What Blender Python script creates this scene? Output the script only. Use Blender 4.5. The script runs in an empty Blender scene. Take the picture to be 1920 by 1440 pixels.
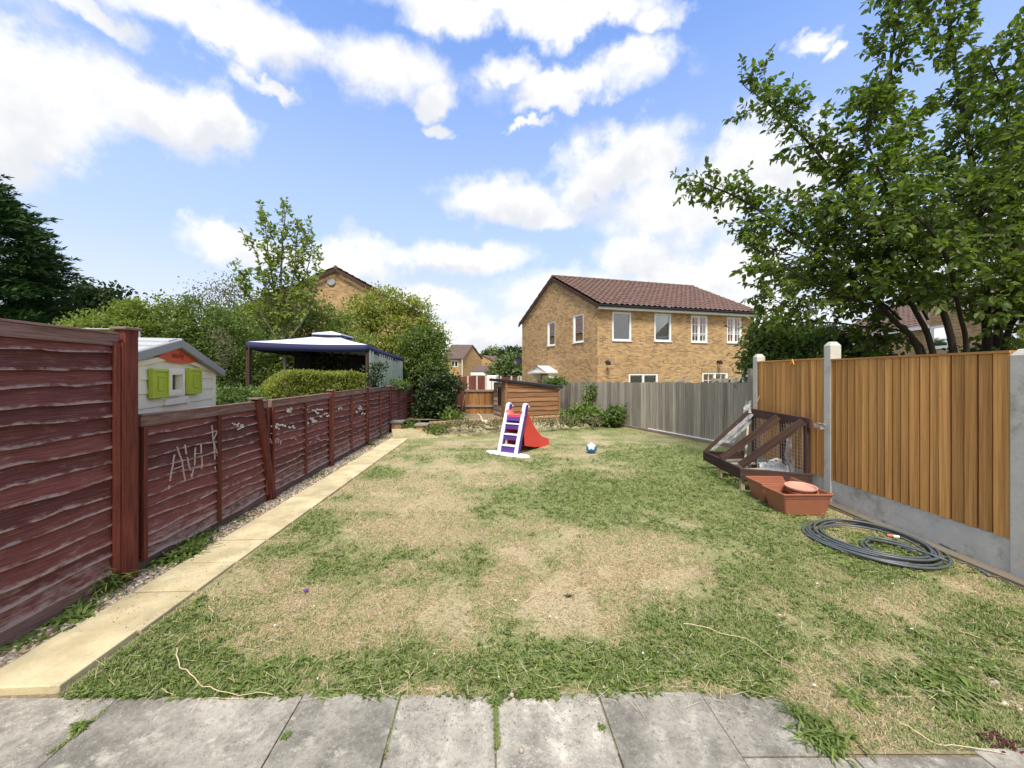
import bpy, math, random
import numpy as np
from mathutils import Vector
R = math.radians
scn = bpy.context.scene
COL = scn.collection
# ------------------------------------------------------------------ camera, sky, sun, exposure
FPX, EYE, HZ = 720.0, 1.65, 702.0          # focal length in pixels of a 1920 wide picture, eye height, horizon row
cam_d = bpy.data.cameras.new('camera'); cam = bpy.data.objects.new('camera', cam_d); COL.objects.link(cam)
cam.location = (0, 0, EYE); cam.rotation_euler = (R(90), 0, 0)
cam_d.sensor_width = 36; cam_d.lens = 36 * FPX / 1920; cam_d.shift_y = -18 / 1920
cam_d.clip_start = 0.05; cam_d.clip_end = 3000
scn.camera = cam
scn.render.resolution_x = 1024; scn.render.resolution_y = 768
scn.view_settings.view_transform = 'Standard'; scn.view_settings.look = 'None'
scn.view_settings.gamma = 1; scn.view_settings.exposure = 1.2
SUN_EL, SUN_AZ = 60, 183                    # azimuth clockwise from +Y: behind the viewer, to the left
sd = bpy.data.lights.new('sun', 'SUN'); sun = bpy.data.objects.new('sun', sd); COL.objects.link(sun)
sd.energy = 2.4; sd.angle = R(14); sd.color = (1, 0.93, 0.80)
sv = Vector((math.sin(R(SUN_AZ)) * math.cos(R(SUN_EL)), math.cos(R(SUN_AZ)) * math.cos(R(SUN_EL)), math.sin(R(SUN_EL))))
sun.rotation_euler = sv.to_track_quat('Z', 'Y').to_euler()

def P(px, py, Y): return np.array(((px - 960) / FPX * Y, Y, EYE - (py - HZ) * Y / FPX))
def G(px, py, z=0.0):
    Y = FPX * (EYE - z) / (py - HZ); return np.array(((px - 960) / FPX * Y, Y, z))

def setin(nt, sock, v):
    if isinstance(v, bpy.types.NodeSocket): nt.links.new(v, sock)
    elif v is not None:
        if isinstance(v, (tuple, list)) and len(v) == 3 and sock.type == 'RGBA': v = tuple(v) + (1,)
        sock.default_value = v
def nd(nt, typ, ins=None, **props):
    n = nt.nodes.new(typ)
    for k, v in props.items(): setattr(n, k, v)
    for k, v in (ins or {}).items(): setin(nt, n.inputs[k], v)
    return n
def mth(nt, op, a, b=0.0, c=0.0, clamp=False):
    n = nd(nt, 'ShaderNodeMath', operation=op, use_clamp=clamp)
    setin(nt, n.inputs[0], a); setin(nt, n.inputs[1], b); setin(nt, n.inputs[2], c)
    return n.outputs[0]
def vm(nt, op, a, b=None):
    n = nd(nt, 'ShaderNodeVectorMath', operation=op); setin(nt, n.inputs[0], a)
    if b is not None: setin(nt, n.inputs[1], b)
    return n
def mix(nt, f, a, b, bt='MIX'):
    n = nd(nt, 'ShaderNodeMix', data_type='RGBA', blend_type=bt)
    setin(nt, n.inputs[0], f); setin(nt, n.inputs[6], a); setin(nt, n.inputs[7], b); return n.outputs[2]
def ramp(nt, f, a, b, lo=0.0, hi=1.0, smooth=True):
    n = nd(nt, 'ShaderNodeMapRange', interpolation_type='SMOOTHSTEP' if smooth else 'LINEAR')
    setin(nt, n.inputs[0], f); setin(nt, n.inputs[1], a); setin(nt, n.inputs[2], b); setin(nt, n.inputs[3], lo); setin(nt, n.inputs[4], hi)
    return n.outputs[0]
def noise(nt, vec, scale, detail=4, rough=0.55, dim='3D'):
    n = nd(nt, 'ShaderNodeTexNoise', noise_dimensions=dim); setin(nt, n.inputs['Vector'], vec)
    n.inputs['Scale'].default_value = scale; n.inputs['Detail'].default_value = detail; n.inputs['Roughness'].default_value = rough
    return n.outputs[0]

def make_world():
    w = bpy.data.worlds.new('World'); scn.world = w; w.use_nodes = True; nt = w.node_tree; nt.nodes.clear()
    sky = nd(nt, 'ShaderNodeTexSky', sky_type='NISHITA', sun_disc=False)
    sky.sun_elevation = R(SUN_EL); sky.sun_rotation = R(SUN_AZ); sky.air_density = 1.0; sky.dust_density = 0.6; sky.ozone_density = 2.5
    d = nd(nt, 'ShaderNodeTexCoord').outputs['Generated']
    s = nd(nt, 'ShaderNodeSeparateXYZ', {0: d})
    az = mth(nt, 'ARCTAN2', s.outputs[0], s.outputs[1]); el = mth(nt, 'ARCSINE', s.outputs[2])
    p = nd(nt, 'ShaderNodeCombineXYZ', {0: az, 1: el, 2: 0.0}).outputs[0]
    wn = nd(nt, 'ShaderNodeTexNoise'); setin(nt, wn.inputs['Vector'], d); wn.inputs['Scale'].default_value = 8; wn.inputs['Detail'].default_value = 8; wn.inputs['Roughness'].default_value = 0.62
    off = vm(nt, 'SUBTRACT', wn.outputs[1], (0.5, 0.5, 0.5)).outputs[0]
    off = vm(nt, 'MULTIPLY', off, (0.17, 0.15, 0)).outputs[0]
    p = vm(nt, 'ADD', p, off).outputs[0]
    CL = [(-60,200,190,110),(110,160,150,95),(270,215,130,62),(385,215,75,55),(60,265,120,45),(350,30,260,48),(140,5,160,30),(560,90,190,62),(720,120,120,62),
          (815,185,42,34),(900,20,240,46),(1130,22,130,36),(1215,40,50,30),(1075,160,130,38),(1190,110,66,34),(950,130,44,28),(1050,195,80,22),(520,168,56,18),
          (1505,82,44,22),(1545,100,22,14),(1185,300,110,58),(1400,310,120,66),(1100,355,62,40),(930,375,100,42),(1030,402,66,24),(1290,385,170,60),(1480,330,90,50),
          (430,455,60,36),(520,480,90,32),(640,490,110,46),(840,478,130,28),(1190,490,70,48),(1330,530,180,60),(1100,560,150,40),(1250,610,320,50),(760,560,120,30),(830,245,30,12),(990,240,40,10),
          (-300,300,160,80),(2200,250,260,110),(2300,30,200,80),(1800,470,200,80),(900,640,300,40),(600,-240,400,90),(1400,-320,300,80),(-200,-150,200,90)]
    def dens(pv):
        cur = None
        for px, py, rx, ry in CL:
            v = np.array(((px - 960), FPX, -(py - HZ)), float); L = np.linalg.norm(v)
            a0 = math.atan2(v[0], v[1]); e0 = math.asin(v[2] / L)
            va = math.atan2(v[0] + rx, v[1]) - math.atan2(v[0] - rx, v[1])
            h = math.hypot(v[0], v[1]); ve = math.atan2(v[2] + ry, h) - math.atan2(v[2] - ry, h)
            q = vm(nt, 'SUBTRACT', pv, (a0, e0, 0)).outputs[0]
            q = vm(nt, 'MULTIPLY', q, (1.8 / va, 1.8 / ve, 0)).outputs[0]
            l = vm(nt, 'LENGTH', q).outputs['Value']
            cur = l if cur is None else mth(nt, 'SMOOTH_MIN', cur, l, 0.25)
        return mth(nt, 'SUBTRACT', 1.36, cur)
    d1 = dens(p); d2 = dens(vm(nt, 'ADD', p, (-0.02, 0.045, 0)).outputs[0])
    # unseen cloud behind the viewer, thickened for neutral white fill light
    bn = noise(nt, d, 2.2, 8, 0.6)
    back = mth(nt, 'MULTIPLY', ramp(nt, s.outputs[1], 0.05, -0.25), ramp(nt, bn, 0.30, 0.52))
    fine = noise(nt, d, 13, 9, 0.66)
    vo = nd(nt, 'ShaderNodeTexVoronoi', {'Vector': vm(nt, 'ADD', d, off).outputs[0], 'Scale': 8.0}, feature='SMOOTH_F1'); vo.inputs['Smoothness'].default_value = 0.6
    vo2 = nd(nt, 'ShaderNodeTexVoronoi', {'Vector': vm(nt, 'ADD', d, off).outputs[0], 'Scale': 21.0}, feature='SMOOTH_F1'); vo2.inputs['Smoothness'].default_value = 0.6
    puff = mth(nt, 'ADD', mth(nt, 'MULTIPLY', mth(nt, 'SUBTRACT', 0.42, vo.outputs[0]), 0.8), mth(nt, 'MULTIPLY', mth(nt, 'SUBTRACT', 0.42, vo2.outputs[0]), 0.45))
    d1 = mth(nt, 'ADD', d1, puff)
    d1f = mth(nt, 'ADD', d1, mth(nt, 'MULTIPLY', mth(nt, 'SUBTRACT', fine, 0.5), 0.75))
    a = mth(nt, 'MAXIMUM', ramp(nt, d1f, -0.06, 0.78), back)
    # thin haze veil low down
    veil = mth(nt, 'MULTIPLY', ramp(nt, el, 1.0, 0.0), 0.92)
    a2 = mth(nt, 'MAXIMUM', a, 0.0)
    shade = ramp(nt, mth(nt, 'ADD', d2, mth(nt, 'MULTIPLY', puff, 0.6)), 0.15, 0.9)
    shade = mth(nt, 'MULTIPLY', shade, ramp(nt, noise(nt, d, 5, 5, 0.6), 0.35, 0.6))
    ccol = mix(nt, shade, (4.65, 4.65, 4.65), (3.65, 3.75, 3.98))
    tint = mix(nt, 1.0, sky.outputs[0], (0.80, 1.12, 1.55), 'MULTIPLY')
    base = mix(nt, veil, tint, (2.9, 3.35, 4.1))
    low = mth(nt, 'MULTIPLY', ramp(nt, el, 0.32, 0.02), 0.85)
    base = mix(nt, low, base, (4.1, 4.25, 4.5))
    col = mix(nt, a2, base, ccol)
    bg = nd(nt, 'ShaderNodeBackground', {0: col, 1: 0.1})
    out = nd(nt, 'ShaderNodeOutputWorld', {0: bg.outputs[0]})
    w.cycles.sampling_method = 'MANUAL'; w.cycles.sample_map_resolution = 512
make_world()

# ------------------------------------------------------------------ tagging and mesh building
def tag(o, label=None, cat=None, group=None, kind=None):
    if label: o['label'] = label
    if cat: o['category'] = cat
    if group: o['group'] = group
    if kind: o['kind'] = kind
    return o
def thing(name, label, cat, loc, group=None):
    o = bpy.data.objects.new(name, None); COL.objects.link(o); o.empty_display_size = 0.1
    o.location = tuple(float(c) for c in loc); return tag(o, label, cat, group)
def root_of(o):
    while o.parent: o = o.parent
    return o
def link_mesh(name, me, V, parent, mat):
    o = bpy.data.objects.new(name, me); COL.objects.link(o)
    me.materials.append(mat)
    if parent is not None: o.parent = parent
    return o
def np_mesh(name, V, F, mat, parent=None, rnd=None, uv=None, smooth=False, vattr=None):
    """V (n,3) world; F (m,k) faces of equal size"""
    V = np.asarray(V, np.float32).reshape(-1, 3); F = np.asarray(F, np.int32)
    if parent is not None: org = np.array(root_of(parent).location)
    else: org = np.array(((V[:, 0].min() + V[:, 0].max()) / 2, (V[:, 1].min() + V[:, 1].max()) / 2, V[:, 2].min()))
    V = V - org.astype(np.float32)
    me = bpy.data.meshes.new(name); m, k = F.shape
    me.vertices.add(len(V)); me.vertices.foreach_set('co', V.ravel())
    me.loops.add(m * k); me.loops.foreach_set('vertex_index', F.ravel())
    me.polygons.add(m); me.polygons.foreach_set('loop_start', np.arange(0, m * k, k, dtype=np.int32))
    me.polygons.foreach_set('loop_total', np.full(m, k, np.int32))
    me.polygons.foreach_set('use_smooth', np.full(m, smooth, bool))
    if rnd is not None:
        a = me.attributes.new('rnd', 'FLOAT', 'FACE'); a.data.foreach_set('value', np.asarray(rnd, np.float32))
    for an, av in (vattr or {}).items():
        a = me.attributes.new(an, 'FLOAT', 'POINT'); a.data.foreach_set('value', np.asarray(av, np.float32))
    if uv is not None:
        l = me.uv_layers.new(name='UVMap'); l.data.foreach_set('uv', np.asarray(uv, np.float32).ravel())
    me.update(calc_edges=True); me.validate()
    o = link_mesh(name, me, V, parent, mat)
    if parent is None: o.location = org
    return o
def V3(*a): return np.array(a, float)
def unit(v): v = np.asarray(v, float); return v / (np.linalg.norm(v) + 1e-12)

class MB:
    def __init__(s, seed=0): s.v = []; s.f = []; s.uv = []; s.r = []; s.rg = random.Random(seed)
    def face(s, pts, uv=None, r=0.5):
        i = len(s.v); s.v += [tuple(map(float, p)) for p in pts]; s.f.append(tuple(range(i, i + len(pts))))
        if uv is None:
            p0 = np.array(pts[0], float); e = unit(np.array(pts[1]) - p0); nn = None
            q = np.array(pts[-1]) - p0; t = unit(q - e * np.dot(q, e))
            uv = [(float(np.dot(np.array(p) - p0, e)), float(np.dot(np.array(p) - p0, t))) for p in pts]
        s.uv.append(uv); s.r.append(r)
    def hexa(s, c, r=None):
        """c: 8 corners, bottom 4 ccw then top 4"""
        r = s.rg.random() if r is None else r; o = s.rg.random() * 9
        for q in ((3, 2, 1, 0), (4, 5, 6, 7), (0, 1, 5, 4), (1, 2, 6, 5), (2, 3, 7, 6), (3, 0, 4, 7)):
            pts = [c[i] for i in q]; a = np.linalg.norm(np.array(pts[1]) - pts[0]); b = np.linalg.norm(np.array(pts[2]) - pts[1])
            uv = [(o, o), (o + a, o), (o + a, o + b), (o, o + b)] if a >= b else [(o, o), (o, o + a), (o + b, o + a), (o + b, o)]
            s.face(pts, uv, r)
    def beam(s, p0, p1, w, t, up=(0, 0, 1), r=None):
        p0 = np.array(p0, float); p1 = np.array(p1, float); a = unit(p1 - p0); sd_ = np.cross(a, up)
        if np.linalg.norm(sd_) < 1e-6: sd_ = np.cross(a, (0, 1, 0))
        sd_ = unit(sd_) * w / 2; tt = unit(np.cross(sd_, a)) * t / 2
        s.hexa([p0 - sd_ - tt, p0 + sd_ - tt, p0 + sd_ + tt, p0 - sd_ + tt, p1 - sd_ - tt, p1 + sd_ - tt, p1 + sd_ + tt, p1 - sd_ + tt], r)
    def box(s, x0, x1, y0, y1, z0, z1, r=None):
        s.hexa([(x0, y0, z0), (x1, y0, z0), (x1, y1, z0), (x0, y1, z0), (x0, y0, z1), (x1, y0, z1), (x1, y1, z1), (x0, y1, z1)], r)
    def wbox(s, fr, s0, s1, z0, z1, d0, d1, r=None):
        f = fr.pt
        s.hexa([f(s0, z0, d0), f(s1, z0, d0), f(s1, z0, d1), f(s0, z0, d1), f(s0, z1, d0), f(s1, z1, d0), f(s1, z1, d1), f(s0, z1, d1)], r)
    def tube(s, pts, rad, n=8, r=0.5, cap=True):
        pts = [np.array(p, float) for p in pts]
        if not hasattr(rad, '__len__'): rad = [rad] * len(pts)
        rings = []; ref = None
        for i, p in enumerate(pts):
            a = unit((pts[min(i + 1, len(pts) - 1)] - pts[max(i - 1, 0)]))
            if ref is None: ref = unit(np.cross(a, (0.3, 0.2, 1) if abs(a[2]) < .9 else (1, 0.1, 0)))
            u = unit(ref - a * np.dot(ref, a)); w = np.cross(a, u); ref = u
            b = len(s.v)
            for k in range(n):
                t = 2 * math.pi * k / n; s.v.append(tuple(p + rad[i] * (u * math.cos(t) + w * math.sin(t))))
            rings.append(b)
        l = 0
        for i in range(len(pts) - 1):
            d = float(np.linalg.norm(pts[i + 1] - pts[i]))
            for k in range(n):
                k2 = (k + 1) % n; s.f.append((rings[i] + k, rings[i] + k2, rings[i + 1] + k2, rings[i + 1] + k))
                s.uv.append([(l, k / n), (l, (k + 1) / n), (l + d, (k + 1) / n), (l + d, k / n)]); s.r.append(r)
            l += d
        if cap:
            for b in (rings[0], rings[-1]): s.f.append(tuple(b + k for k in range(n))); s.uv.append([(0, 0)] * n); s.r.append(r)
    def lathe(s, c, prof, n=24, ax=(0, 0, 1), r=0.5):
        a = unit(ax); u = unit(np.cross(a, (0, 1, 0.01) if abs(a[1]) < .9 else (1, 0, 0))); w = np.cross(a, u); b0 = len(s.v)
        for (rr, h) in prof:
            for k in range(n):
                t = 2 * math.pi * k / n; s.v.append(tuple(np.array(c) + a * h + rr * (u * math.cos(t) + w * math.sin(t))))
        for i in range(len(prof) - 1):
            for k in range(n):
                k2 = (k + 1) % n; s.f.append((b0 + i * n + k, b0 + i * n + k2, b0 + (i + 1) * n + k2, b0 + (i + 1) * n + k))
                s.uv.append([(k / n, i), ((k + 1) / n, i), ((k + 1) / n, i + 1), (k / n, i + 1)]); s.r.append(r)
        for b in (b0, b0 + (len(prof) - 1) * n): s.f.append(tuple(b + k for k in range(n))); s.uv.append([(0, 0)] * n); s.r.append(r)
    def prism(s, poly, ax_vec, r=None):
        """poly: list of 3d points of one face, extruded by ax_vec"""
        r = s.rg.random() if r is None else r; p = [np.array(q, float) for q in poly]; q = [a + np.array(ax_vec) for a in p]
        s.face(p, None, r); s.face(q[::-1], None, r)
        for i in range(len(p)):
            j = (i + 1) % len(p); s.face([p[i], q[i], q[j], p[j]], None, r)
    def build(s, name, mat, parent=None, smooth=False, bevel=0, seg=2, split=False):
        if split:
            par = {}
            def find(k):
                while par.setdefault(k, k) != k: par[k] = par[par[k]]; k = par[k]
                return k
            keys = [tuple(round(c, 4) for c in v) for v in s.v]
            for f in s.f:
                r0 = find(keys[f[0]])
                for i in f[1:]: par[find(keys[i])] = r0; r0 = find(r0)
            comp = {}
            for i, f in enumerate(s.f): comp.setdefault(find(keys[f[0]]), []).append(i)
            out = None
            for idx in comp.values():
                q = MB(0)
                for i in idx:
                    b = len(q.v); q.v += [s.v[j] for j in s.f[i]]; q.f.append(tuple(range(b, b + len(s.f[i])))); q.uv.append(s.uv[i]); q.r.append(s.r[i])
                out = q.build(name, mat, parent, smooth, bevel, seg)
            return out
        me = bpy.data.meshes.new(name)
        V = np.array(s.v, float)
        org = np.array(root_of(parent).location) if parent is not None else np.array(((V[:, 0].min() + V[:, 0].max()) / 2, (V[:, 1].min() + V[:, 1].max()) / 2, V[:, 2].min()))
        me.from_pydata((V - org).tolist(), [], s.f)
        l = me.uv_layers.new(name='UVMap'); l.data.foreach_set('uv', np.array([c for f in s.uv for c in f], np.float32).ravel())
        a = me.attributes.new('rnd', 'FLOAT', 'FACE'); a.data.foreach_set('value', np.array(s.r, np.float32))
        if smooth: me.polygons.foreach_set('use_smooth', np.ones(len(s.f), bool))
        me.update()
        o = link_mesh(name, me, V, parent, mat)
        if parent is None: o.location = org
        if smooth and not bevel: w = o.modifiers.new('w', 'WELD'); w.merge_threshold = 0.0004
        if bevel:
            w = o.modifiers.new('w', 'WELD'); w.merge_threshold = 0.0004
            m = o.modifiers.new('b', 'BEVEL'); m.width = bevel; m.segments = seg; m.limit_method = 'ANGLE'; m.angle_limit = R(40)
        return o
class Frame:
    """a vertical plane from A to B (xy), n = outward normal"""
    def __init__(s, A, B, n=None, flip=False):
        s.A = np.array(A[:2], float); s.B = np.array(B[:2], float); d = s.B - s.A; s.L = float(np.linalg.norm(d)); s.u = d / s.L
        s.n = np.array((s.u[1], -s.u[0]))
        if flip: s.n = -s.n
    def pt(s, a, z, d=0.0):
        q = s.A + s.u * a + s.n * d; return (float(q[0]), float(q[1]), float(z))
    def px(s, px, py):
        """where the ray through a photo pixel meets the plane: (s, z)"""
        k = (px - 960) / FPX                 # X = k*Y
        # A.x + u.x t = k (A.y + u.y t)
        t = (k * s.A[1] - s.A[0]) / (s.u[0] - k * s.u[1]); Y = s.A[1] + s.u[1] * t
        return float(t), float(EYE - (py - HZ) * Y / FPX)
    def rect(s, x0, y0, x1, y1):
        a, _ = s.px(x0, y0); b, _ = s.px(x1, y0); m = (x0 + x1) / 2
        return (a, b, s.px(m, y1)[1], s.px(m, y0)[1])

# ------------------------------------------------------------------ numpy noise
def _h(ix, iy, seed):
    n = (ix.astype(np.int64) * 374761393 + iy.astype(np.int64) * 668265263 + seed * 974634777) & 0x7fffffff
    n = ((n ^ (n >> 13)) * 1274126177) & 0x7fffffff
    return ((n ^ (n >> 16)) & 0xffff) / 65535.0
def vnoise(x, y, seed=0):
    xi = np.floor(x); yi = np.floor(y); fx = x - xi; fy = y - yi; fx = fx * fx * (3 - 2 * fx); fy = fy * fy * (3 - 2 * fy)
    a = _h(xi, yi, seed); b = _h(xi + 1, yi, seed); c = _h(xi, yi + 1, seed); d = _h(xi + 1, yi + 1, seed)
    return (a * (1 - fx) + b * fx) * (1 - fy) + (c * (1 - fx) + d * fx) * fy
def fbm(x, y, seed=0, o=4):
    t = 0; a = 0.5; x = np.asarray(x, float); y = np.asarray(y, float)
    for i in range(o): t = t + a * vnoise(x, y, seed + i); x = x * 2.03; y = y * 2.03; a *= 0.5
    return t / (1 - 0.5 ** o)

# ------------------------------------------------------------------ materials
def newmat(name):
    m = bpy.data.materials.new(name); m.use_nodes = True; nt = m.node_tree; nt.nodes.clear()
    out = nd(nt, 'ShaderNodeOutputMaterial'); b = nd(nt, 'ShaderNodeBsdfPrincipled'); nt.links.new(b.outputs[0], out.inputs[0])
    return m, nt, b, out
def bump(nt, b, h, dist=0.01, strength=0.6):
    n = nd(nt, 'ShaderNodeBump', {'Height': h, 'Distance': dist, 'Strength': strength}); nt.links.new(n.outputs[0], b.inputs['Normal'])
def plain(name, col, rough=0.5, var=0.12, nscale=14, spec=0.4, bumpd=0.0, metal=0.0, dirt=0.0):
    m, nt, b, out = newmat(name); co = nd(nt, 'ShaderNodeTexCoord').outputs['Object']
    n1 = noise(nt, co, nscale, 5, 0.6)
    c = mix(nt, n1, tuple(x * (1 - var) for x in col), tuple(min(1, x * (1 + var)) for x in col))
    if dirt:
        c = mix(nt, mth(nt, 'MULTIPLY', ramp(nt, noise(nt, co, nscale * .35, 6, 0.7), 0.5, 0.72), dirt), c, (0.11, 0.09, 0.06))
    setin(nt, b.inputs['Base Color'], c); b.inputs['Metallic'].default_value = metal; b.inputs['Specular IOR Level'].default_value = spec
    setin(nt, b.inputs['Roughness'], ramp(nt, n1, 0.2, 0.8, rough - 0.08, min(1, rough + 0.08)))
    if bumpd: bump(nt, b, noise(nt, co, nscale * 3, 4, 0.6), bumpd)
    return m
def wood(name, dark, light, grey=None, greyamt=0.4, along=2.0, across=45, edge=False, rough=0.8, rvar=0.35, knots=True, bumpd=0.003):
    m, nt, b, out = newmat(name)
    uvn = nd(nt, 'ShaderNodeTexCoord').outputs['UV']; s = nd(nt, 'ShaderNodeSeparateXYZ', {0: uvn})
    rn = nd(nt, 'ShaderNodeAttribute', attribute_name='rnd').outputs['Fac']
    vv = nd(nt, 'ShaderNodeCombineXYZ', {0: mth(nt, 'MULTIPLY', s.outputs[0], along), 1: mth(nt, 'MULTIPLY', s.outputs[1], across), 2: mth(nt, 'MULTIPLY', rn, 37)}).outputs[0]
    g = noise(nt, vv, 1.0, 6, 0.65)
    v2 = nd(nt, 'ShaderNodeCombineXYZ', {0: mth(nt, 'MULTIPLY', s.outputs[0], along * 1.7), 1: mth(nt, 'MULTIPLY', s.outputs[1], across * .12), 2: mth(nt, 'MULTIPLY', rn, 91)}).outputs[0]
    g2 = noise(nt, v2, 1.0, 8, 0.72)
    c = mix(nt, ramp(nt, g, 0.25, 0.75), dark, light)
    k = ramp(nt, rn, 0, 1, 1 - rvar, 1 + rvar, False)
    c = mix(nt, 1.0, c, nd(nt, 'ShaderNodeCombineXYZ', {0: k, 1: k, 2: k}).outputs[0], 'MULTIPLY')
    if grey is not None:
        w = mth(nt, 'ADD', mth(nt, 'MULTIPLY', g2, 0.75), mth(nt, 'MULTIPLY', g, 0.45))
        if edge:
            fr = mth(nt, 'FRACT', s.outputs[1]); e = mth(nt, 'MULTIPLY', ramp(nt, fr, 0.24, 0.0, 0, 0.36), ramp(nt, g2, 0.3, 0.62, 0.15, 1.0))
            w = mth(nt, 'ADD', w, e)
            lowz = nd(nt, 'ShaderNodeSeparateXYZ', {0: nd(nt, 'ShaderNodeNewGeometry').outputs['Position']}).outputs[2]
            w = mth(nt, 'ADD', w, ramp(nt, lowz, 0.55, 0.0, 0, 0.2))
        c = mix(nt, ramp(nt, w, 0.86 - greyamt * 0.5, 1.16 - greyamt * 0.5), c, grey)
    if knots:
        vo = nd(nt, 'ShaderNodeTexVoronoi', {'Vector': nd(nt, 'ShaderNodeCombineXYZ', {0: mth(nt, 'MULTIPLY', s.outputs[0], 2.2), 1: mth(nt, 'MULTIPLY', s.outputs[1], 9), 2: mth(nt, 'MULTIPLY', rn, 17)}).outputs[0]})
        c = mix(nt, ramp(nt, vo.outputs[0], 0.12, 0.04, 0, 0.5), c, tuple(x * 0.35 for x in dark))
    setin(nt, b.inputs['Base Color'], c); b.inputs['Roughness'].default_value = rough; b.inputs['Specular IOR Level'].default_value = 0.25
    bump(nt, b, g, bumpd, 0.7)
    return m
def brick(name, c1, c2, mortar=(0.42, 0.36, 0.27), dark=(0.16, 0.09, 0.05), w=0.225, h=0.075, dk=0.35):
    m, nt, b, out = newmat(name); uv = nd(nt, 'ShaderNodeTexCoord').outputs['UV']
    br = nd(nt, 'ShaderNodeTexBrick', {'Vector': uv, 'Color1': (0, 0, 0, 1), 'Color2': (1, 1, 1, 1), 'Mortar': (0.5, 0.5, 0.5, 1), 'Scale': 1.0, 'Mortar Size': 0.007, 'Mortar Smooth': 0.3, 'Bias': 0.0, 'Brick Width': w, 'Row Height': h})
    br.offset = 0.5
    v = br.outputs[0]; n1 = noise(nt, uv, 1.3, 4, 0.6); n2 = noise(nt, uv, 30, 4, 0.7)
    c = mix(nt, v, c1, c2)
    # individual burnt bricks, more of them in some courses
    t = mth(nt, 'ADD', mth(nt, 'MULTIPLY', v, 0.9), mth(nt, 'MULTIPLY', n1, 0.5))
    c = mix(nt, ramp(nt, t, 1.05 - dk * 0.3, 1.2 - dk * 0.3, 0, 0.75), c, dark)
    c = mix(nt, ramp(nt, n1, 0.45, 0.75, 0, 0.3), c, tuple(x * 1.3 for x in c2))
    c = mix(nt, mth(nt, 'MULTIPLY', br.outputs[1], 0.75), c, mortar)
    c = mix(nt, ramp(nt, n2, 0.2, 0.8, 0.0, 0.35), c, (0.1, 0.07, 0.045))
    setin(nt, b.inputs['Base Color'], c); b.inputs['Roughness'].default_value = 0.9; b.inputs['Specular IOR Level'].default_value = 0.2
    bump(nt, b, mth(nt, 'SUBTRACT', n2, br.outputs[1]), 0.01, 0.5)
    return m
def leafmat(name, c1, c2, c3=None, trans=0.35, rough=0.5, back=1.15):
    m, nt, b, out = newmat(name); rn = nd(nt, 'ShaderNodeAttribute', attribute_name='rnd').outputs['Fac']
    co = nd(nt, 'ShaderNodeTexCoord').outputs['Object']; n1 = noise(nt, co, 1.2, 3, 0.6)
    c = mix(nt, ramp(nt, mth(nt, 'ADD', mth(nt, 'MULTIPLY', rn, 0.6), mth(nt, 'MULTIPLY', n1, 0.5)), 0.2, 0.9), c1, c2)
    if c3 is not None: c = mix(nt, ramp(nt, rn, 0.93, 0.99), c, c3)
    setin(nt, b.inputs['Base Color'], c); b.inputs['Roughness'].default_value = rough; b.inputs['Specular IOR Level'].default_value = 0.35
    tr = nd(nt, 'ShaderNodeBsdfTranslucent', {0: mix(nt, 1.0, c, (1.3 * back, 1.5 * back, 0.6, 1), 'MULTIPLY')})
    mx = nd(nt, 'ShaderNodeMixShader', {0: trans, 1: b.outputs[0], 2: tr.outputs[0]}); nt.links.new(mx.outputs[0], out.inputs[0])
    return m
MAT = {}
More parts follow.
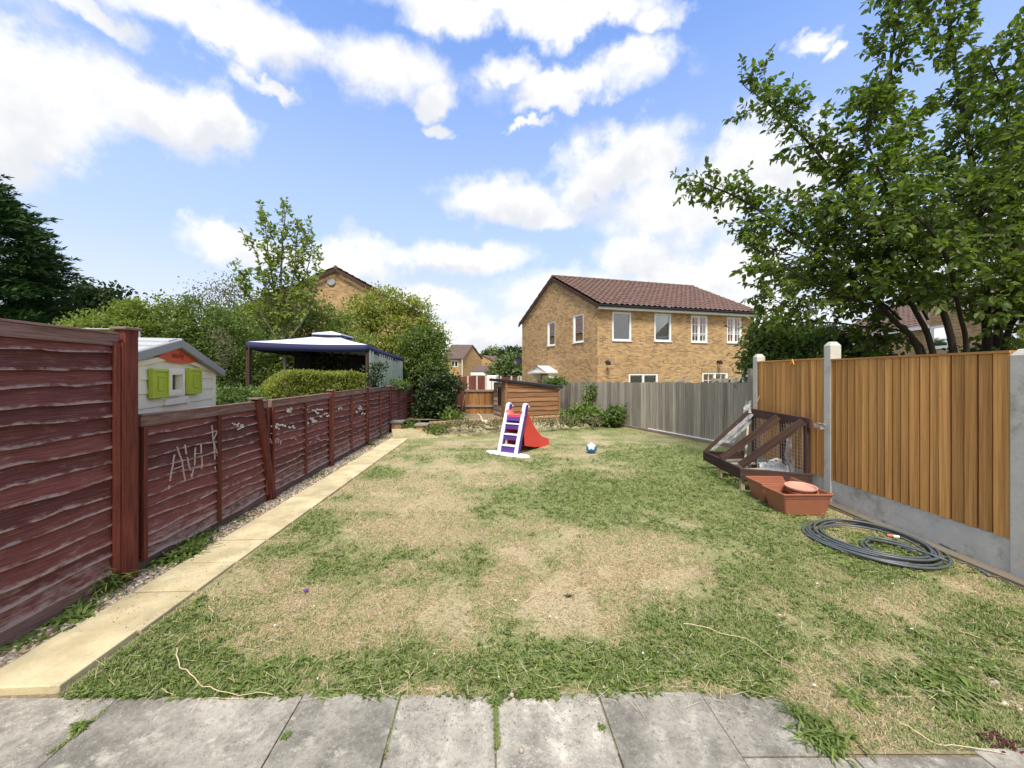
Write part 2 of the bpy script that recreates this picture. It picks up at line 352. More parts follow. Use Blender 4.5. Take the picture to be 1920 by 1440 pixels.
def setup_mats():
    g = MAT
    g['redwood'] = wood('red stained weathered larch', (0.085, 0.024, 0.021), (0.225, 0.075, 0.065), (0.35, 0.255, 0.23), 0.46, 5.0, 26, edge=True, rough=0.75)
    g['redpost'] = wood('red stained post', (0.08, 0.02, 0.014), (0.20, 0.052, 0.034), (0.32, 0.23, 0.19), 0.3, 3, 40)
    g['greyrail'] = wood('weathered top rail', (0.16, 0.11, 0.085), (0.36, 0.28, 0.235), (0.42, 0.37, 0.32), 0.5, 1.6, 50)
    g['redrail'] = wood('weathered red brown rail', (0.10, 0.05, 0.042), (0.26, 0.165, 0.145), (0.38, 0.32, 0.29), 0.45, 3, 50)
    g['orange'] = wood('orange treated feather board', (0.32, 0.15, 0.042), (0.60, 0.32, 0.11), (0.46, 0.28, 0.13), 0.25, 1.1, 60, rvar=0.3)
    g['greywood'] = wood('silvered fence board', (0.17, 0.152, 0.125), (0.38, 0.35, 0.30), (0.46, 0.43, 0.38), 0.4, 1.2, 60, rvar=0.3)
    g['shedwood'] = wood('brown shed cladding', (0.17, 0.082, 0.038), (0.36, 0.195, 0.10), (0.30, 0.22, 0.15), 0.25, 1.2, 30, rvar=0.2)
    g['darkwood'] = wood('dark brown stained timber', (0.034, 0.019, 0.015), (0.09, 0.052, 0.042), (0.24, 0.20, 0.175), 0.34, 2, 40, rvar=0.2)
    g['palewood'] = wood('pale bare timber', (0.33, 0.26, 0.16), (0.52, 0.43, 0.29), None, 0, 2, 40, rvar=0.2)
    g['browngate'] = wood('brown gate board', (0.17, 0.075, 0.025), (0.34, 0.165, 0.06), (0.26, 0.19, 0.13), 0.2, 1.2, 40, rvar=0.3)
    g['deckwood'] = wood('old grooved deck board', (0.14, 0.11, 0.08), (0.31, 0.26, 0.19), (0.33, 0.3, 0.25), 0.3, 1.2, 50)
    g['bark'] = plain('bark', (0.032, 0.027, 0.022), 0.9, 0.5, 30, 0.2, 0.01)
    g['palebark'] = plain('pale bark', (0.16, 0.14, 0.11), 0.9, 0.4, 30, 0.2, 0.01)
    g['brick_main'] = brick('yellow stock brick', (0.38, 0.22, 0.095), (0.70, 0.48, 0.24), dk=0.6)
    g['brick_far'] = brick('far buff brick', (0.40, 0.235, 0.10), (0.52, 0.33, 0.155), dk=0.1, w=0.45, h=0.15)
    g['brick_low'] = brick('low wall brick', (0.42, 0.23, 0.10), (0.60, 0.38, 0.20), dk=0.15)
    g['tile'] = plain('brown concrete tile', (0.145, 0.092, 0.078), 0.85, 0.4, 6, 0.2, 0.01)
    g['tile_grey'] = plain('grey brown tile', (0.12, 0.085, 0.075), 0.85, 0.3, 3, 0.2)
    g['upvc'] = plain('white window plastic', (0.80, 0.81, 0.82), 0.35, 0.04)
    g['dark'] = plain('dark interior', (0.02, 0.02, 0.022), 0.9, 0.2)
    g['curtain'] = plain('pale curtain', (0.55, 0.55, 0.53), 0.9, 0.15)
    g['blind_or_reflection'] = plain('olive blind', (0.10, 0.09, 0.04), 0.9, 0.2)  # olive tone paints what the first house window reflects
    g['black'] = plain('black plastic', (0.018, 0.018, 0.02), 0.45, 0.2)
    g['felt'] = plain('black roofing felt', (0.022, 0.022, 0.026), 0.85, 0.3, 20)
    g['white'] = plain('white paint', (0.78, 0.78, 0.77), 0.45, 0.05, dirt=0.15)
    m, nt, b, out = newmat('window glass')
    fr = nd(nt, 'ShaderNodeFresnel', {0: 1.5}); tr = nd(nt, 'ShaderNodeBsdfTransparent', {0: (0.82, 0.87, 0.86, 1)}); gl = nd(nt, 'ShaderNodeBsdfGlossy', {0: (1, 1, 1, 1), 1: 0.03})
    mx = nd(nt, 'ShaderNodeMixShader', {0: mth(nt, 'ADD', fr.outputs[0], 0.07, clamp=True), 1: tr.outputs[0], 2: gl.outputs[0]}); nt.links.new(mx.outputs[0], out.inputs[0]); g['glass'] = m
    # concrete
    m, nt, b, out = newmat('concrete post'); co = nd(nt, 'ShaderNodeTexCoord').outputs['Object']; n1 = noise(nt, co, 9, 6, 0.65); n2 = noise(nt, co, 90, 3, 0.7)
    c = mix(nt, n1, (0.40, 0.385, 0.345), (0.66, 0.64, 0.58)); c = mix(nt, ramp(nt, n2, 0.58, 0.72, 0, 0.6), c, (0.16, 0.155, 0.14))
    c = mix(nt, ramp(nt, noise(nt, co, 3, 6, 0.75), 0.5, 0.68, 0, 0.65), c, (0.24, 0.225, 0.16))
    setin(nt, b.inputs['Base Color'], c); b.inputs['Roughness'].default_value = 0.92; bump(nt, b, n2, 0.004); g['concrete'] = m
    # patio slabs
    m, nt, b, out = newmat('old grey paving slab'); co = nd(nt, 'ShaderNodeTexCoord').outputs['Object']
    rn = nd(nt, 'ShaderNodeAttribute', attribute_name='rnd').outputs['Fac']; n1 = noise(nt, co, 2.6, 9, 0.78); n2 = noise(nt, co, 55, 6, 0.8); n3 = noise(nt, co, 10, 6, 0.7)
    c = mix(nt, ramp(nt, n1, 0.34, 0.66), (0.15, 0.138, 0.115), (0.40, 0.37, 0.31)); c = mix(nt, ramp(nt, n3, 0.52, 0.68, 0, 0.55), c, (0.60, 0.56, 0.47))
    c = mix(nt, ramp(nt, n2, 0.52, 0.66, 0, 0.75), c, (0.13, 0.12, 0.10)); c = mix(nt, ramp(nt, n2, 0.42, 0.3, 0, 0.45), c, (0.62, 0.59, 0.52))
    vo = nd(nt, 'ShaderNodeTexVoronoi', {'Vector': co, 'Scale': 70.0}); c = mix(nt, ramp(nt, vo.outputs[0], 0.22, 0.1, 0, 0.6), c, (0.52, 0.5, 0.44))
    k = ramp(nt, rn, 0, 1, 0.82, 1.15, False); c = mix(nt, 1.0, c, nd(nt, 'ShaderNodeCombineXYZ', {0: k, 1: k, 2: k}).outputs[0], 'MULTIPLY')
    setin(nt, b.inputs['Base Color'], c); b.inputs['Roughness'].default_value = 0.93; bump(nt, b, mth(nt, 'ADD', n2, n3), 0.008); g['slab'] = m
    # path slabs
    m, nt, b, out = newmat('buff path slab'); co = nd(nt, 'ShaderNodeTexCoord').outputs['Object']
    rn = nd(nt, 'ShaderNodeAttribute', attribute_name='rnd').outputs['Fac']; n1 = noise(nt, co, 3.5, 6, 0.6); n2 = noise(nt, co, 60, 4, 0.7)
    c = mix(nt, ramp(nt, n1, .3, .7), (0.44, 0.365, 0.21), (0.64, 0.545, 0.335)); c = mix(nt, ramp(nt, n2, 0.5, 0.75, 0, 0.35), c, (0.33, 0.26, 0.14))
    c = mix(nt, ramp(nt, noise(nt, co, 5, 9, 0.85), 0.5, 0.66, 0, 0.6), c, (0.31, 0.265, 0.17))
    k = ramp(nt, rn, 0, 1, 0.86, 1.08, False); c = mix(nt, 1.0, c, nd(nt, 'ShaderNodeCombineXYZ', {0: k, 1: k, 2: k}).outputs[0], 'MULTIPLY')
    setin(nt, b.inputs['Base Color'], c); b.inputs['Roughness'].default_value = 0.9; bump(nt, b, n2, 0.004); g['pathslab'] = m
    # pebbles
    m, nt, b, out = newmat('gravel stones'); rn = nd(nt, 'ShaderNodeAttribute', attribute_name='rnd').outputs['Fac']
    cr = nd(nt, 'ShaderNodeValToRGB', {0: rn}); e = cr.color_ramp.elements; e[0].color = (0.17, 0.11, 0.065, 1); e[1].color = (0.68, 0.62, 0.52, 1)
    for pos, cc in ((0.3, (0.35, 0.25, 0.15, 1)), (0.55, (0.42, 0.36, 0.28, 1)), (0.75, (0.27, 0.25, 0.23, 1)), (0.85, (0.55, 0.45, 0.31, 1))):
        x = e.new(pos); x.color = cc
    setin(nt, b.inputs['Base Color'], cr.outputs[0]); b.inputs['Roughness'].default_value = 0.7; g['pebble'] = m
    # soil / gravel bed / ground
    m, nt, b, out = newmat('soil'); co = nd(nt, 'ShaderNodeTexCoord').outputs['Object']; n1 = noise(nt, co, 3, 6, 0.7); n2 = noise(nt, co, 40, 5, 0.75)
    c = mix(nt, n1, (0.11, 0.075, 0.045), (0.26, 0.19, 0.12)); c = mix(nt, ramp(nt, n2, 0.4, 0.7), c, (0.32, 0.26, 0.17))
    setin(nt, b.inputs['Base Color'], c); b.inputs['Roughness'].default_value = 0.95; bump(nt, b, n2, 0.02); g['soil'] = m
    m, nt, b, out = newmat('wide ground'); co = nd(nt, 'ShaderNodeTexCoord').outputs['Object']; n1 = noise(nt, co, 0.4, 6, 0.7); n2 = noise(nt, co, 9, 5, 0.75)
    c = mix(nt, n1, (0.09, 0.10, 0.035), (0.20, 0.17, 0.085)); c = mix(nt, ramp(nt, n2, 0.4, 0.7, 0, .6), c, (0.07, 0.09, 0.03))
    setin(nt, b.inputs['Base Color'], c); b.inputs['Roughness'].default_value = 0.95; g['ground'] = m
    # lawn base
    m, nt, b, out = newmat('dry lawn turf'); co = nd(nt, 'ShaderNodeTexCoord').outputs['Object']
    gr = nd(nt, 'ShaderNodeAttribute', attribute_name='green').outputs['Fac']
    n1 = noise(nt, co, 8, 7, 0.72); n2 = noise(nt, co, 70, 5, 0.8); n3 = noise(nt, co, 24, 5, 0.7)
    t = mth(nt, 'ADD', gr, mth(nt, 'MULTIPLY', mth(nt, 'SUBTRACT', n1, 0.5), 0.8)); t = mth(nt, 'ADD', t, mth(nt, 'MULTIPLY', mth(nt, 'SUBTRACT', n3, 0.5), 0.7))
    straw = mix(nt, ramp(nt, n2, 0.3, 0.7), (0.30, 0.235, 0.135), (0.57, 0.47, 0.30)); straw = mix(nt, ramp(nt, n3, 0.55, 0.75, 0, .45), straw, (0.22, 0.165, 0.10))
    green = mix(nt, ramp(nt, n2, 0.3, 0.7), (0.115, 0.145, 0.045), (0.29, 0.32, 0.135))
    c = mix(nt, ramp(nt, t, 0.25, 0.95), straw, green)
    so = nd(nt, 'ShaderNodeAttribute', attribute_name='bare').outputs['Fac']
    c = mix(nt, ramp(nt, mth(nt, 'ADD', so, mth(nt, 'MULTIPLY', mth(nt, 'SUBTRACT', n1, 0.5), 0.8)), 0.4, 0.7), c, mix(nt, n2, (0.16, 0.12, 0.075), (0.36, 0.29, 0.2)))
    setin(nt, b.inputs['Base Color'], c); b.inputs['Roughness'].default_value = 0.95; b.inputs['Specular IOR Level'].default_value = 0.1; bump(nt, b, n2, 0.015, 0.8); g['lawn'] = m
    # grass blades: green attribute per face carried in rnd (0..1 green share + brightness)
    m, nt, b, out = newmat('grass blades'); rn = nd(nt, 'ShaderNodeAttribute', attribute_name='rnd').outputs['Fac']
    cr = nd(nt, 'ShaderNodeValToRGB', {0: rn}); e = cr.color_ramp.elements; e[0].color = (0.58, 0.49, 0.32, 1); e[1].color = (0.13, 0.185, 0.05, 1)
    for pos, cc in ((0.2, (0.50, 0.39, 0.22, 1)), (0.42, (0.40, 0.32, 0.18, 1)), (0.5, (0.36, 0.35, 0.16, 1)), (0.7, (0.27, 0.315, 0.13, 1)), (0.85, (0.22, 0.28, 0.09, 1))):
        x = e.new(pos); x.color = cc
    setin(nt, b.inputs['Base Color'], cr.outputs[0]); b.inputs['Roughness'].default_value = 0.7; b.inputs['Specular IOR Level'].default_value = 0.2
    tr = nd(nt, 'ShaderNodeBsdfTranslucent', {0: cr.outputs[0]}); mx = nd(nt, 'ShaderNodeMixShader', {0: 0.25, 1: b.outputs[0], 2: tr.outputs[0]}); nt.links.new(mx.outputs[0], out.inputs[0]); g['grass'] = m
    g['leaf_tree'] = leafmat('broad tree leaf', (0.042, 0.070, 0.018), (0.15, 0.205, 0.04), (0.24, 0.28, 0.07), 0.42)
    g['leaf_light'] = leafmat('light shrub leaf', (0.11, 0.155, 0.03), (0.25, 0.30, 0.075), (0.32, 0.34, 0.11), 0.35)
    g['leaf_yellow'] = leafmat('yellow green leaf', (0.14, 0.17, 0.03), (0.33, 0.35, 0.085), (0.42, 0.40, 0.12), 0.3)
    g['leaf_mid'] = leafmat('mid shrub leaf', (0.06, 0.10, 0.026), (0.165, 0.22, 0.06), (0.24, 0.26, 0.09), 0.35)
    g['leaf_dark'] = leafmat('dark shrub leaf', (0.018, 0.034, 0.012), (0.05, 0.085, 0.025), None, 0.25)
    g['leaf_conifer'] = leafmat('conifer spray', (0.016, 0.044, 0.015), (0.055, 0.115, 0.03), None, 0.15, 0.7)
    g['leaf_far'] = leafmat('far foliage', (0.07, 0.11, 0.035), (0.17, 0.22, 0.075), None, 0.2)
    g['leaf_wispy'] = leafmat('grey wispy leaf', (0.11, 0.115, 0.065), (0.20, 0.19, 0.12), (0.25, 0.17, 0.12), 0.3)
    g['leaf_weed'] = leafmat('weed leaf', (0.075, 0.115, 0.025), (0.20, 0.265, 0.065), (0.22, 0.24, 0.08), 0.3)
    g['leaf_maroon'] = leafmat('maroon weed leaf', (0.05, 0.012, 0.018), (0.12, 0.03, 0.035), None, 0.2)
    g['terracotta'] = plain('terracotta plastic', (0.33, 0.125, 0.075), 0.42, 0.10, 10, 0.4, dirt=0.12)
    g['terracotta_pale'] = plain('faded terracotta', (0.55, 0.29, 0.21), 0.5, 0.10, 10, 0.4, dirt=0.15)
    g['slide_red'] = plain('red plastic', (0.72, 0.062, 0.05), 0.38, 0.06, 5, 0.5, dirt=0.06)
    g['slide_pink'] = plain('lighter red plastic', (0.78, 0.13, 0.13), 0.4, 0.06, 5, 0.5)  # chute colour, paler than the skirt red
    g['slide_purple'] = plain('purple plastic', (0.095, 0.04, 0.25), 0.38, 0.08, 5, 0.5, dirt=0.05)
    g['slide_white'] = plain('lilac white plastic', (0.74, 0.73, 0.82), 0.4, 0.05, 5, 0.5, dirt=0.05)
    g['play_cream'] = plain('cream plastic', (0.80, 0.75, 0.62), 0.45, 0.05, 6, 0.4, dirt=0.12)
    g['play_green'] = plain('lime plastic', (0.42, 0.52, 0.05), 0.4, 0.08, 6, 0.4)
    g['play_red'] = plain('orange red plastic', (0.58, 0.085, 0.035), 0.45, 0.08, 6, 0.4)
    g['play_redtext'] = plain('dull red lettering', (0.36, 0.05, 0.025), 0.5, 0.08)
    g['play_grey'] = plain('grey plastic', (0.27, 0.28, 0.285), 0.5, 0.08, 6, 0.4)
    g['play_roof'] = plain('pale grey plastic roof', (0.40, 0.41, 0.42), 0.5, 0.08, 6, 0.4)
    g['canopy'] = plain('white canopy cloth', (0.66, 0.67, 0.76), 0.8, 0.06, 3, 0.2, dirt=0.1)
    g['navy'] = plain('navy valance cloth', (0.028, 0.032, 0.085), 0.8, 0.15, 6, 0.2)
    m, nt, b, out = newmat('net curtain'); co = nd(nt, 'ShaderNodeTexCoord').outputs['Object']; n1 = noise(nt, co, 3, 3)
    setin(nt, b.inputs['Base Color'], mix(nt, n1, (0.50, 0.62, 0.52), (0.68, 0.78, 0.69))); b.inputs['Roughness'].default_value = 0.9
    t1 = nd(nt, 'ShaderNodeBsdfTranslucent', {0: (0.55, 0.65, 0.58, 1)}); mx = nd(nt, 'ShaderNodeMixShader', {0: 0.4, 1: b.outputs[0], 2: t1.outputs[0]})
    t2 = nd(nt, 'ShaderNodeBsdfTransparent'); mx2 = nd(nt, 'ShaderNodeMixShader', {0: 0.12, 1: mx.outputs[0], 2: t2.outputs[0]}); nt.links.new(mx2.outputs[0], out.inputs[0]); g['net'] = m
    m, nt, b, out = newmat('clear plastic sheet'); b.inputs['Base Color'].default_value = (0.5, 0.51, 0.52, 1); b.inputs['Roughness'].default_value = 0.25
    t2 = nd(nt, 'ShaderNodeBsdfTransparent'); n1 = noise(nt, nd(nt, 'ShaderNodeTexCoord').outputs['Object'], 12, 4)
    mx2 = nd(nt, 'ShaderNodeMixShader', {0: ramp(nt, n1, 0.35, 0.65, 0.35, 0.75), 1: b.outputs[0], 2: t2.outputs[0]}); nt.links.new(mx2.outputs[0], out.inputs[0]); g['sheet'] = m
    g['hose'] = plain('dark grey hose', (0.085, 0.10, 0.11), 0.4, 0.25, 20, 0.5, dirt=0.2)
    g['wire'] = plain('galvanised wire', (0.40, 0.39, 0.36), 0.45, 0.2, 20, 0.5, metal=0.3)
    g['ball_blue'] = plain('blue ball rubber', (0.012, 0.17, 0.48), 0.35, 0.08)
    g['ball_white'] = plain('white ball rubber', (0.78, 0.80, 0.82), 0.35, 0.04)
    g['chalk'] = plain('chalk', (0.52, 0.43, 0.42), 0.95, 0.35, 60)
    g['chalk_white'] = plain('white paint smear', (0.62, 0.60, 0.60), 0.9, 0.3, 40)
    g['straw'] = plain('dry stalk', (0.56, 0.46, 0.29), 0.8, 0.2)
    g['lead'] = plain('grey metal', (0.30, 0.31, 0.32), 0.5, 0.1)
    g['orangetie'] = plain('orange twine', (0.75, 0.27, 0.03), 0.6, 0.1)
    g['redfence'] = wood('red brown far fence', (0.11, 0.032, 0.026), (0.22, 0.07, 0.055), None, 0, 1, 20, rvar=0.15)
    g['stone'] = plain('stone', (0.36, 0.31, 0.25), 0.85, 0.3, 12, 0.2, 0.01)
    g['capstone'] = plain('grey cap slab', (0.24, 0.23, 0.205), 0.9, 0.25, 12, 0.2, 0.01)
    g['branchdry'] = plain('bleached wood', (0.60, 0.50, 0.36), 0.85, 0.2, 12, 0.2, 0.01)
setup_mats()
# ------------------------------------------------------------------ ground, lawn, patio, path
GD = unit((-0.048, 1.0)); GN = np.array((GD[1], -GD[0]))          # direction down the garden, and across it to the right
def left_x(Y): return -2.953 - 0.051 * Y                         # foot line of the red fence
def path_r(Y): return -2.262 - 0.0375 * Y                        # right edge of the path
def right_x(Y):                                                   # right boundary of the lawn
    Y = np.asarray(Y, float)
    return np.where(Y < 7.4, 4.09, np.where(Y < 8.4, 4.09 + (Y - 7.4) * 0.9, 5.0 - (Y - 8.4) * 0.405))
PATIO_Y = 1.985
def ground_z(x, y):
    x = np.asarray(x, float); y = np.asarray(y, float)
    return 0.022 * (fbm(x * 1.1 + 5, y * 1.1, 3, 3) - 0.5) * np.clip((y - 2.0) / 0.6, 0, 1)
# green share of the lawn: patches noted by where they lie
SPOTS = [(1200,930,220,45,.55),(1040,940,120,40,.35),(1350,900,160,50,.4),(1420,960,170,50,.3),(700,890,60,25,.25),(600,1000,40,30,.2),(300,1260,220,55,.75),(700,1265,120,40,.35),
  (1000,1240,220,45,.5),(1130,1250,140,35,.45),(1330,1230,150,70,.4),(1380,1100,160,90,.3),(1520,1180,120,60,.25),(1700,1260,150,50,.35),(1780,1180,100,50,.1),(1480,1020,110,60,.35),(850,1040,80,30,.2),(700,1080,90,35,.25),
  (1000,990,100,30,.1),(820,1095,60,25,.2),(1290,845,120,20,.55),(1260,870,110,25,.35),(1130,800,160,14,.4),(830,815,80,10,.3),(1000,875,60,14,.3),(1650,1060,80,40,.45),(400,1130,70,40,.2),(1590,1090,70,30,.25),(1880,1180,60,60,.2),
  (790,930,110,40,-.4),(900,885,110,22,-.45),(1180,880,120,16,-.2),(720,985,120,50,-.3),(1120,1035,170,50,-.4),(1250,1030,80,40,-.25),(620,1130,150,50,-.35),(850,1130,160,50,-.4),(1100,1120,150,50,-.4),(1230,1080,80,40,-.35),
  (1100,1180,140,30,-.3),(720,1190,140,35,-.4),(560,1180,120,40,-.2),(870,830,70,14,-.35),(1100,850,90,12,-.2),(1620,1130,120,40,-.25),(1800,1100,120,40,-.3),(1640,1320,200,40,-.35),(1000,1300,400,10,-.2),(500,1220,60,30,-.1)]
def green_at(x, y):
    x = np.asarray(x, float); y = np.maximum(np.asarray(y, float), 0.3)
    px = 960 + FPX * x / y; py = HZ + FPX * EYE / y
    g = 0.60 + 0.45 * (fbm(x * 0.9, y * 0.9, 11, 5) - 0.5) + 0.95 * (fbm(x * 3.1, y * 3.1, 21, 4) - 0.5)
    for a, b, rx, ry, k in SPOTS: g = g + k * (0.70 if k > 0 else 0.58) * np.exp(-((px - a) / rx) ** 2 - ((py - b) / ry) ** 2)
    return g
mb = MB(1); mb.face([(-900, -300, -0.10), (900, -300, -0.10), (900, 1500, -0.10), (-900, 1500, -0.10)])
tag(mb.build('ground', MAT['ground']), kind='structure')
def sheet(name, fx0, fx1, y0, y1, nx, ny, z, mat, attrs=False, kind='structure'):
    ys = np.linspace(0, 1, ny + 1) ** 1.5 * (y1 - y0) + y0; V = []; 
    T = np.linspace(0, 1, nx + 1)
    X = np.array([fx0(y) * (1 - T) + fx1(y) * T for y in ys]); Y = np.repeat(ys[:, None], nx + 1, 1)
    Z = ground_z(X, Y) + z
    V = np.stack([X, Y, Z], -1).reshape(-1, 3)
    i = np.arange(nx); j = np.arange(ny); I, J = np.meshgrid(i, j); a = (J * (nx + 1) + I).ravel()
    F = np.stack([a, a + 1, a + nx + 2, a + nx + 1], 1)
    va = None
    if attrs:
        edge = np.clip(1 - (Y - PATIO_Y) / 0.14, 0, 1) * 0.5 + np.clip(1 - (X - path_r(Y)) / 0.12, 0, 1) * .6 + np.clip((Y - 9.6) / .8, 0, 1) * (X < 0.5) * 0.3 + np.clip(1 - (right_x(Y) - X) / 0.22, 0, 1) * .5
        va = {'green': green_at(X, Y).ravel(), 'bare': edge.ravel()}
    return tag(np_mesh(name, V, F, MAT[mat], smooth=True, vattr=va), kind=kind)
sheet('lawn', lambda y: path_r(y) - 0.02, lambda y: float(right_x(y)) + 0.05, 1.665, 12.5, 160, 240, 0.004, 'lawn', True)
sheet('gravel_bed', lambda y: left_x(y) - 0.15, lambda y: path_r(y) - 0.40, 0.6, 11.2, 10, 80, 0.0, 'soil')
sheet('soil_bank', lambda y: left_x(y) - 0.1, lambda y: 6.0, 12.52, 19.0, 20, 10, 0.16, 'soil')
# path of buff slabs, one sheet of setting
mb = MB(7); Y = PATIO_Y
for i in range(22):
    L = 0.443; w = 0.455; r = mb.rg.random()
    for_z = 0.045 if i < 1 else 0.03
    c0 = np.array((path_r(Y), Y)); L = 0.434
    a = c0; b = c0 + GD * L; c = b - GN * w; d = a - GN * w
    jit = mb.rg.uniform(-.004, .004); zt = for_z + jit * .6
    pts = [(*d, -.02), (*a, -.02), (*b, -.02), (*c, -.02), (*d, zt), (*a, zt), (*b, zt), (*c, zt)]
    pts = [(p[0] + jit, p[1], p[2]) for p in pts]
    mb.hexa(pts, r); Y += 0.4518 * GD[1]
tag(mb.build('path', MAT['pathslab'], bevel=0.006), kind='structure')
# patio slabs
mb = MB(9); xs = [-4.6, -3.9, -2.93, -1.99, -1.06, -0.565, -0.085, 0.445, 0.97]
top = 0.012
def patio_slab(x0, x1, y0, y1, sh, z, r=None):
    g = 0.0035
    def q(x, y): return (x + (y - 1.9) * -0.06 * sh, y + (x * 0.006))
    a, b, c, d = q(x0 + g, y0 + g), q(x1 - g, y0 + g), q(x1 - g, y1 - g), q(x0 + g, y1 - g)
    mb.hexa([(*a, -.05), (*b, -.05), (*c, -.05), (*d, -.05), (*a, z), (*b, z), (*c, z), (*d, z)], r)
for i in range(len(xs) - 1):
    patio_slab(xs[i], xs[i + 1], 1.05, PATIO_Y - 0.01 - (0.012 if i < 4 else 0), 1, top + mb.rg.uniform(-.005, .006))
    patio_slab(xs[i] + .1, xs[i + 1] + .1, 0.5, 1.05, 1, top); patio_slab(xs[i], xs[i + 1], -0.05, 0.5, 1, top); patio_slab(xs[i] - .1, xs[i + 1] - .1, -0.6, -0.05, 1, top)
patio_slab(0.97, 1.36, 1.643, PATIO_Y - 0.01, 1, 0.010, 0.1)
for x0, x1 in ((0.97, 1.45), (1.45, 2.0)):
    patio_slab(x0, x1, 1.05, 1.642, 1, 0.009); patio_slab(x0, x1, 0.5, 1.05, 1, 0.006); patio_slab(x0, x1, -.1, .5, 1, 0.006)
for i in range(5): patio_slab(2.0 + i * .6, 2.6 + i * .6, 1.1, 1.68 - 0.02 * i, 1, 0.009); patio_slab(2.0 + i * .6, 2.6 + i * .6, 0.5, 1.1, 1, -0.006)
tag(mb.build('patio', MAT['slab'], bevel=0.004), kind='structure')
mb = MB(); mb.face([(-6, -1.2, -.035), (6, -1.2, -.035), (6, PATIO_Y + .02, .001), (-6, PATIO_Y + .02, .001)]); tag(mb.build('patio_bedding', MAT['soil']), kind='structure')
# loose stones of the gravel strip: one mass
def pebbles(name, fx0, fx1, y0, y1, n, s0, s1, z, mat='pebble', seed=0, p=1.6):
    rs = np.random.RandomState(seed); t = rs.rand(n) ** p; Y = y0 + (y1 - y0) * t; a = rs.rand(n)
    X = np.array([fx0(y) for y in Y]) * (1 - a) + np.array([fx1(y) for y in Y]) * a
    ph = (1 + 5 ** .5) / 2; ico = np.array([(-1, ph, 0), (1, ph, 0), (-1, -ph, 0), (1, -ph, 0), (0, -1, ph), (0, 1, ph), (0, -1, -ph), (0, 1, -ph), (ph, 0, -1), (ph, 0, 1), (-ph, 0, -1), (-ph, 0, 1)]) / 1.902
    fc = np.array([(0, 11, 5), (0, 5, 1), (0, 1, 7), (0, 7, 10), (0, 10, 11), (1, 5, 9), (5, 11, 4), (11, 10, 2), (10, 7, 6), (7, 1, 8), (3, 9, 4), (3, 4, 2), (3, 2, 6), (3, 6, 8), (3, 8, 9), (4, 9, 5), (2, 4, 11), (6, 2, 10), (8, 6, 7), (9, 8, 1)])
    s = (s0 + (s1 - s0) * rs.rand(n) ** 2)[:, None, None]; sc = np.stack([0.7 + .6 * rs.rand(n), 0.7 + .6 * rs.rand(n), .5 + .4 * rs.rand(n)], -1)[:, None, :]
    th = rs.rand(n) * 6.28; c, sn = np.cos(th), np.sin(th); V = ico[None] * sc * s * (1 + .12 * rs.randn(n, 12, 1))
    Vx = V[..., 0] * c[:, None] - V[..., 1] * sn[:, None]; Vy = V[..., 0] * sn[:, None] + V[..., 1] * c[:, None]
    Z = z + s[:, :, 0] * (0.3 + 0.5 * rs.rand(n)[:, None])
    V = np.stack([Vx + X[:, None], Vy + Y[:, None], V[..., 2] + Z], -1)
    F = (fc[None] + (np.arange(n) * 12)[:, None, None]).reshape(-1, 3)
    return np_mesh(name, V.reshape(-1, 3), F, MAT[mat], rnd=np.repeat(rs.rand(n), 20), smooth=True)
tag(pebbles('gravel', lambda y: left_x(y) + 0.02, lambda y: path_r(y) - 0.46, 1.3, 10.8, 15000, 0.007, 0.017, 0.0, seed=3, p=1.9), 'brown and cream gravel strip between the red fence and the path', 'gravel', kind='stuff')
tag(pebbles('loose_stones', lambda y: 2.45, lambda y: 4.0, 1.6, 2.15, 500, 0.006, 0.016, 0.0, seed=5, p=1), 'scattered pale stones at the lawn corner by the right fence', 'stones', kind='stuff')

tag(pebbles('soil_crumbs', lambda y: -2.2, lambda y: 2.6, 1.62, 1.99, 2600, 0.001, 0.0035, 0.012, 'soil', seed=15, p=.35), 'crumbs of soil scattered on the patio edge', 'soil', kind='stuff')
tag(pebbles('path_crumbs', lambda y: path_r(y) - .44, lambda y: path_r(y) - .01, 2.0, 8.0, 900, 0.001, 0.0035, 0.034, 'soil', seed=16, p=1.6), 'crumbs of soil scattered on the path', 'soil', kind='stuff')
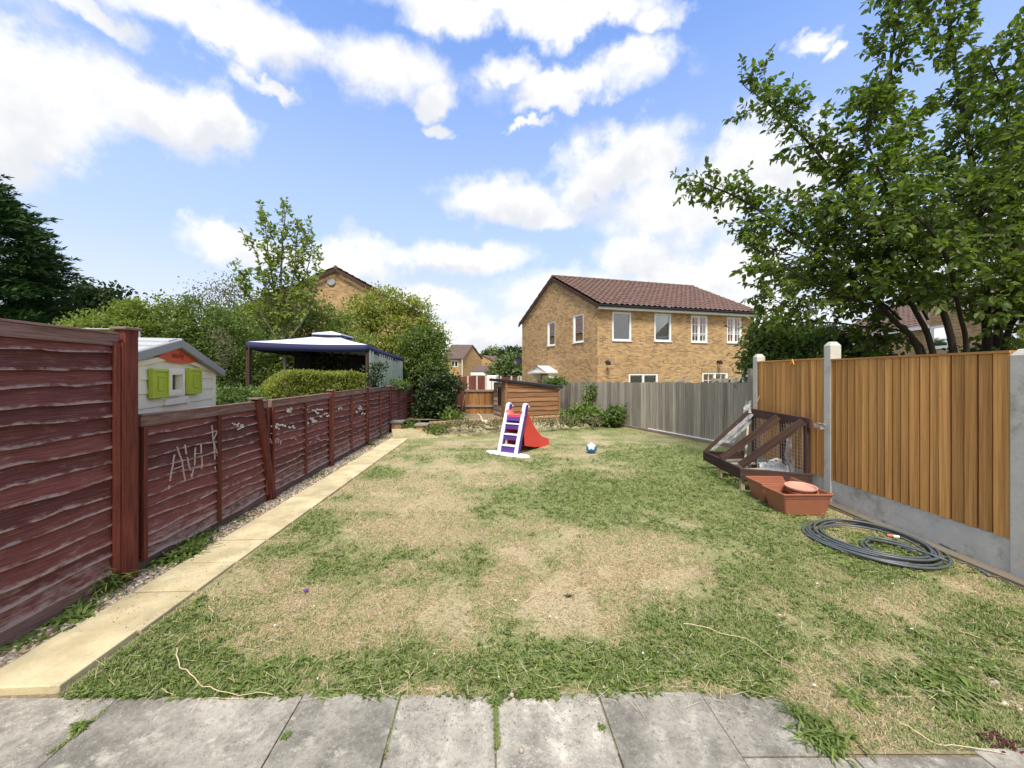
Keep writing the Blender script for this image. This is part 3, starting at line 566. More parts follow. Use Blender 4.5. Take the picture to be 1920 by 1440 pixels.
# ------------------------------------------------------------------ timber panels
def lap_slats(mb, fr, s0, s1, z0, z1, n, d=0.0, amp=0.0085, seg=26):
    h = (z1 - z0) / n; rg = mb.rg
    for i in range(n):
        r = rg.random(); ph = rg.random() * 9; a = amp * rg.uniform(.6, 1.5); N = seg
        kn = [(rg.uniform(s0, s1), rg.uniform(-1.6, 1.6) * amp, rg.uniform(.05, .13)) for _ in range(3)]
        zb0 = z0 + i * h; zt = zb0 + h * 1.14 if i < n - 1 else zb0 + h
        tilt = rg.uniform(-.006, .006); row = []
        for k in range(N + 1):
            s = s0 + (s1 - s0) * k / N
            zb = zb0 + a * (math.sin(s * 3.1 + ph) + .6 * math.sin(s * 7.3 + ph * 2.3)) + sum(q * math.exp(-((s - c) / w) ** 2) for c, q, w in kn) + tilt * (s - s0)
            dd = d + 0.006 * math.sin(s * 2.2 + ph)
            row.append((s, zb, dd))
        for k in range(N):
            (sa, za, da), (sb, zc, db) = row[k], row[k + 1]
            u0, u1 = sa + ph * 5, sb + ph * 5; b = i * 3
            mb.face([fr.pt(sa, za, da + .046), fr.pt(sb, zc, db + .046), fr.pt(sb, zt, d + .008), fr.pt(sa, zt, d + .008)], [(u0, b + .02), (u1, b + .02), (u1, b + .98), (u0, b + .98)], r)
            mb.face([fr.pt(sb, zc, db + .046), fr.pt(sa, za, da + .046), fr.pt(sa, za + .004, da + .016), fr.pt(sb, zc + .004, db + .016)], [(u0, b + .02), (u1, b + .02), (u1, b + .05), (u0, b + .05)], r)
            mb.face([fr.pt(sb, zc + .004, db + .016), fr.pt(sa, za + .004, da + .016), fr.pt(sa, zt, d - .004), fr.pt(sb, zt, d - .004)], [(u0, b + .05), (u1, b + .05), (u1, b + .98), (u0, b + .98)], r)
def lap_panel(root, fr, s0, s1, z0, z1, n, seed, mid=True, tilt=0.0, topz=0.0):
    mb = MB(seed); lap_slats(mb, fr, s0 + .02, s1 - .02, z0, z1 - 0.05, n)
    pan = mb.build('fence_panel', MAT['redwood'], root)
    m2 = MB(seed + 50)
    m2.wbox(fr, s0 + .005, s0 + .045, z0, z1 - .085, .046, .068); m2.wbox(fr, s1 - .045, s1 - .005, z0, z1 - .085, .046, .068)
    if mid: m = (s0 + s1) / 2; m2.wbox(fr, m - .018, m + .018, z0, z1 - .085, .047, .070)
    m2.wbox(fr, s0 - .01, s0 + .045, z0, z1 - .09, -.035, .03); m2.wbox(fr, s1 - .045, s1 + .01, z0, z1 - .09, -.035, .03)  # rear strips added to block light through the slat end gaps
    m2.build('batten', MAT['redpost'], pan, split=True)
    m3 = MB(seed + 90); f = fr.pt; z1b = z1 + topz
    m3.hexa([f(s0, z1 - .085, .0), f(s1, z1b - .085, .0), f(s1, z1b - .085, .05), f(s0, z1 - .085, .05), f(s0, z1, .0), f(s1, z1b, .0), f(s1, z1b, .05), f(s0, z1, .05)])
    m3.hexa([f(s0, z1 + .002, -.01), f(s1, z1b + .002, -.01), f(s1, z1b + .002, .06), f(s0, z1 + .002, .06), f(s0, z1 + .018, -.01), f(s1, z1b + .018, -.01), f(s1, z1b + .018, .06), f(s0, z1 + .018, .06)])
    m3.build('top_rail', MAT['redrail'], pan, bevel=0.003)
    return pan
def post(root, p, z0, z1, w=0.085, lean=(0, 0), mat='redpost', cap=True, name='post', rot=0.05):
    mb = MB(int(p[1] * 100)); b = np.array((p[0], p[1], z0)); t = np.array((p[0] + lean[0], p[1] + lean[1], z1))
    up = (math.sin(rot), math.cos(rot), 0)
    mb.beam(b, t, w, w, up)
    o = mb.build(name, MAT[mat], root, bevel=0.005)
    if cap:
        c = MB(3); c.beam(t + V3(0, 0, .001), t + V3(0, 0, .024), w + .035, w + .035, up); c.build('post_cap', MAT['greyrail'], o, bevel=0.006)
    return o
fl = Frame((left_x(1.0), 1.0), (left_x(18.0), 18.0))
def sY(Y): return (Y - 1.0) / (fl.u[1])
root = thing('tall_fence', 'tall dark red waney lap panel with grey top rail at the left edge', 'fence', (left_x(2.2), 2.2, 0))
lap_panel(root, fl, sY(1.12), sY(2.98), 0.13, 1.975, 15, 101, mid=False, topz=-0.02)
m = MB(5); m.wbox(fl, sY(1.12), sY(3.0), 0.0, 0.125, 0.0, 0.03); m.build('gravel_board', MAT['redrail'], root)
post(root, (left_x(3.06) + .035, 3.06), -.05, 2.0, 0.1)
m = MB(6); m.wbox(fl, sY(2.985), sY(3.02), 0.1, 1.9, 0.03, 0.075); m.build('batten', MAT['redpost'], root)
post(root, (left_x(1.06) + .035, 1.06), -.05, 2.0, 0.1)
# thin mast of pale pipe behind the tall panel
lowf = thing('low_fence', 'long low dark red waney lap fence with chalk scribbles along the gravel', 'fence', (left_x(8), 8, 0))
py_ = [3.14, 5.02, 6.92, 8.92, 10.95, 12.9, 14.7, 16.5]; tz = [1.30, 1.30, 1.31, 1.30, 1.27, 1.25, 1.20, 1.12, 1.05]
low_panels = []
for i in range(7):
    low_panels.append(lap_panel(lowf, fl, sY(py_[i] + .03), sY(py_[i + 1] - .05), 0.10, tz[i], 11, 200 + i))
m = MB(8)
for i in range(7): m.wbox(fl, sY(py_[i] + .03), sY(py_[i + 1] - .05), -0.02, 0.098, 0.0, 0.028)
m.build('gravel_board', MAT['redrail'], lowf, split=True)
post(lowf, (left_x(5.06) + .045, 5.06), -.05, 1.34, .095, (0.02, -0.33))
for i in range(2, 8): post(lowf, (left_x(py_[i]) + .03, py_[i]), -.05, tz[i] + .04, .085, (0, random.Random(i).uniform(-.03, .03)))
# chalk: drawn strokes on the slats
def chalk(strokes, parent, mat='chalk', w=0.006, d=0.052, name='chalk_writing'):
    mb = MB(4)
    for st in strokes:
        q = []
        for (px, py) in st: q.append(fl.px(px, py))
        pts = []
        for (a, b) in zip(q[:-1], q[1:]):
            n = max(2, int(math.hypot(a[0] - b[0], a[1] - b[1]) / .03))
            for k in range(n): t = k / n; pts.append((a[0] * (1 - t) + b[0] * t + mb.rg.uniform(-.003, .003), a[1] * (1 - t) + b[1] * t))
        pts.append(q[-1])
        for (a, b) in zip(pts[:-1], pts[1:]):
            if mb.rg.random() < .12: continue
            dx, dz = b[0] - a[0], b[1] - a[1]; L = math.hypot(dx, dz) + 1e-6; nx, nz = -dz / L * w / 2, dx / L * w / 2
            mb.hexa([fl.pt(a[0] - nx, a[1] - nz, d - .012), fl.pt(b[0] - nx, b[1] - nz, d - .012), fl.pt(b[0] - nx, b[1] - nz, d), fl.pt(a[0] - nx, a[1] - nz, d),
                     fl.pt(a[0] + nx, a[1] + nz, d - .012), fl.pt(b[0] + nx, b[1] + nz, d - .012), fl.pt(b[0] + nx, b[1] + nz, d), fl.pt(a[0] + nx, a[1] + nz, d)])
    return mb.build(name, MAT[mat], parent)
def c1(*pts): return [(x / 4, 560 + y / 4) for x, y in pts]
chalk([c1((1225,1430),(1245,1310),(1262,1200),(1290,1110),(1325,1220),(1350,1370)), c1((1258,1280),(1330,1255)), c1((1350,1095),(1365,1190),(1390,1290),(1400,1340),(1422,1250),(1430,1090)), c1((1468,1090),(1478,1200),(1476,1330)), c1((1425,1165),(1475,1160))], low_panels[0], w=0.0038)
chalk([c1((1555,950),(1565,1060),(1575,1160),(1580,1280)), c1((1600,980),(1565,1060),(1600,1180),(1625,1270)), c1((1575,1180),(1610,1175))], low_panels[0], w=0.003)
rg = random.Random(12)
def scrib(px, py, w, h, n, k):
    out = []
    for i in range(n):
        x = px + rg.uniform(-w, w); y = py + rg.uniform(-h, h); st = []
        for j in range(k): st.append((x, y)); x += rg.uniform(-w * .5, w * .6); y += rg.uniform(-h * .6, h * .6)
        out.append(st)
    return out
chalk(scrib(447, 800, 10, 5, 5, 4) + scrib(430, 795, 6, 4, 2, 3), low_panels[0], 'chalk_white', 0.010)
chalk(scrib(541, 768, 7, 5, 4, 4) + scrib(515, 797, 14, 5, 6, 4) + scrib(541, 802, 6, 3, 3, 3) + scrib(580, 768, 15, 2, 3, 3) + scrib(573, 790, 10, 6, 5, 4) + scrib(600, 778, 8, 6, 4, 4), low_panels[1], 'chalk_white', 0.022)
chalk([[(490,812),(497,811)],[(500,813),(507,811)],[(497,833),(499,822),(503,832),(507,820)],[(510,832),(511,822),(517,824),(511,828)],[(514,830),(521,826),(519,833)]] + scrib(560, 828, 12, 5, 3, 3) + scrib(590, 822, 14, 4, 3, 4), low_panels[1], 'chalk', 0.007)
chalk(scrib(634, 767, 5, 4, 4, 4) + scrib(670, 768, 6, 5, 5, 4) + scrib(676, 776, 4, 3, 2, 3), low_panels[2], 'chalk_white', 0.028)

# ------------------------------------------------------------------ right fence: concrete posts, gravel boards, orange feather boards
RX = 4.10
rf = thing('feather_board_fence', 'orange brown feather board fence with concrete posts on the right', 'fence', (RX, 4, 0))
fr_ = Frame((RX, 1.0), (RX, 7.2), flip=False)
if fr_.n[0] > 0: fr_.n = -fr_.n
RP = [1.30, 3.08, 4.95, 6.42]
def concrete_post(root, x, y, z1, w=0.11):
    mb = MB(int(y * 10)); t = 0.04
    mb.hexa([(x - t, y - w/2, -.1), (x + .10, y - w/2, -.1), (x + .10, y + w/2, -.1), (x - t, y + w/2, -.1), (x - t, y - w/2, z1 - .05), (x + .10, y - w/2, z1 - .05), (x + .10, y + w/2, z1 - .05), (x - t, y + w/2, z1 - .05)])
    e = .03; zb = z1 - .05
    mb.hexa([(x - t, y - w/2, zb), (x + .10, y - w/2, zb), (x + .10, y + w/2, zb), (x - t, y + w/2, zb), (x - t + e, y - w/2 + e, z1), (x + .10 - e, y - w/2 + e, z1), (x + .10 - e, y + w/2 - e, z1), (x - t + e, y + w/2 - e, z1)])
    return mb.build('concrete_post', MAT['concrete'], root, bevel=0.008)
for y, z in zip(RP, (1.86, 1.855, 2.07, 1.99)): concrete_post(rf, RX, y, z)
for i in range(3):
    a, b = RP[i] + .055 - 1.0, RP[i + 1] - .055 - 1.0; zt = (1.84, 1.845, 1.865)[i]
    mb = MB(300 + i); s = a + 0.035; rg = mb.rg
    while s < b - 0.03:
        w = rg.uniform(.082, .104); w = min(w, b - .02 - s); r = rg.random(); z0 = .305 + rg.uniform(-.006, .004)
        f = fr_.pt; e = rg.uniform(-.003, .003)
        g_ = rg.uniform(.017, .023); s2 = s + w - g_; k1 = rg.uniform(-.003, .003)
        mb.hexa([f(s, z0, .008), f(s2, z0, .008), f(s2, z0, .036 + e), f(s, z0, .026 + e), f(s + k1, zt - .02, .008), f(s2 + k1, zt - .02, .008), f(s2 + k1, zt - .02, .036 + e), f(s + k1, zt - .02, .024 + e)], r)
        s += w
    pn = mb.build('fence_panel', MAT['orange'], rf)
    m4 = MB(310 + i); m4.wbox(fr_, a, b, .31, zt - .02, .010, .0135); m4.build('lap_shade', MAT['redpost'], pn)  # dark sheet added behind the gaps: paints lap shadow and unstained board edges
    m2 = MB(320 + i); m2.wbox(fr_, a, b, zt - .018, zt + .002, -.02, .042); m2.wbox(fr_, a, a + .033, .30, zt - .02, -.01, .033); m2.wbox(fr_, b - .02, b, .30, zt - .02, -.01, .033)
    m2.wbox(fr_, a, b, .45, .53, -.05, .0); m2.wbox(fr_, a, b, 1.55, 1.63, -.05, .0)
    m2.build('panel_frame', MAT['greyrail' if i == 9 else 'orange'], pn)
    m3 = MB(340 + i); m3.wbox(fr_, a - .01, b + .01, -.1, .302, -.02, .026); m3.build('gravel_board', MAT['concrete'], rf)
m = MB(3)
for k in ((-.04, -.06), (.03, -.07), (0, -.03), (.015, -.055)): m.beam(fr_.pt(4.55, 1.87, .05), fr_.pt(4.55 + k[0], 1.87 + k[1] * 1.3, .055), .014, .006)
tg = m.build('twine_scrap', MAT['orangetie']); tag(tg, 'orange scrap of twine hanging over the top of the far orange panel', 'twine')
# decking board at its foot
m = MB(22)
for (y0, y1, x0, z0) in ((2.2, 4.86, 3.925, 0.0),):
    for k in range(5): m.beam((x0 - .04 + k * .024 + .02, y0, .028), (x0 - .02 + k * .024 + .03, y1, .028), .019, .03, r=.4)
    m.beam((x0 + .03, y0, .012), (x0 + .055, y1, .012), .125, .018, r=.3)
tag(m.build('deck_board', MAT['deckwood'], bevel=0.002), 'grooved grey deck board lying along the foot of the right fence', 'board')

# ------------------------------------------------------------------ grey close board fence
GA = np.array((5.35, 7.72)); GB = np.array((1.98, 15.9))
gf = thing('grey_fence', 'weathered silver grey close board fence below the brick house', 'fence', (4, 11, 0))
fg = Frame(GB, GA)
if fg.n[0] > 0: fg.n = -fg.n
mb = MB(410); s = 0.0; rg = mb.rg
while s < fg.L:
    w = rg.uniform(.105, .135); r = rg.random(); t = s / fg.L
    zt = 1.33 + (1.475 - 1.33) * min(1, t / .9) + rg.uniform(-.018, .015); z0 = .07
    e = rg.uniform(-.006, .008); f = fg.pt; ln = rg.uniform(-.006, .006)
    mb.hexa([f(s, z0, 0), f(s + w - .007, z0, 0), f(s + w - .007, z0, .012 + e), f(s, z0, .030 + e), f(s + ln, zt, 0), f(s + w - .004 + ln, zt + rg.uniform(-.008, .008), 0), f(s + w - .007 + ln, zt, .012 + e), f(s + ln, zt, .030 + e)], r)
    s += w
mb.build('fence_boards', MAT['greywood'], gf)
m = MB(411); m.wbox(fg, 0, fg.L, .3, .38, -.06, -.002); m.wbox(fg, 0, fg.L, 1.1, 1.18, -.06, -.002); m.build('rail', MAT['greywood'], gf, split=True)
m = MB(412); m.wbox(fg, 3.2, fg.L, -.05, .075, -.03, .06); m.build('gravel_board', MAT['greyrail'], gf, bevel=.006)
m = MB(413); m.wbox(fg, 5.2, 7.6, .0761, .10, -.01, .055); m.build('sill_board', MAT['white'], gf, bevel=.004)
# old grey post where the two fences meet, with grey pipe
m = MB(414); m.beam((4.19, 6.72, -.05), (4.19, 6.72, 1.75), .09, .09); tag(m.build('old_fence_post', MAT['greywood'], bevel=.006), 'old grey wooden post beside the far concrete post', 'post')
# second grey fence behind it on the neighbour's side
m = MB(415); f2 = Frame((7.0, 13.5), (9.2, 14.4)); s = 0
while s < f2.L: m.wbox(f2, s, s + .11, 0, 1.52 + m.rg.uniform(-.02, .02), 0, .02); s += .12
tag(m.build('back_fence', MAT['greywood']), 'short grey fence seen just above the close board fence', 'fence')

# ------------------------------------------------------------------ low brick wall, piers, far gate fence
wl0 = P(806, 792, 10.45)[:2]; wl1 = P(1060, 781, 12.2)[:2]; fw = Frame(wl0, wl1)
lw = thing('low_brick_wall', 'low buff brick retaining wall across the end of the lawn', 'wall', (wl0[0], wl0[1], 0))
m = MB(50); m.wbox(fw, 0, fw.L, -.05, .295, -.11, 0); m.build('brickwork', MAT['brick_low'], lw)
m = MB(51); s = 0
while s < fw.L - .05: m.wbox(fw, s, s + .215, .2955, .355, -.105, .012 + m.rg.uniform(0, .008)); s += .225
m.build('coping', MAT['brick_low'], lw, bevel=.005)
for nm, p, lab in (('brick_pier', (-2.42, 10.4), 'short brick pier with grey cap, right of the path end'), ('brick_pier', (-3.27, 11.0), 'short brick pier with grey cap, against the red fence')):
    r_ = thing(nm, lab, 'pier', (p[0], p[1], 0), 'piers at the end of the path')
    m = MB(52); m.box(p[0] - .14, p[0] + .14, p[1] - .14, p[1] + .14, -.02, .27); m.build('brickwork', MAT['brick_low'], r_)
    m = MB(53); m.box(p[0] - .18, p[0] + .18, p[1] - .18, p[1] + .18, .2705, .325); m.build('cap_slab', MAT['capstone'], r_, bevel=.008)
m = MB(54); m.box(-2.55, -2.2, 10.0, 10.28, .01, .05); tag(m.build('step_slab', MAT['capstone'], bevel=.008), 'small flat grey slab at the foot of the right pier', 'slab')

# bank of soil sloping up to the wall
V = []; nb = 60
for i in range(nb + 1):
    s = -1.0 + (fw.L + 1.6) * i / nb
    for j in range(9):
        d = .55 * (1 - j / 8.); h = .18 * (j / 8.) ** 1.3 * (.75 + .5 * float(fbm(s * 2.3, d * 3, 8, 3))) - (.03 if j == 0 else 0); V.append(fw.pt(s, h + .05 * float(fbm(s * 6, d * 6, 4, 2)) * min(1, j / 3), d + .01))
V = np.array(V); F = [(i * 9 + j, (i + 1) * 9 + j, (i + 1) * 9 + j + 1, i * 9 + j + 1) for i in range(nb) for j in range(8)]
tag(np_mesh('soil_bank', V, F, MAT['lawn'], smooth=True, vattr={'green': .35 + .3 * fbm(V[:, 0] * 3, V[:, 1] * 3, 2, 3), 'bare': .2 + .45 * fbm(V[:, 0] * 2 + 4, V[:, 1] * 2, 6, 3)}), kind='structure')
def close_board(root, fr, s0, s1, z0, z1, w, mat, seed, rails=True, name='fence_panel', d=0.0):
    mb = MB(seed); s = s0
    while s < s1 - .01:
        ww = min(w * mb.rg.uniform(.93, 1.05), s1 - s); mb.wbox(fr, s, s + ww - .004, z0, z1 + mb.rg.uniform(-.008, .008), d, d + .018 + mb.rg.uniform(0, .006)); s += ww
    o = mb.build(name, MAT[mat], root)
    if rails:
        m = MB(seed + 1)
        for zz in rails: m.wbox(fr, s0, s1, zz, zz + .07, d + .026, d + .07)
        m.build('rail', MAT['greyrail'], o, split=True)
    return o
gA = P(800, 760, 15.2)[:2]; gB = P(868, 760, 14.6)[:2]; gC = P(928, 760, 14.6)[:2]
g1 = thing('gate_fence', 'brown board fence with grey rails behind the low wall', 'fence', (gB[0], gB[1], .1))
fa = Frame(gA, gB); fb = Frame(gB, gC)
close_board(g1, fa, 0, fa.L, .0, 1.09, .12, 'redfence', 61, (.42, 1.0))
close_board(g1, fb, 0, fb.L, .0, 1.07, .13, 'browngate', 63, (.42, 1.0))
m = MB(65); m.beam((gB[0], gB[1] - .1, -.1), (gB[0], gB[1] - .1, 1.42), .14, .12, (0, 1, 0)); m.build('post', MAT['redpost'], g1, bevel=.006)
m = MB(66); m.beam(P(862, 788, 13.9), P(872, 741, 14.35), .035, .035); tag(m.build('leaning_stick', MAT['greyrail']), 'thin grey stick leaning on the gate post behind the low wall', 'stick')

# ------------------------------------------------------------------ shed
sh = thing('garden_shed', 'low brown timber shed with black felt roof behind the slide', 'shed', (0.4, 13.2, .1))
SA = P(948, 700, 13.1)[:2]; SB = P(1048, 700, 13.9)[:2]; SC = P(926, 700, 14.2)[:2]
fs = Frame(SA, SB); f3 = Frame(SC, SA)
zL = EYE - (715 - HZ) * 13.1 / FPX; zR = EYE - (729 - HZ) * 13.9 / FPX; z0 = .05
mb = MB(70); n = 8
def shed_top(s): return zL + (zR - zL) * s / fs.L
zz = z0; hh = (zL - z0) / 8.3
for i in range(9):
    r = mb.rg.random(); b0 = z0 + i * hh
    for k in range(12):
        sa, sb = fs.L * k / 12, fs.L * (k + 1) / 12; wv = lambda s: .008 * math.sin(s * 4 + i * 2.1) + .006 * math.sin(s * 9 + i)
        za, zb = b0 + wv(sa), b0 + wv(sb); ta, tb = min(b0 + hh * 1.05, shed_top(sa)), min(b0 + hh * 1.05, shed_top(sb))
        if za >= ta or zb >= tb: continue
        mb.face([fs.pt(sa, za, .028), fs.pt(sb, zb, .028), fs.pt(sb, tb, .004), fs.pt(sa, ta, .004)], [(sa + i * 3, i), (sb + i * 3, i), (sb + i * 3, i + .15), (sa + i * 3, i + .15)], r)
        mb.face([fs.pt(sb, zb, .028), fs.pt(sa, za, .028), fs.pt(sa, za, .0), fs.pt(sb, zb, .0)], None, r)
mb.build('side_cladding', MAT['shedwood'], sh)
mb = MB(71); b = f3.L
for i in range(9):
    z_ = z0 + i * hh
    if z_ + hh > zL + .1: break
    for (a0, a1) in ((0.02, .35 * b), (.75 * b, b - .02)) if 3 <= i <= 6 else ((0.02, b - .02),):
        mb.face([f3.pt(a0, z_, .024), f3.pt(a1, z_, .024), f3.pt(a1, z_ + hh, .004), f3.pt(a0, z_ + hh, .004)], None, mb.rg.random())
mb.build('front_cladding', MAT['greyrail'], sh)
m = MB(72); m.wbox(f3, .34 * b, .76 * b, z0 + 2.9 * hh, z0 + 7 * hh, -.02, .0); m.build('window_pane', MAT['black'], sh)
m = MB(73); m.wbox(f3, b - .3, b - .02, z0, zL - .08, .026, .045); m.wbox(fs, -.02, .05, z0, zL - .02, .03, .05); m.wbox(fs, fs.L - .05, fs.L + .02, z0, zR - .01, .03, .05); m.build('corner_trim', MAT['shedwood'], sh, bevel=.004, split=True)
m = MB(74); A0 = fs.pt(-.16, zL, .10); A1 = fs.pt(fs.L + .08, zR, .10); dv = V3(SC[0] - SA[0], SC[1] - SA[1], 0); dv = dv * 1.15
A0 = V3(*A0); A1 = V3(*A1); A2 = A1 + V3(.2, 1.35, .0); A3 = A0 + dv
m.hexa([A0, A1, A2, A3, A0 + V3(0, 0, .085), A1 + V3(0, 0, .085), A2 + V3(0, 0, .085), A3 + V3(0, 0, .085)])
m.build('roof', MAT['felt'], sh, bevel=.01)
m = MB(75); m.face([fs.pt(0.01, z0, -.01), fs.pt(fs.L, z0, -.01), fs.pt(fs.L, zR, -.01), fs.pt(0.01, zL, -.01)]); m.face([fs.pt(fs.L, z0, -.01), fs.pt(fs.L, z0, -1.3), fs.pt(fs.L, zR, -1.3), fs.pt(fs.L, zR, -.01)]); m.build('inner_wall', MAT['dark'], sh)

# ------------------------------------------------------------------ houses
def wall(mb, fr, s0, s1, z0, z1, holes=(), reveal=.09):
    S = sorted({s0, s1, *[h[0] for h in holes], *[h[1] for h in holes]}); Z = sorted({z0, z1, *[h[2] for h in holes], *[h[3] for h in holes]})
    for a, b in zip(S[:-1], S[1:]):
        for c, d in zip(Z[:-1], Z[1:]):
            if any(h[0] - 1e-6 <= a and b <= h[1] + 1e-6 and h[2] - 1e-6 <= c and d <= h[3] + 1e-6 for h in holes): continue
            mb.face([fr.pt(a, c), fr.pt(b, c), fr.pt(b, d), fr.pt(a, d)], [(a, c), (b, c), (b, d), (a, d)])
    for a, b, c, d in holes:
        for q in (((a, c), (b, c)), ((b, c), (b, d)), ((b, d), (a, d)), ((a, d), (a, c))):
            (p, z), (p2, z2) = q
            mb.face([fr.pt(p, z), fr.pt(p2, z2), fr.pt(p2, z2, -reveal), fr.pt(p, z, -reveal)], [(p, z), (p2, z2), (p2 + .05, z2 + .05), (p + .05, z + .05)])
def window(root, fr, h, mull=0, bars=0, behind='dark', half=None, fw_=.075, sill=True):
    a, b, c, d = h; m = MB(1); D0, D1 = -.085, -.02
    m.wbox(fr, a, b, c, c + fw_, D0, D1); m.wbox(fr, a, b, d - fw_, d, D0, D1); m.wbox(fr, a, a + fw_, c + fw_, d - fw_, D0, D1); m.wbox(fr, b - fw_, b, c + fw_, d - fw_, D0, D1)
    for k in range(mull):
        x = a + (b - a) * (k + 1) / (mull + 1); m.wbox(fr, x - fw_ * .55, x + fw_ * .55, c + fw_, d - fw_, D0, D1 - .002)
    if bars:
        cells = mull + 1
        for k in range(cells):
            x0 = a + (b - a) * k / cells + fw_; x1 = a + (b - a) * (k + 1) / cells - fw_ * (.55 if k < mull else 1)
            x = (x0 + x1) / 2; m.wbox(fr, x - .011, x + .011, c + fw_, d - fw_, D0 + .03, D0 + .042)
            for j in range(1, bars): z = c + (d - c) * j / bars; m.wbox(fr, x0 - fw_ * .4, x1, z - .011, z + .011, D0 + .03, D0 + .044)
    if sill: m.wbox(fr, a - .03, b + .03, c - .035, c - .001, -.08, .045)
    o = m.build('window', MAT['upvc'], root)
    g = MB(2); g.wbox(fr, a + fw_ * .9, b - fw_ * .9, c + fw_ * .9, d - fw_ * .9, D0 + .012, D0 + .02); g.build('pane', MAT['glass'], o)
    g = MB(2)
    if behind == 'curtain':
        N = 30
        for k in range(N):
            x0, x1 = a + (b - a) * k / N, a + (b - a) * (k + 1) / N; e0, e1 = .02 * math.sin(k * 1.3), .02 * math.sin((k + 1) * 1.3)
            g.face([fr.pt(x0, c, -.18 + e0), fr.pt(x1, c, -.18 + e1), fr.pt(x1, d, -.18 + e1), fr.pt(x0, d, -.18 + e0)])
        g.build('curtain', MAT['curtain'], o)
    elif behind == 'blind_or_reflection': g.wbox(fr, a, b, c, d, -.2, -.19); g.build('blind_or_reflection', MAT['blind_or_reflection'], o)  # olive sheet behind the glass, a reflection put into colour
    elif behind == 'slats':
        z = c
        while z < d: g.wbox(fr, a, b, z, z + .03, -.17, -.16); z += .055
        g.build('blind_or_reflection', MAT['curtain'], o)
    g = MB(2); g.wbox(fr, a - .05, b + .05, c - .05, d + .05, -.9, -.85); g.build('room_dark', MAT['dark'], o)  # near-black sheet paints the darkness of the unlit room
    return o
def tiled(mb, E0, E1, R0, R1, tw=.30, th=.33, sub=6, amp=.042, step=.034, seed=1):
    """E0,E1 eaves ends, R0,R1 ridge ends (3d)"""
    E0, E1, R0, R1 = [np.array(q, float) for q in (E0, E1, R0, R1)]; rs = np.random.RandomState(seed)
    n = unit(np.cross(E1 - E0, R0 - E0)); n = n if n[2] > 0 else -n
    nu = max(2, int(round(np.linalg.norm(E1 - E0) / tw))); nv = max(1, int(round(np.linalg.norm(R0 - E0) / th)))
    U = np.linspace(0, 1, nu * sub + 1); prof = amp * np.clip(np.cos(2 * np.pi * U * nu) * .9 + .25, -.3, 1)
    base = len(mb.v); rows = 0
    for r in range(nv):
        jit = np.repeat(rs.randn(nu) * .004, sub); jit = np.append(jit, jit[-1])
        for (v, lift) in ((r / nv, step), ((r + 1) / nv, 0.0)):
            for k, u in enumerate(U):
                p = (E0 * (1 - u) + E1 * u) * (1 - v) + (R0 * (1 - u) + R1 * u) * v + n * (prof[k] + lift + jit[k] + .03)
                mb.v.append(tuple(p))
            rows += 1
    W = len(U); Le = np.linalg.norm(E1 - E0); Ls = np.linalg.norm(R0 - E0)
    for r in range(rows - 1):
        for k in range(W - 1):
            a = base + r * W + k; mb.f.append((a, a + 1, a + W + 1, a + W)); u0, u1 = U[k] * Le, U[k + 1] * Le
            mb.uv.append([(u0, r * .1), (u1, r * .1), (u1, r * .1 + .1), (u0, r * .1 + .1)]); mb.r.append(.5)
def gable_house(name, label, N_, Rr, L_, ez, rz, brickm, tilem, front_holes, gable_holes, group=None, tileseed=1, tw=.30, zb=-.1, over=.12, eave_over=.28, back=True, sub=6, ridge_r=.10):
    """N_ near corner, Rr far end of the eaves front, L_ far end of the gable front (all xy). Ridge runs parallel to N->R."""
    root = thing(name, label, 'house', (*N_, 0), group)
    N_, Rr, L_ = [np.array(q, float) for q in (N_, Rr, L_)]; K = Rr + (L_ - N_)
    ff = Frame(N_, Rr); fgb = Frame(L_, N_)
    m = MB(11); wall(m, ff, 0, ff.L, zb, ez, [h[0] for h in front_holes]); wall(m, fgb, 0, fgb.L, zb, ez, [h[0] for h in gable_holes])
    hf = fgb.L / 2; m.face([fgb.pt(0, ez), fgb.pt(fgb.L, ez), fgb.pt(hf, rz)], [(0, ez), (fgb.L, ez), (hf, rz)])
    fo = Frame(Rr, K); wall(m, fo, 0, fo.L, zb, ez); m.face([fo.pt(0, ez), fo.pt(fo.L, ez), fo.pt(fo.L / 2, rz)], [(0, ez), (fo.L, ez), (fo.L / 2, rz)])
    if back: fk = Frame(K, L_); wall(m, fk, 0, fk.L, zb, ez)
    m.build('walls', MAT[brickm], root)
    # roof planes with overhang
    u = ff.u; g = fgb.n * -1.0; slope = (rz - ez) / hf; gd = unit(N_ - L_)
    def p3(q, z): return V3(q[0], q[1], z)
    m = MB(12); e = eave_over; Rm = (N_ + L_) / 2
    E0 = p3(N_ - u * over + gd * e, ez - slope * e + .06); E1 = p3(Rr + u * over + gd * e, ez - slope * e + .06)
    R0 = p3(Rm - u * over, rz + .06); R1 = p3(Rm + u * (ff.L + over), rz + .06)
    tiled(m, E0, E1, R0, R1, tw=tw, seed=tileseed, sub=sub)
    B0 = p3(L_ - u * over - gd * e, ez - slope * e + .06); B1 = p3(K + u * over - gd * e, ez - slope * e + .06)
    tiled(m, B0, B1, R0, R1, tw=tw * 1.5, th=.6, seed=tileseed + 1, sub=2)
    rf_ = m.build('roof', MAT[tilem], root)
    m = MB(13); k = 0; Lr = np.linalg.norm(R1 - R0); du = (R1 - R0) / Lr
    while k < Lr - .05: m.tube([R0 + du * k + V3(0, 0, .03), R0 + du * min(Lr, k + .43) + V3(0, 0, .04)], [ridge_r, ridge_r * 1.08], 8); k += .45
    m.build('ridge_tiles', MAT[tilem], rf_)
    return root, ff, fgb, (E0, E1, R0, R1, B0, B1)
N_ = (4.0, 18.0); L_ = (0.66, 24.9); Rr = (12.9, 20.5)
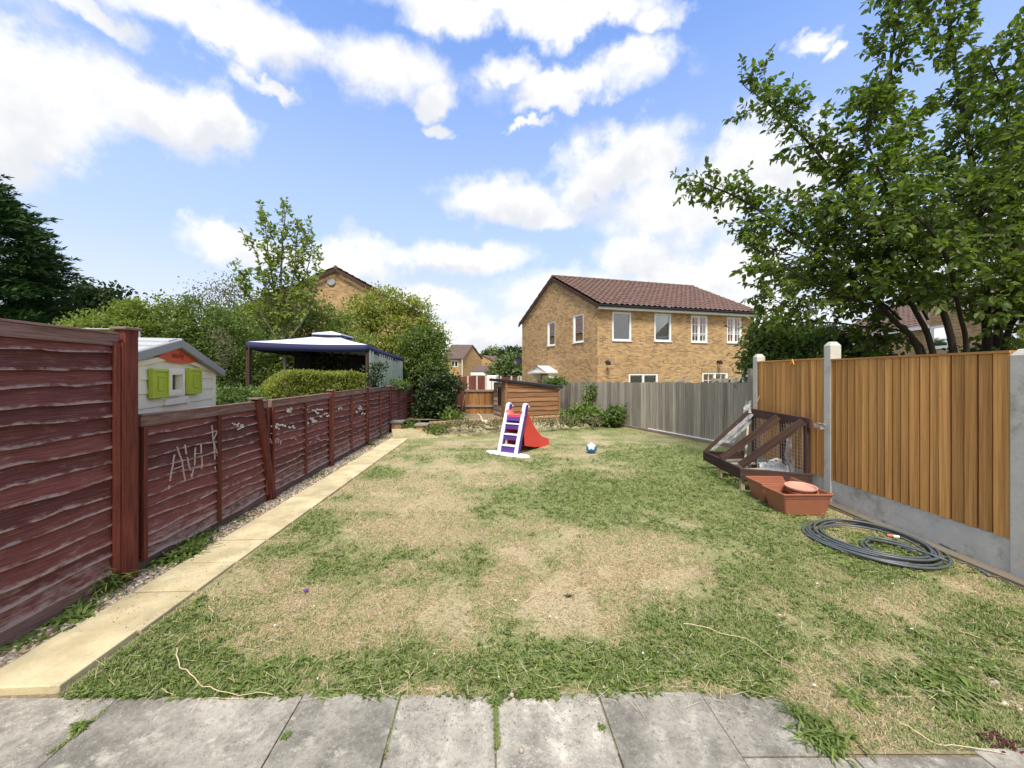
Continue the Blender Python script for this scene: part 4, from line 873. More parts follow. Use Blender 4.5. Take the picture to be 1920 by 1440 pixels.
ff = Frame(N_, Rr); fg_ = Frame(L_, N_)
FH = [(ff.rect(1148, 585, 1184, 639), 0, 0, 'blind_or_reflection'), (ff.rect(1227, 588, 1259, 640), 0, 0, 'curtain'), (ff.rect(1296, 592, 1327, 642), 1, 3, 'slats'), (ff.rect(1363, 595, 1391, 643), 1, 3, 'slats')]
d1 = list(ff.rect(1179, 700, 1234, 712)); d1[2] = 0.1; d2 = list(ff.rect(1317, 698, 1365, 712)); d2[2] = 0.1
FH += [(tuple(d1), 1, 0, 'dark'), (tuple(d2), 1, 4, 'dark')]
GH = [(fg_.rect(1026, 603, 1041, 648), 0, 0, 'slats'), (fg_.rect(1074, 589, 1094, 642), 0, 0, 'curtain')]
dd = list(fg_.rect(1016, 704, 1036, 712)); dd[2] = .1
house, ff, fg_, RF = gable_house('brick_house', 'yellow brick semi detached house with brown pantile roof beyond the grey fence', N_, Rr, L_, 4.98, 7.02, 'brick_main', 'tile', FH, GH + [(tuple(dd), 0, 0, 'dark')])
for i, (h, ml, br_, bh) in enumerate(FH): window(house, ff, h, ml, br_, bh, fw_=.085 if i < 4 else .09)
for h, ml, br_, bh in GH: window(house, fg_, h, ml, br_, bh)
m = MB(14); a, b, c, d = dd; m.wbox(fg_, a, b, c, d, -.07, -.03); m.build('door', MAT['upvc'], house)
m = MB(15)      # soldier courses above the openings: bricks on end, slightly proud
for fr, hs in ((ff, [h[0] for h in FH[4:]]),):
    for h in hs:
        s = h[0] - .25
        while s < h[1] + .2: m.wbox(fr, s, s + .066, h[3] + .01, h[3] + .225, -.01, .006); s += .075
s = -.0
while s < ff.L: 
    if not any(h[0][0] - .27 < s < h[0][1] + .25 for h in FH[4:]): m.wbox(ff, s, s + .066, 2.2, 2.42, -.01, .004)
    s += .075
s = 0.0
while s < fg_.L: m.wbox(fg_, s, s + .066, 2.2, 2.42, -.01, .004); s += .075
m.build('soldier_course', MAT['brick_main'], house)
# fascia, gutter, downpipe, barge boards
E0, E1, R0, R1, B0, B1 = RF
dn = V3(0, 0, -1); uu = V3(ff.u[0], ff.u[1], 0); nn = V3(ff.n[0], ff.n[1], 0)
m = MB(16); m.beam(E0 + V3(0, 0, -.10) - nn * .03, E1 + V3(0, 0, -.10) - nn * .03, .02, .19, (0, 0, 1))
m.face([E0 + V3(0, 0, -.19) - nn * .02, E1 + V3(0, 0, -.19) - nn * .02, E1 + V3(0, 0, -.19) - nn * .3, E0 + V3(0, 0, -.19) - nn * .3]); m.build('fascia', MAT['upvc'], house)
m = MB(17); m.tube([E0 + nn * .05 + V3(0, 0, -.05), E1 + nn * .05 + V3(0, 0, -.05)], .055, 8)
q = ff.pt(ff.L - .08, 4.75, .06); m.tube([E1 + nn * .05 + V3(0, 0, -.06) - uu * .15, V3(*q), V3(*ff.pt(ff.L - .08, -.1, .06))], .038, 8); m.build('gutter', MAT['black'], house, smooth=True)
m = MB(18)
for (a, b) in ((E0, R0), (B0, R0), (E1, R1), (B1, R1)):
    m.beam(a + V3(0, 0, -.10), b + V3(0, 0, -.10), .03, .17, (0, 0, 1)); 
m.build('barge_board', MAT['darkwood'], house, split=True)
m = MB(19)
for k in range(4): m.wbox(ff, .02, .22 - .05 * k, 4.74 - .075 * (k + 1), 4.74 - .075 * k, .0, .20 - .045 * k)
m.build('brick_corbel', MAT['brick_main'], house)
def dish(root, c, ax, r, mat='black'):
    m = MB(20); m.lathe(c, [(.02, 0), (r * .5, r * .06), (r * .85, r * .16), (r, r * .24), (r * .98, r * .25), (r * .5, r * .09), (.01, .02)], 20, ax); 
    m.tube([V3(*c) - V3(*ax) * .02, V3(*c) - V3(*ax) * .25 + V3(.1, 0, -.1)], .02, 6); m.tube([V3(*c) + V3(0, 0, -r * .9), V3(*c) + V3(*ax) * r * .9], .01, 5); m.box(c[0] + ax[0] * r * .9 - .03, c[0] + ax[0] * r * .9 + .03, c[1] + ax[1] * r * .9 - .03, c[1] + ax[1] * r * .9 + .03, c[2] + ax[2] * r - .03, c[2] + ax[2] * r + .03)
    return m.build('satellite_dish', MAT[mat], root, smooth=False)
dc = P(972, 677, 25.1); dish(house, dc, unit((-.5, -1, .35)), .30)
# canopy over the side door
m = MB(21); ca, cb = fg_.px(1012, 690)[0], fg_.px(1046, 690)[0]; zt = fg_.px(1025, 686)[1]; ze = fg_.px(1025, 697)[1]; mid = (ca + cb) / 2
f = fg_.pt
m.face([f(ca, ze, .75), f(mid, zt, .75), f(mid, zt, 0), f(ca, ze, 0)]); m.face([f(cb, ze, .75), f(mid, zt, .75), f(mid, zt, 0), f(cb, ze, 0)]); m.face([f(ca, ze - .02, .7), f(cb, ze - .02, .7), f(mid, zt - .05, .7)])
m.wbox(fg_, ca - .03, cb + .03, ze - .09, ze - .01, 0, .78); m.wbox(fg_, ca + .05, ca + .12, ze - .45, ze - .1, 0, .55); m.wbox(fg_, cb - .12, cb - .05, ze - .45, ze - .1, 0, .55); m.build('door_canopy', MAT['white'], house)
for (px, py) in ((1137, 680), (1345, 679)):
    s_, z_ = ff.px(px, py); m = MB(22); m.wbox(ff, s_ - .05, s_ + .05, z_ - .03, z_ + .08, 0, .05); m.lathe(ff.pt(s_, z_ - .02, .22), [(.03, .10), (.09, .05), (.10, -.08), (.05, -.1)], 10); m.tube([ff.pt(s_, z_ + .03, .04), ff.pt(s_, z_ + .12, .13), ff.pt(s_, z_ + .08, .22)], .012, 6); m.build('wall_lamp', MAT['black'], house)
m = MB(23)
for px, py in ((1198, 588), (1337, 594)): s_, z_ = ff.px(px, py); m.wbox(ff, s_ - .12, s_ + .12, z_ - .07, z_ + .07, 0, .012)
s_, z_ = fg_.px(1006, 590); m.wbox(fg_, s_ - .12, s_ + .12, z_ - .1, z_ + .1, 0, .012); m.build('air_brick', MAT['brick_low'], house, split=True)
m = MB(24); a, b = (P(1275, 710, 15.2), P(1312, 706, 15.6)); 
m.tube([P(1270, 713, 15), P(1303, 708, 15.3), P(1300, 711, 15.5), P(1272, 714, 15.2)], .012, 5); m.tube([P(1290, 709, 15.1), P(1290, 760, 15.1)], .02, 6); tag(m.build('rotary_airer', MAT['lead']), 'thin metal rotary airer arms poking above the grey fence', 'airer')
m = MB(25); m.tube([P(1396, 715, 8.35), P(1396, 703, 8.35), P(1393, 700, 8.35)], .025, 8); tag(m.build('standpipe', MAT['ball_blue']), 'small blue green pipe end at the top right of the grey fence', 'pipe')

# gable house behind the left trees
hl, f1, f2_, _r = None, None, None, None
Lw = (-13.4, 19.0); Rw = (-5.0, 21.2); Bk = (-15.6, 28.0)
# here the gable faces us: near corner = right end, ridge runs back
hl, fA, fB, RF2 = gable_house('gabled_house', 'brick house gable with round white disc showing above the left trees', Rw, (Rw[0] - 2.2, Rw[1] + 9.0), Lw, 4.85, 7.12, 'brick_main', 'tile_grey', [], [], tw=.5, sub=3, over=.2, eave_over=.3)
m = MB(26)
for (a, b) in ((RF2[0], RF2[2]), (RF2[4], RF2[2])): m.beam(a + V3(0, 0, -.09), b + V3(0, 0, -.09), .03, .16, (0, 0, 1))
m.build('barge_board', MAT['darkwood'], hl, split=True)
s_, z_ = fB.px(621, 529); m = MB(27); m.lathe(fB.pt(s_, z_, .02), [(.02, .05), (.17, .05), (.2, .03), (.2, 0)], 20, (fB.n[0], fB.n[1], 0)); m.build('round_disc', MAT['lead'], hl)

# small distant houses in the gap
def simple_house(name, label, apex_px, apex_py, eL, eR, ez_py, Y, depth_vec, mats, group=None, windows=(), zb=-.1):
    """gable from px eL..eR facing us at distance Y, ridge runs along depth_vec"""
    a = P(eL, ez_py, Y); b = P(eR, ez_py, Y); r = P(apex_px, apex_py, Y); root = thing(name, label, 'house', (a[0], Y, 0), group)
    fr = Frame(a, b); m = MB(31); wall(m, fr, 0, fr.L, zb, a[2], [fr.rect(*w) for w in windows]); m.face([fr.pt(0, a[2]), fr.pt(fr.L, a[2]), tuple(r)], [(0, a[2]), (fr.L, a[2]), (fr.L / 2, r[2])])
    dv = np.array(depth_vec, float); o = dv * 0
    for q in (a, b):
        g = Frame(q, q[:2] + dv[:2]); wall(m, g, 0, g.L, zb, a[2])
    m.build('walls', MAT[mats[0]], root)
    m = MB(32); e = .35
    def off(q, k): return q + unit(dv) * -.25, q + dv
    ex = V3(.35, 0, -.22)
    for q, sgn in ((a, -1), (b, 1)):
        q0 = q + V3(sgn * .35, 0, -.22); p = [q0 - unit(dv) * .25, q0 + dv, r + dv, r - unit(dv) * .25]
        m.hexa([p[0], p[1], p[2], p[3], *[x + V3(0, 0, .14) for x in p]])
    m.build('roof', MAT[mats[1]], root)
    for w in windows: window(root, fr, fr.rect(*w), 1, 0, 'dark')
    return root
# side-on house: long roof to the left, gable at its right end (gable turned away from us)
D1a = P(867, 672, 70); D1b = P(903, 672, 76); D1l = P(828, 672, 69)
h1 = thing('far_house', 'distant buff house with grey brown roof left of the gap', 'house', (D1a[0], 70, 0), 'distant brick houses in the gap')
f = Frame(D1l, D1a); wn = f.rect(846, 676, 859, 688); m = MB(33); wall(m, f, 0, f.L, -.1, D1a[2], [wn]); g = Frame(D1a, D1b); wall(m, g, 0, g.L, -.1, D1a[2]); wall(m, Frame(D1l, (D1l[0] + .5, 78)), 0, 8, -.1, D1a[2])
ap = V3(*g.pt(g.L / 2, EYE + 53 * 73 / FPX)); ap = P(884, 648, 73); m.face([g.pt(0, D1a[2]), g.pt(g.L, D1a[2]), tuple(ap)], [(0, 4), (g.L, 4), (g.L / 2, 7)]); m.build('walls', MAT['brick_far'], h1)
window(h1, f, wn, 1, 0, 'dark', fw_=.12)
al = ap + (D1l - D1a) + V3(0, 0, 0); m = MB(34)
for (p, q) in ((D1l, D1a), (D1b + D1l - D1a, D1b)):
    p = p + V3(-.1, 0, -.15); q = q + V3(.25, 0, -.15); sg = -.35 if p[1] < 73 else .35; p = p + V3(0, sg, 0); q = q + V3(0, sg, 0)
    m.hexa([p, q, ap + V3(.25, 0, 0), al, p + V3(0, 0, .16), q + V3(0, 0, .16), ap + V3(.25, 0, .16), al + V3(0, 0, .16)])
m.build('roof', MAT['tile_grey'], h1)
m = MB(35); m.tube([D1a + V3(-1.9, -.3, -.2), V3(D1a[0] - 1.9, 69.6, -.1)], .09, 6); m.tube([D1a + V3(0, -.3, -.2), V3(D1a[0], 69.8, -.1)], .08, 6); m.build('downpipe', MAT['white'], h1, split=True)
simple_house('far_house', 'more distant buff gable with brown roof behind the other', 906, 667, 886, 952, 690, 105, (6, 12, 0), ('brick_far', 'tile'), 'distant brick houses in the gap')
Ga = P(883, 698, 55); Gb = P(911, 698, 55); gm = thing('garage', 'small distant garage with dark tiled roof in the gap', 'garage', (Ga[0], 55, 0))
fgx = Frame(Ga, Gb); m = MB(36); wall(m, fgx, 0, fgx.L, -.1, Ga[2]); g2 = Frame(Gb, P(922, 698, 57.5)); wall(m, g2, 0, g2.L, -.1, Ga[2]); apx = P(915, 687, 56.2); m.face([g2.pt(0, Ga[2]), g2.pt(g2.L, Ga[2]), tuple(apx)]); m.build('walls', MAT['brick_far'], gm)
m = MB(37); apl = apx + (Ga - Gb) + V3(.7, 0, 0)
m.hexa([Ga + V3(-.1, -.3, 0), Gb + V3(.15, -.3, 0), apx + V3(.1, 0, .05), apl, Ga + V3(-.1, -.3, .12), Gb + V3(.15, -.3, .12), apx + V3(.1, 0, .17), apl + V3(0, 0, .12)])
q = P(924, 698, 57.6); m.hexa([Gb + V3(.15, -.3, 0), q, apx + V3(.3, .2, .04), apx + V3(.1, 0, .04), Gb + V3(.15, -.3, .1), q + V3(0, 0, .1), apx + V3(.3, .2, .14), apx + V3(.1, 0, .14)]); m.build('roof', MAT['tile_grey'], gm)
m = MB(38); m.wbox(fgx, 0, fgx.L, Ga[2] - .45, Ga[2] - .02, .31, .35); m.build('fascia', MAT['white'], gm)
# red far fence with pale posts, white van back behind the gate
ft = thing('far_fence', 'far red brown panel fence with pale concrete posts behind the gate', 'fence', (P(880, 705, 24)[0], 24, 0))
fr5 = Frame(P(846, 705, 24), P(911, 705, 24)); close_board(ft, fr5, 0, fr5.L, .6, EYE - 4 * 24 / FPX, .14, 'redfence', 81, False)
m = MB(82); 
for px in (877.5, 894.5, 911): s_, _z = fr5.px(px, 705); m.wbox(fr5, s_ - .05, s_ + .05, 0, EYE - 3 * 24 / FPX, .03, .1)
m.build('post', MAT['concrete'], ft, split=True)
ft2 = thing('far_fence', 'low brown fence with pale posts to the right of the white van', 'fence', (P(950, 707, 40)[0], 40, 0))
fr6 = Frame(P(933, 706, 42), P(982, 706, 38)); close_board(ft2, fr6, 0, fr6.L, 0, EYE - 5 * 40 / FPX, .2, 'redfence', 83, False)
m = MB(84)
for px in (940, 960, 973, 978): s_, _z = fr6.px(px, 705); m.wbox(fr6, s_ - .09, s_ + .09, 0, EYE - 3 * 40 / FPX, .03, .12)
m.build('post', MAT['concrete'], ft2, split=True)
vn = thing('white_van', 'white van parked behind the brown gate fence', 'van', (P(922, 705, 30)[0], 30, 0))
a = P(912, 704, 30); b = P(931, 704, 30); m = MB(85); m.box(a[0], b[0], 30, 34.5, .3, a[2]); m.build('body', MAT['white'], vn, bevel=.08, seg=3)
m = MB(86); m.box((a[0] + b[0]) / 2 - .01, (a[0] + b[0]) / 2 + .02, 29.985, 30.0, .4, a[2] - .1); m.box(a[0] + .1, b[0] - .1, 29.98, 30.0, .32, .42); m.build('trim', MAT['black'], vn, split=True)
for s_ in (a[0] + .1, b[0] - .3):
    for yy in (30.6, 33.6): m = MB(87); m.lathe((s_, yy, .32), [(.01, 0), (.32, 0), (.32, .2), (.01, .2)], 16, (1, 0, 0)); m.build('wheel', MAT['black'], vn)

# terrace behind the right hand tree
tr = thing('brick_terrace', 'brick terrace with white windows glimpsed through the big tree', 'house', (20, 16, 0))
TA = (19.6, 9.0); TB = (21.9, 18.6); TC = (23.6, 19.0); TD = (26.6, 33.0)
f7 = Frame(TB, TA); f8 = Frame(TD, TC)
for f in (f7, f8):
    if f.n[0] > 0: f.n = -f.n
w1 = f7.px(1855, 620)[0], f7.px(1911, 620)[0], f7.px(1883, 646)[1], f7.px(1883, 646)[1] + 1.25
w2 = f7.px(1743, 640)[0], f7.px(1779, 640)[0], f7.px(1761, 653)[1], f7.px(1761, 653)[1] + 1.2
w3 = f8.px(1575, 640)[0], f8.px(1606, 640)[0], f8.px(1590, 668)[1], f8.px(1590, 668)[1] + 1.15
w4 = f8.px(1500, 640)[0], f8.px(1524, 640)[0], w3[2], w3[3]
hs7 = [tuple((min(w[0], w[1]), max(w[0], w[1]), w[2], w[3])) for w in (w1, w2)]; hs8 = [tuple((min(w[0], w[1]), max(w[0], w[1]), w[2], w[3])) for w in (w3, w4)]
m = MB(90); wall(m, f7, 0, f7.L, -.1, 4.95, hs7); wall(m, f8, 0, f8.L, -.1, 4.5, hs8); wall(m, Frame(TB, TC), 0, 3, -.1, 4.9); m.build('walls', MAT['brick_main'], tr)
for h in hs7: window(tr, f7, h, 0, 0, 'dark', fw_=.13)
for h in hs8: window(tr, f8, h, 1, 0, 'dark', fw_=.1)
m = MB(91)
def r3(f, s, z, d): return V3(*f.pt(s, z, d))
tiled(m, r3(f7, 0, 4.85, .35), r3(f7, f7.L, 4.85, .35), r3(f7, 0, 7.1, -4.2), r3(f7, f7.L, 7.1, -4.2), tw=.45, sub=3)
tiled(m, r3(f8, 0, 4.4, .35), r3(f8, f8.L + 1, 4.4, .35), r3(f8, 0, 7.3, -5), r3(f8, f8.L + 1, 7.3, -5), tw=.45, sub=3); m.build('roof', MAT['tile'], tr)
m = MB(92); m.beam(r3(f7, 0, 4.83, .36), r3(f7, f7.L, 4.83, .36), .02, .2); m.beam(r3(f8, 0, 4.38, .36), r3(f8, f8.L + 1, 4.38, .36), .02, .2); m.build('fascia', MAT['upvc'], tr, split=True)
# ------------------------------------------------------------------ playhouse
k_ = 0.87
PA = np.array((-3.91, 4.2)) * k_; PD = unit((-4.19 + 3.91, 5.0 - 4.2))
def pp(t): return PA + PD * t * k_
fp = Frame(pp(-.80), pp(1.59))
if fp.n[0] < 0: fp.n = -fp.n
ph = thing('playhouse', 'cream toy playhouse with lime shutters and grey roof behind the low red fence', 'playhouse', (*pp(.395), .3))
Lp = fp.L; ez = fp.px(400, 690)[1]; apz = EYE + (702 - 646) * pp(.395)[1] / FPX; zb = .3
hw = list(fp.rect(313, 703, 333, 731)); zw0, zw1 = hw[2], hw[3]
m = MB(1); nrow = 11; hole = tuple(hw)
# clad wall: shallow overlapping boards with the window left open
rows = [zb + i * (ez - zb) / nrow for i in range(nrow + 1)]
for i in range(nrow):
    za, zc = rows[i], rows[i + 1]; segs = [(0, Lp)]
    if zc > zw0 + .02 and za < zw1 - .02: segs = [(0, hw[0] - .035), (hw[1] + .035, Lp)]
    for a, b in segs:
        m.face([fp.pt(a, za, .012), fp.pt(b, za, .012), fp.pt(b, zc, 0), fp.pt(a, zc, 0)]); m.face([fp.pt(a, za, .012), fp.pt(b, za, .012), fp.pt(b, za, 0), fp.pt(a, za, 0)])
m.face([fp.pt(0, ez, 0), fp.pt(Lp, ez, 0), fp.pt(Lp / 2, apz, 0)])
for zq0, zq1 in ((zw1 + .03, min([z for z in rows if z > zw1 - .02 + 1e-6 and z > zw1 + .0] + [ez]) + .04), (max([z for z in rows if z < zw0 + .02]) - .04, zw0 - .03)): m.face([fp.pt(hw[0] - .05, zq0, .002), fp.pt(hw[1] + .05, zq0, .002), fp.pt(hw[1] + .05, zq1, .002), fp.pt(hw[0] - .05, zq1, .002)])
Dp = -1.25
for s_ in (0, Lp): m.face([fp.pt(s_, zb, 0), fp.pt(s_, zb, Dp), fp.pt(s_, ez, Dp), fp.pt(s_, ez, 0)])
m.face([fp.pt(0, zb, Dp), fp.pt(Lp, zb, Dp), fp.pt(Lp, ez, Dp), fp.pt(Lp / 2, apz, Dp), fp.pt(0, ez, Dp)])
m.build('wall', MAT['play_cream'], ph)
m = MB(2); m.wbox(fp, 0, .05, zb, ez, .0, .03); m.wbox(fp, Lp - .06, Lp, zb, ez - .02, .0, .03)
a, b, c, d = hw; q = .05
m.wbox(fp, a - .06, a, c - .06, d + .06, -.02, .045); m.wbox(fp, b, b + .06, c - .06, d + .06, -.02, .045); m.wbox(fp, a, b, c - .06, c, -.02, .045); m.wbox(fp, a, b, d, d + .06, -.02, .045)
m.wbox(fp, a - .10, b + .10, c - .15, c - .09, 0, .04); m.wbox(fp, b + .14, b + .21, c - .16, c - .08, .0, .03); m.wbox(fp, b + .24, b + .31, c - .03, c + .03, .0, .03)
for (s0_, s1_) in ((.05, Lp / 2), (Lp / 2, Lp - .05)):
    zA, zB = (ez - .04, apz - .12) if s0_ < .1 else (apz - .12, ez - .04)
    m.beam(fp.pt(s0_, zA, .012), fp.pt(s1_, zB, .012), .03, .05, (0, 0, 1))
m.build('window_frame', MAT['play_cream'], ph, bevel=.006)
m = MB(2); m.lathe(fp.pt(a + .0, (c + d) / 2, -.01), [(.01, 0), (.05, 0), (.05, .01)], 16, (fp.n[0], fp.n[1], 0)); m.build('round_catch', MAT['play_cream'], ph)
for i, (x0, y0, x1, y1) in enumerate(((274, 692, 305, 746), (345, 691, 369, 738))):
    r_ = fp.rect(x0, y0, x1, y1); m = MB(3); s0, s1, z0, z1 = r_
    e = .026; w = s1 - s0
    m.wbox(fp, s0, s0 + e, z0, z1, .014, .055); m.wbox(fp, s1 - e, s1, z0, z1, .014, .055); m.wbox(fp, s0 + e, s1 - e, z0, z0 + e, .014, .055); m.wbox(fp, s0 + e, s1 - e, z1 - e, z1, .014, .055)
    m.wbox(fp, s0 + e, s1 - e, z0 + e, z1 - e, .014, .042)
    m.wbox(fp, s0 + w * .36, s0 + w * .40, z0 + .07, z1 - .07, .042, .05); m.wbox(fp, s0 + w * .36, s1 - w * .25, z1 - .08, z1 - .07, .042, .05); m.wbox(fp, s1 - w * .27, s1 - w * .23, z0 + .07, z1 - .07, .042, .05); m.wbox(fp, s0 + w * .36, s1 - w * .25, z0 + .07, z0 + .08, .042, .05)
    m.build('shutter', MAT['play_green'], ph, bevel=.008)
m = MB(4); poly = [fp.pt(Lp / 2, apz - .01, .014)]; zarc = fp.px(328, 681)[1]; zsh = fp.px(328, 674)[1]
t0 = fp.px(288, 674)[0]; t1 = fp.px(371, 674)[0]; N = 14; arc = []
slopez = lambda s: apz - abs(s - Lp / 2) / (Lp / 2) * (apz - ez) - .012
for k in range(N + 1):
    s = t0 + (t1 - t0) * k / N; arc.append(fp.pt(s, zarc + (min(slopez(t0), slopez(t1)) - zarc) * (2 * k / N - 1) ** 2, .014))
m.prism(poly + arc[::-1], (fp.n[0] * .02, fp.n[1] * .02, 0)); m.build('pediment', MAT['play_red'], ph)
m = MB(5)
for s0, s1, z0_, z1_ in ((.14, Lp / 2, ez + (apz - ez) * .14 / (Lp / 2), apz), (Lp + .16, Lp / 2, ez - .085, apz)):
    m.beam(fp.pt(s0, z0_ + .012, .058), fp.pt(s1, z1_ + .012, .058), .05, .088, (0, 0, 1))
m.build('barge_board', MAT['play_grey'], ph, bevel=.01, split=True)
m = MB(6); n = 6
for sgn in (-1, 1):
    for i in range(n):
        ta, tb = i / n, (i + 1) / n; f_ = lambda t: (Lp / 2 + sgn * (Lp / 2 + .17) * (1 - t), ez - .075 + (apz + .035 - ez + .075) * t)
        (sa, za), (sb, zb_) = f_(ta), f_(tb)
        if sb < .14: continue
        if sa < .14: sa, za = .14, za + (.14 - sa) * (zb_ - za) / (sb - sa)
        m.hexa([fp.pt(sa, za + .022, .05), fp.pt(sb, zb_, .05), fp.pt(sb, zb_, -1.35), fp.pt(sa, za + .022, -1.35), fp.pt(sa, za + .05, .05), fp.pt(sb, zb_ + .028, .05), fp.pt(sb, zb_ + .028, -1.35), fp.pt(sa, za + .05, -1.35)])
m.build('roof', MAT['play_roof'], ph, bevel=.004)
m = MB(7); m.tube([fp.pt(Lp / 2, apz + .03, .085), fp.pt(Lp / 2, apz + .035, -1.36)], .035, 8); m.build('ridge', MAT['play_grey'], ph)
def lettering(txt, fr, s, z, d, size, mat, parent, thick=.004, name='lettering'):
    cu = bpy.data.curves.new('t', 'FONT'); cu.body = txt; cu.size = size; cu.extrude = thick; cu.align_x = 'CENTER'; o = bpy.data.objects.new('t', cu); COL.objects.link(o)
    bpy.context.view_layer.update(); me = bpy.data.meshes.new_from_object(o.evaluated_get(bpy.context.evaluated_depsgraph_get())); bpy.data.objects.remove(o)
    org = np.array(root_of(parent).location)
    sg = 1 if np.dot(np.cross((fr.u[0], fr.u[1], 0), (0, 0, 1)), (fr.n[0], fr.n[1], 0)) > 0 else -1
    for v in me.vertices:
        q = fr.pt(s + sg * v.co.x * 1.15, z + v.co.y, d + v.co.z); v.co = (q[0] - org[0], q[1] - org[1], q[2] - org[2])
    me.materials.clear(); o = bpy.data.objects.new(name, me); COL.objects.link(o); me.materials.append(MAT[mat]); o.parent = parent; return o
lettering('smoby', fp, *fp.px(326, 671), .037, .085, 'play_redtext', ph)
# thin pale pole seen over the tall panel
m = MB(8); m.tube([P(-60, 614, 5.0), P(225, 617.5, 5.6)], .012, 6); m.tube([P(262, 622, 5.7), P(262, 800, 5.7)], .012, 6)
for i in range(8): q = P(115 + i * 15, 616, 5.3); m.tube([q, q + V3(0, 0, .02)], .005, 4)
tag(m.build('metal_pole', MAT['lead']), 'thin grey pole running level behind the top of the tall red panel', 'pole')

# ------------------------------------------------------------------ gazebo
gz = thing('gazebo', 'garden gazebo with white canopy, navy valance and pale green net curtain', 'gazebo', (-5.2, 11.5, 0))
C = [np.array(q) for q in ((-6.42, 9.25), (-3.80, 10.2), (-3.93, 13.9), (-6.6, 13.0))]
zc = [2.24, 2.235, 2.06, 2.2]; top = np.array((-5.42, 11.55)); ztop = 2.84
m = MB(1); Nn = 14
def cpt(i, u, v):
    a, b = C[i], C[(i + 1) % 4]; p = a * (1 - u) + b * u; z = (zc[i] * (1 - u) + zc[(i + 1) % 4] * u) + .20 - .03 * math.sin(math.pi * u)
    q = p * (1 - v) + top * v; zz = z * (1 - v) + (ztop + .02) * v - .05 * math.sin(math.pi * v) * (1 - .3 * abs(2 * u - 1)) + 0
    return (q[0], q[1], zz)
for i in range(4):
    for a in range(Nn):
        for b in range(10):
            u0, u1, v0, v1 = a / Nn, (a + 1) / Nn, b / 10 * .82, (b + 1) / 10 * .82
            m.face([cpt(i, u0, v0), cpt(i, u1, v0), cpt(i, u1, v1), cpt(i, u0, v1)])
o = m.build('canopy', MAT['canopy'], gz, smooth=True); w = o.modifiers.new('w', 'WELD'); w.merge_threshold = .002; sl = o.modifiers.new('s', 'SOLIDIFY'); sl.thickness = .004
m = MB(2)
for i in range(4):
    a, b = C[i] * .27 + top * .73, C[(i + 1) % 4] * .27 + top * .73
    m.face([(*a, ztop - .01), (*b, ztop - .01), (*(top), ztop + .11)]); m.face([(*a, ztop - .06), (*b, ztop - .06), (*b, ztop - .01), (*a, ztop - .01)])
o = m.build('top_cap', MAT['canopy'], gz); 
m = MB(21)
for i in range(4):
    a, b = C[i] * .275 + top * .725, C[(i + 1) % 4] * .275 + top * .725; m.beam((*a, ztop - .065), (*b, ztop - .065), .02, .03)
m.tube([(*(C[0] * .99 + top * .01), zc[0] + .205)] + [cpt(0, 0, v / 8 * .82) for v in range(9)], .012, 5); m.tube([cpt(1, 0, v / 8 * .82) for v in range(9)], .012, 5)
m.build('cap_edging', MAT['navy'], gz)
m = MB(3)
for i in range(4):
    for k in range(24):
        q = []
        for kk in (k, k + 1):
            u = kk / 24; x = C[i] * (1 - u) + C[(i + 1) % 4] * u; out = unit(x - (C[0] + C[2]) / 2) * .003 * (1 + math.sin(u * 9 + i)); z = cpt(i, u, 0)[2]; q.append((x, out, z, .185 + .004 * math.sin(u * 11)))
        (x0, o0, z0_, h0), (x1, o1, z1_, h1) = q
        m.face([(*(x0 + o0), z0_ - h0), (*(x1 + o1), z1_ - h1), (*(x1 + o1 * .3), z1_ + .004), (*(x0 + o0 * .3), z0_ + .004)])
o = m.build('valance', MAT['navy'], gz, smooth=True); sl = o.modifiers.new('s', 'SOLIDIFY'); sl.thickness = .004
for i in range(4):
    ins = C[i] + unit((C[0] + C[2]) / 2 - C[i]) * .07; m = MB(4); m.beam((*ins, 0), (*ins, zc[i] + .12), .09, .09, (0, 1, 0)); m.build('post', MAT['darkwood'], gz, bevel=.006)
m = MB(5)
for i in range(4):
    a, b = C[i] + unit((C[0] + C[2]) / 2 - C[i]) * .07, C[(i + 1) % 4] + unit((C[0] + C[2]) / 2 - C[(i + 1) % 4]) * .07; m.beam((*a, zc[i] + .07), (*b, zc[(i + 1) % 4] + .07), .06, .09)
m.build('beam', MAT['darkwood'], gz, split=True)
def curtain(a, b, za, zb_, name, mat, folds=16, amp=.05, seed=0):
    a, b = np.array(a), np.array(b); m = MB(seed); N = folds * 6; n = unit((b - a)[::-1] * (1, -1)); rg = m.rg; ph_ = [rg.uniform(.6, 1.4) for _ in range(folds + 1)]
    pts = []
    for k in range(N + 1):
        u = k / N; A = amp * ph_[int(u * folds)]; q = a * (1 - u) + b * u + n * A * math.sin(u * folds * 6.283); pts.append((q, za * (1 - u) + zb_ * u))
    for j in range(4):
        for k in range(N):
            (p, z), (p2, z2) = pts[k], pts[k + 1]; v0, v1 = j / 4, (j + 1) / 4
            m.face([(*p, z * (1 - v0) + .05 * v0), (*p2, z2 * (1 - v0) + .05 * v0), (*p2, z2 * (1 - v1) + .05 * v1), (*p, z * (1 - v1) + .05 * v1)])
    return m.build(name, MAT[mat], gz, smooth=True)
curtain(C[1] + (-.02, .02), C[2] + (-.02, -.05), zc[1] + .05, zc[2] + .05, 'net_curtain', 'net', 17, .04, 2)
curtain(C[3] + (.1, -.1), C[2] + (-.1, -.15), 2.2, 2.1, 'back_dark_sheet', 'black', 14, .04, 3)  # added black sheet, stands in for the dark gazebo interior
curtain(C[0] * .45 + C[3] * .55 + (.1, 0), C[3] + (.1, -.1), 2.2, 2.2, 'side_dark_sheet', 'black', 9, .04, 5)  # second added black sheet, darkens the interior on the left side

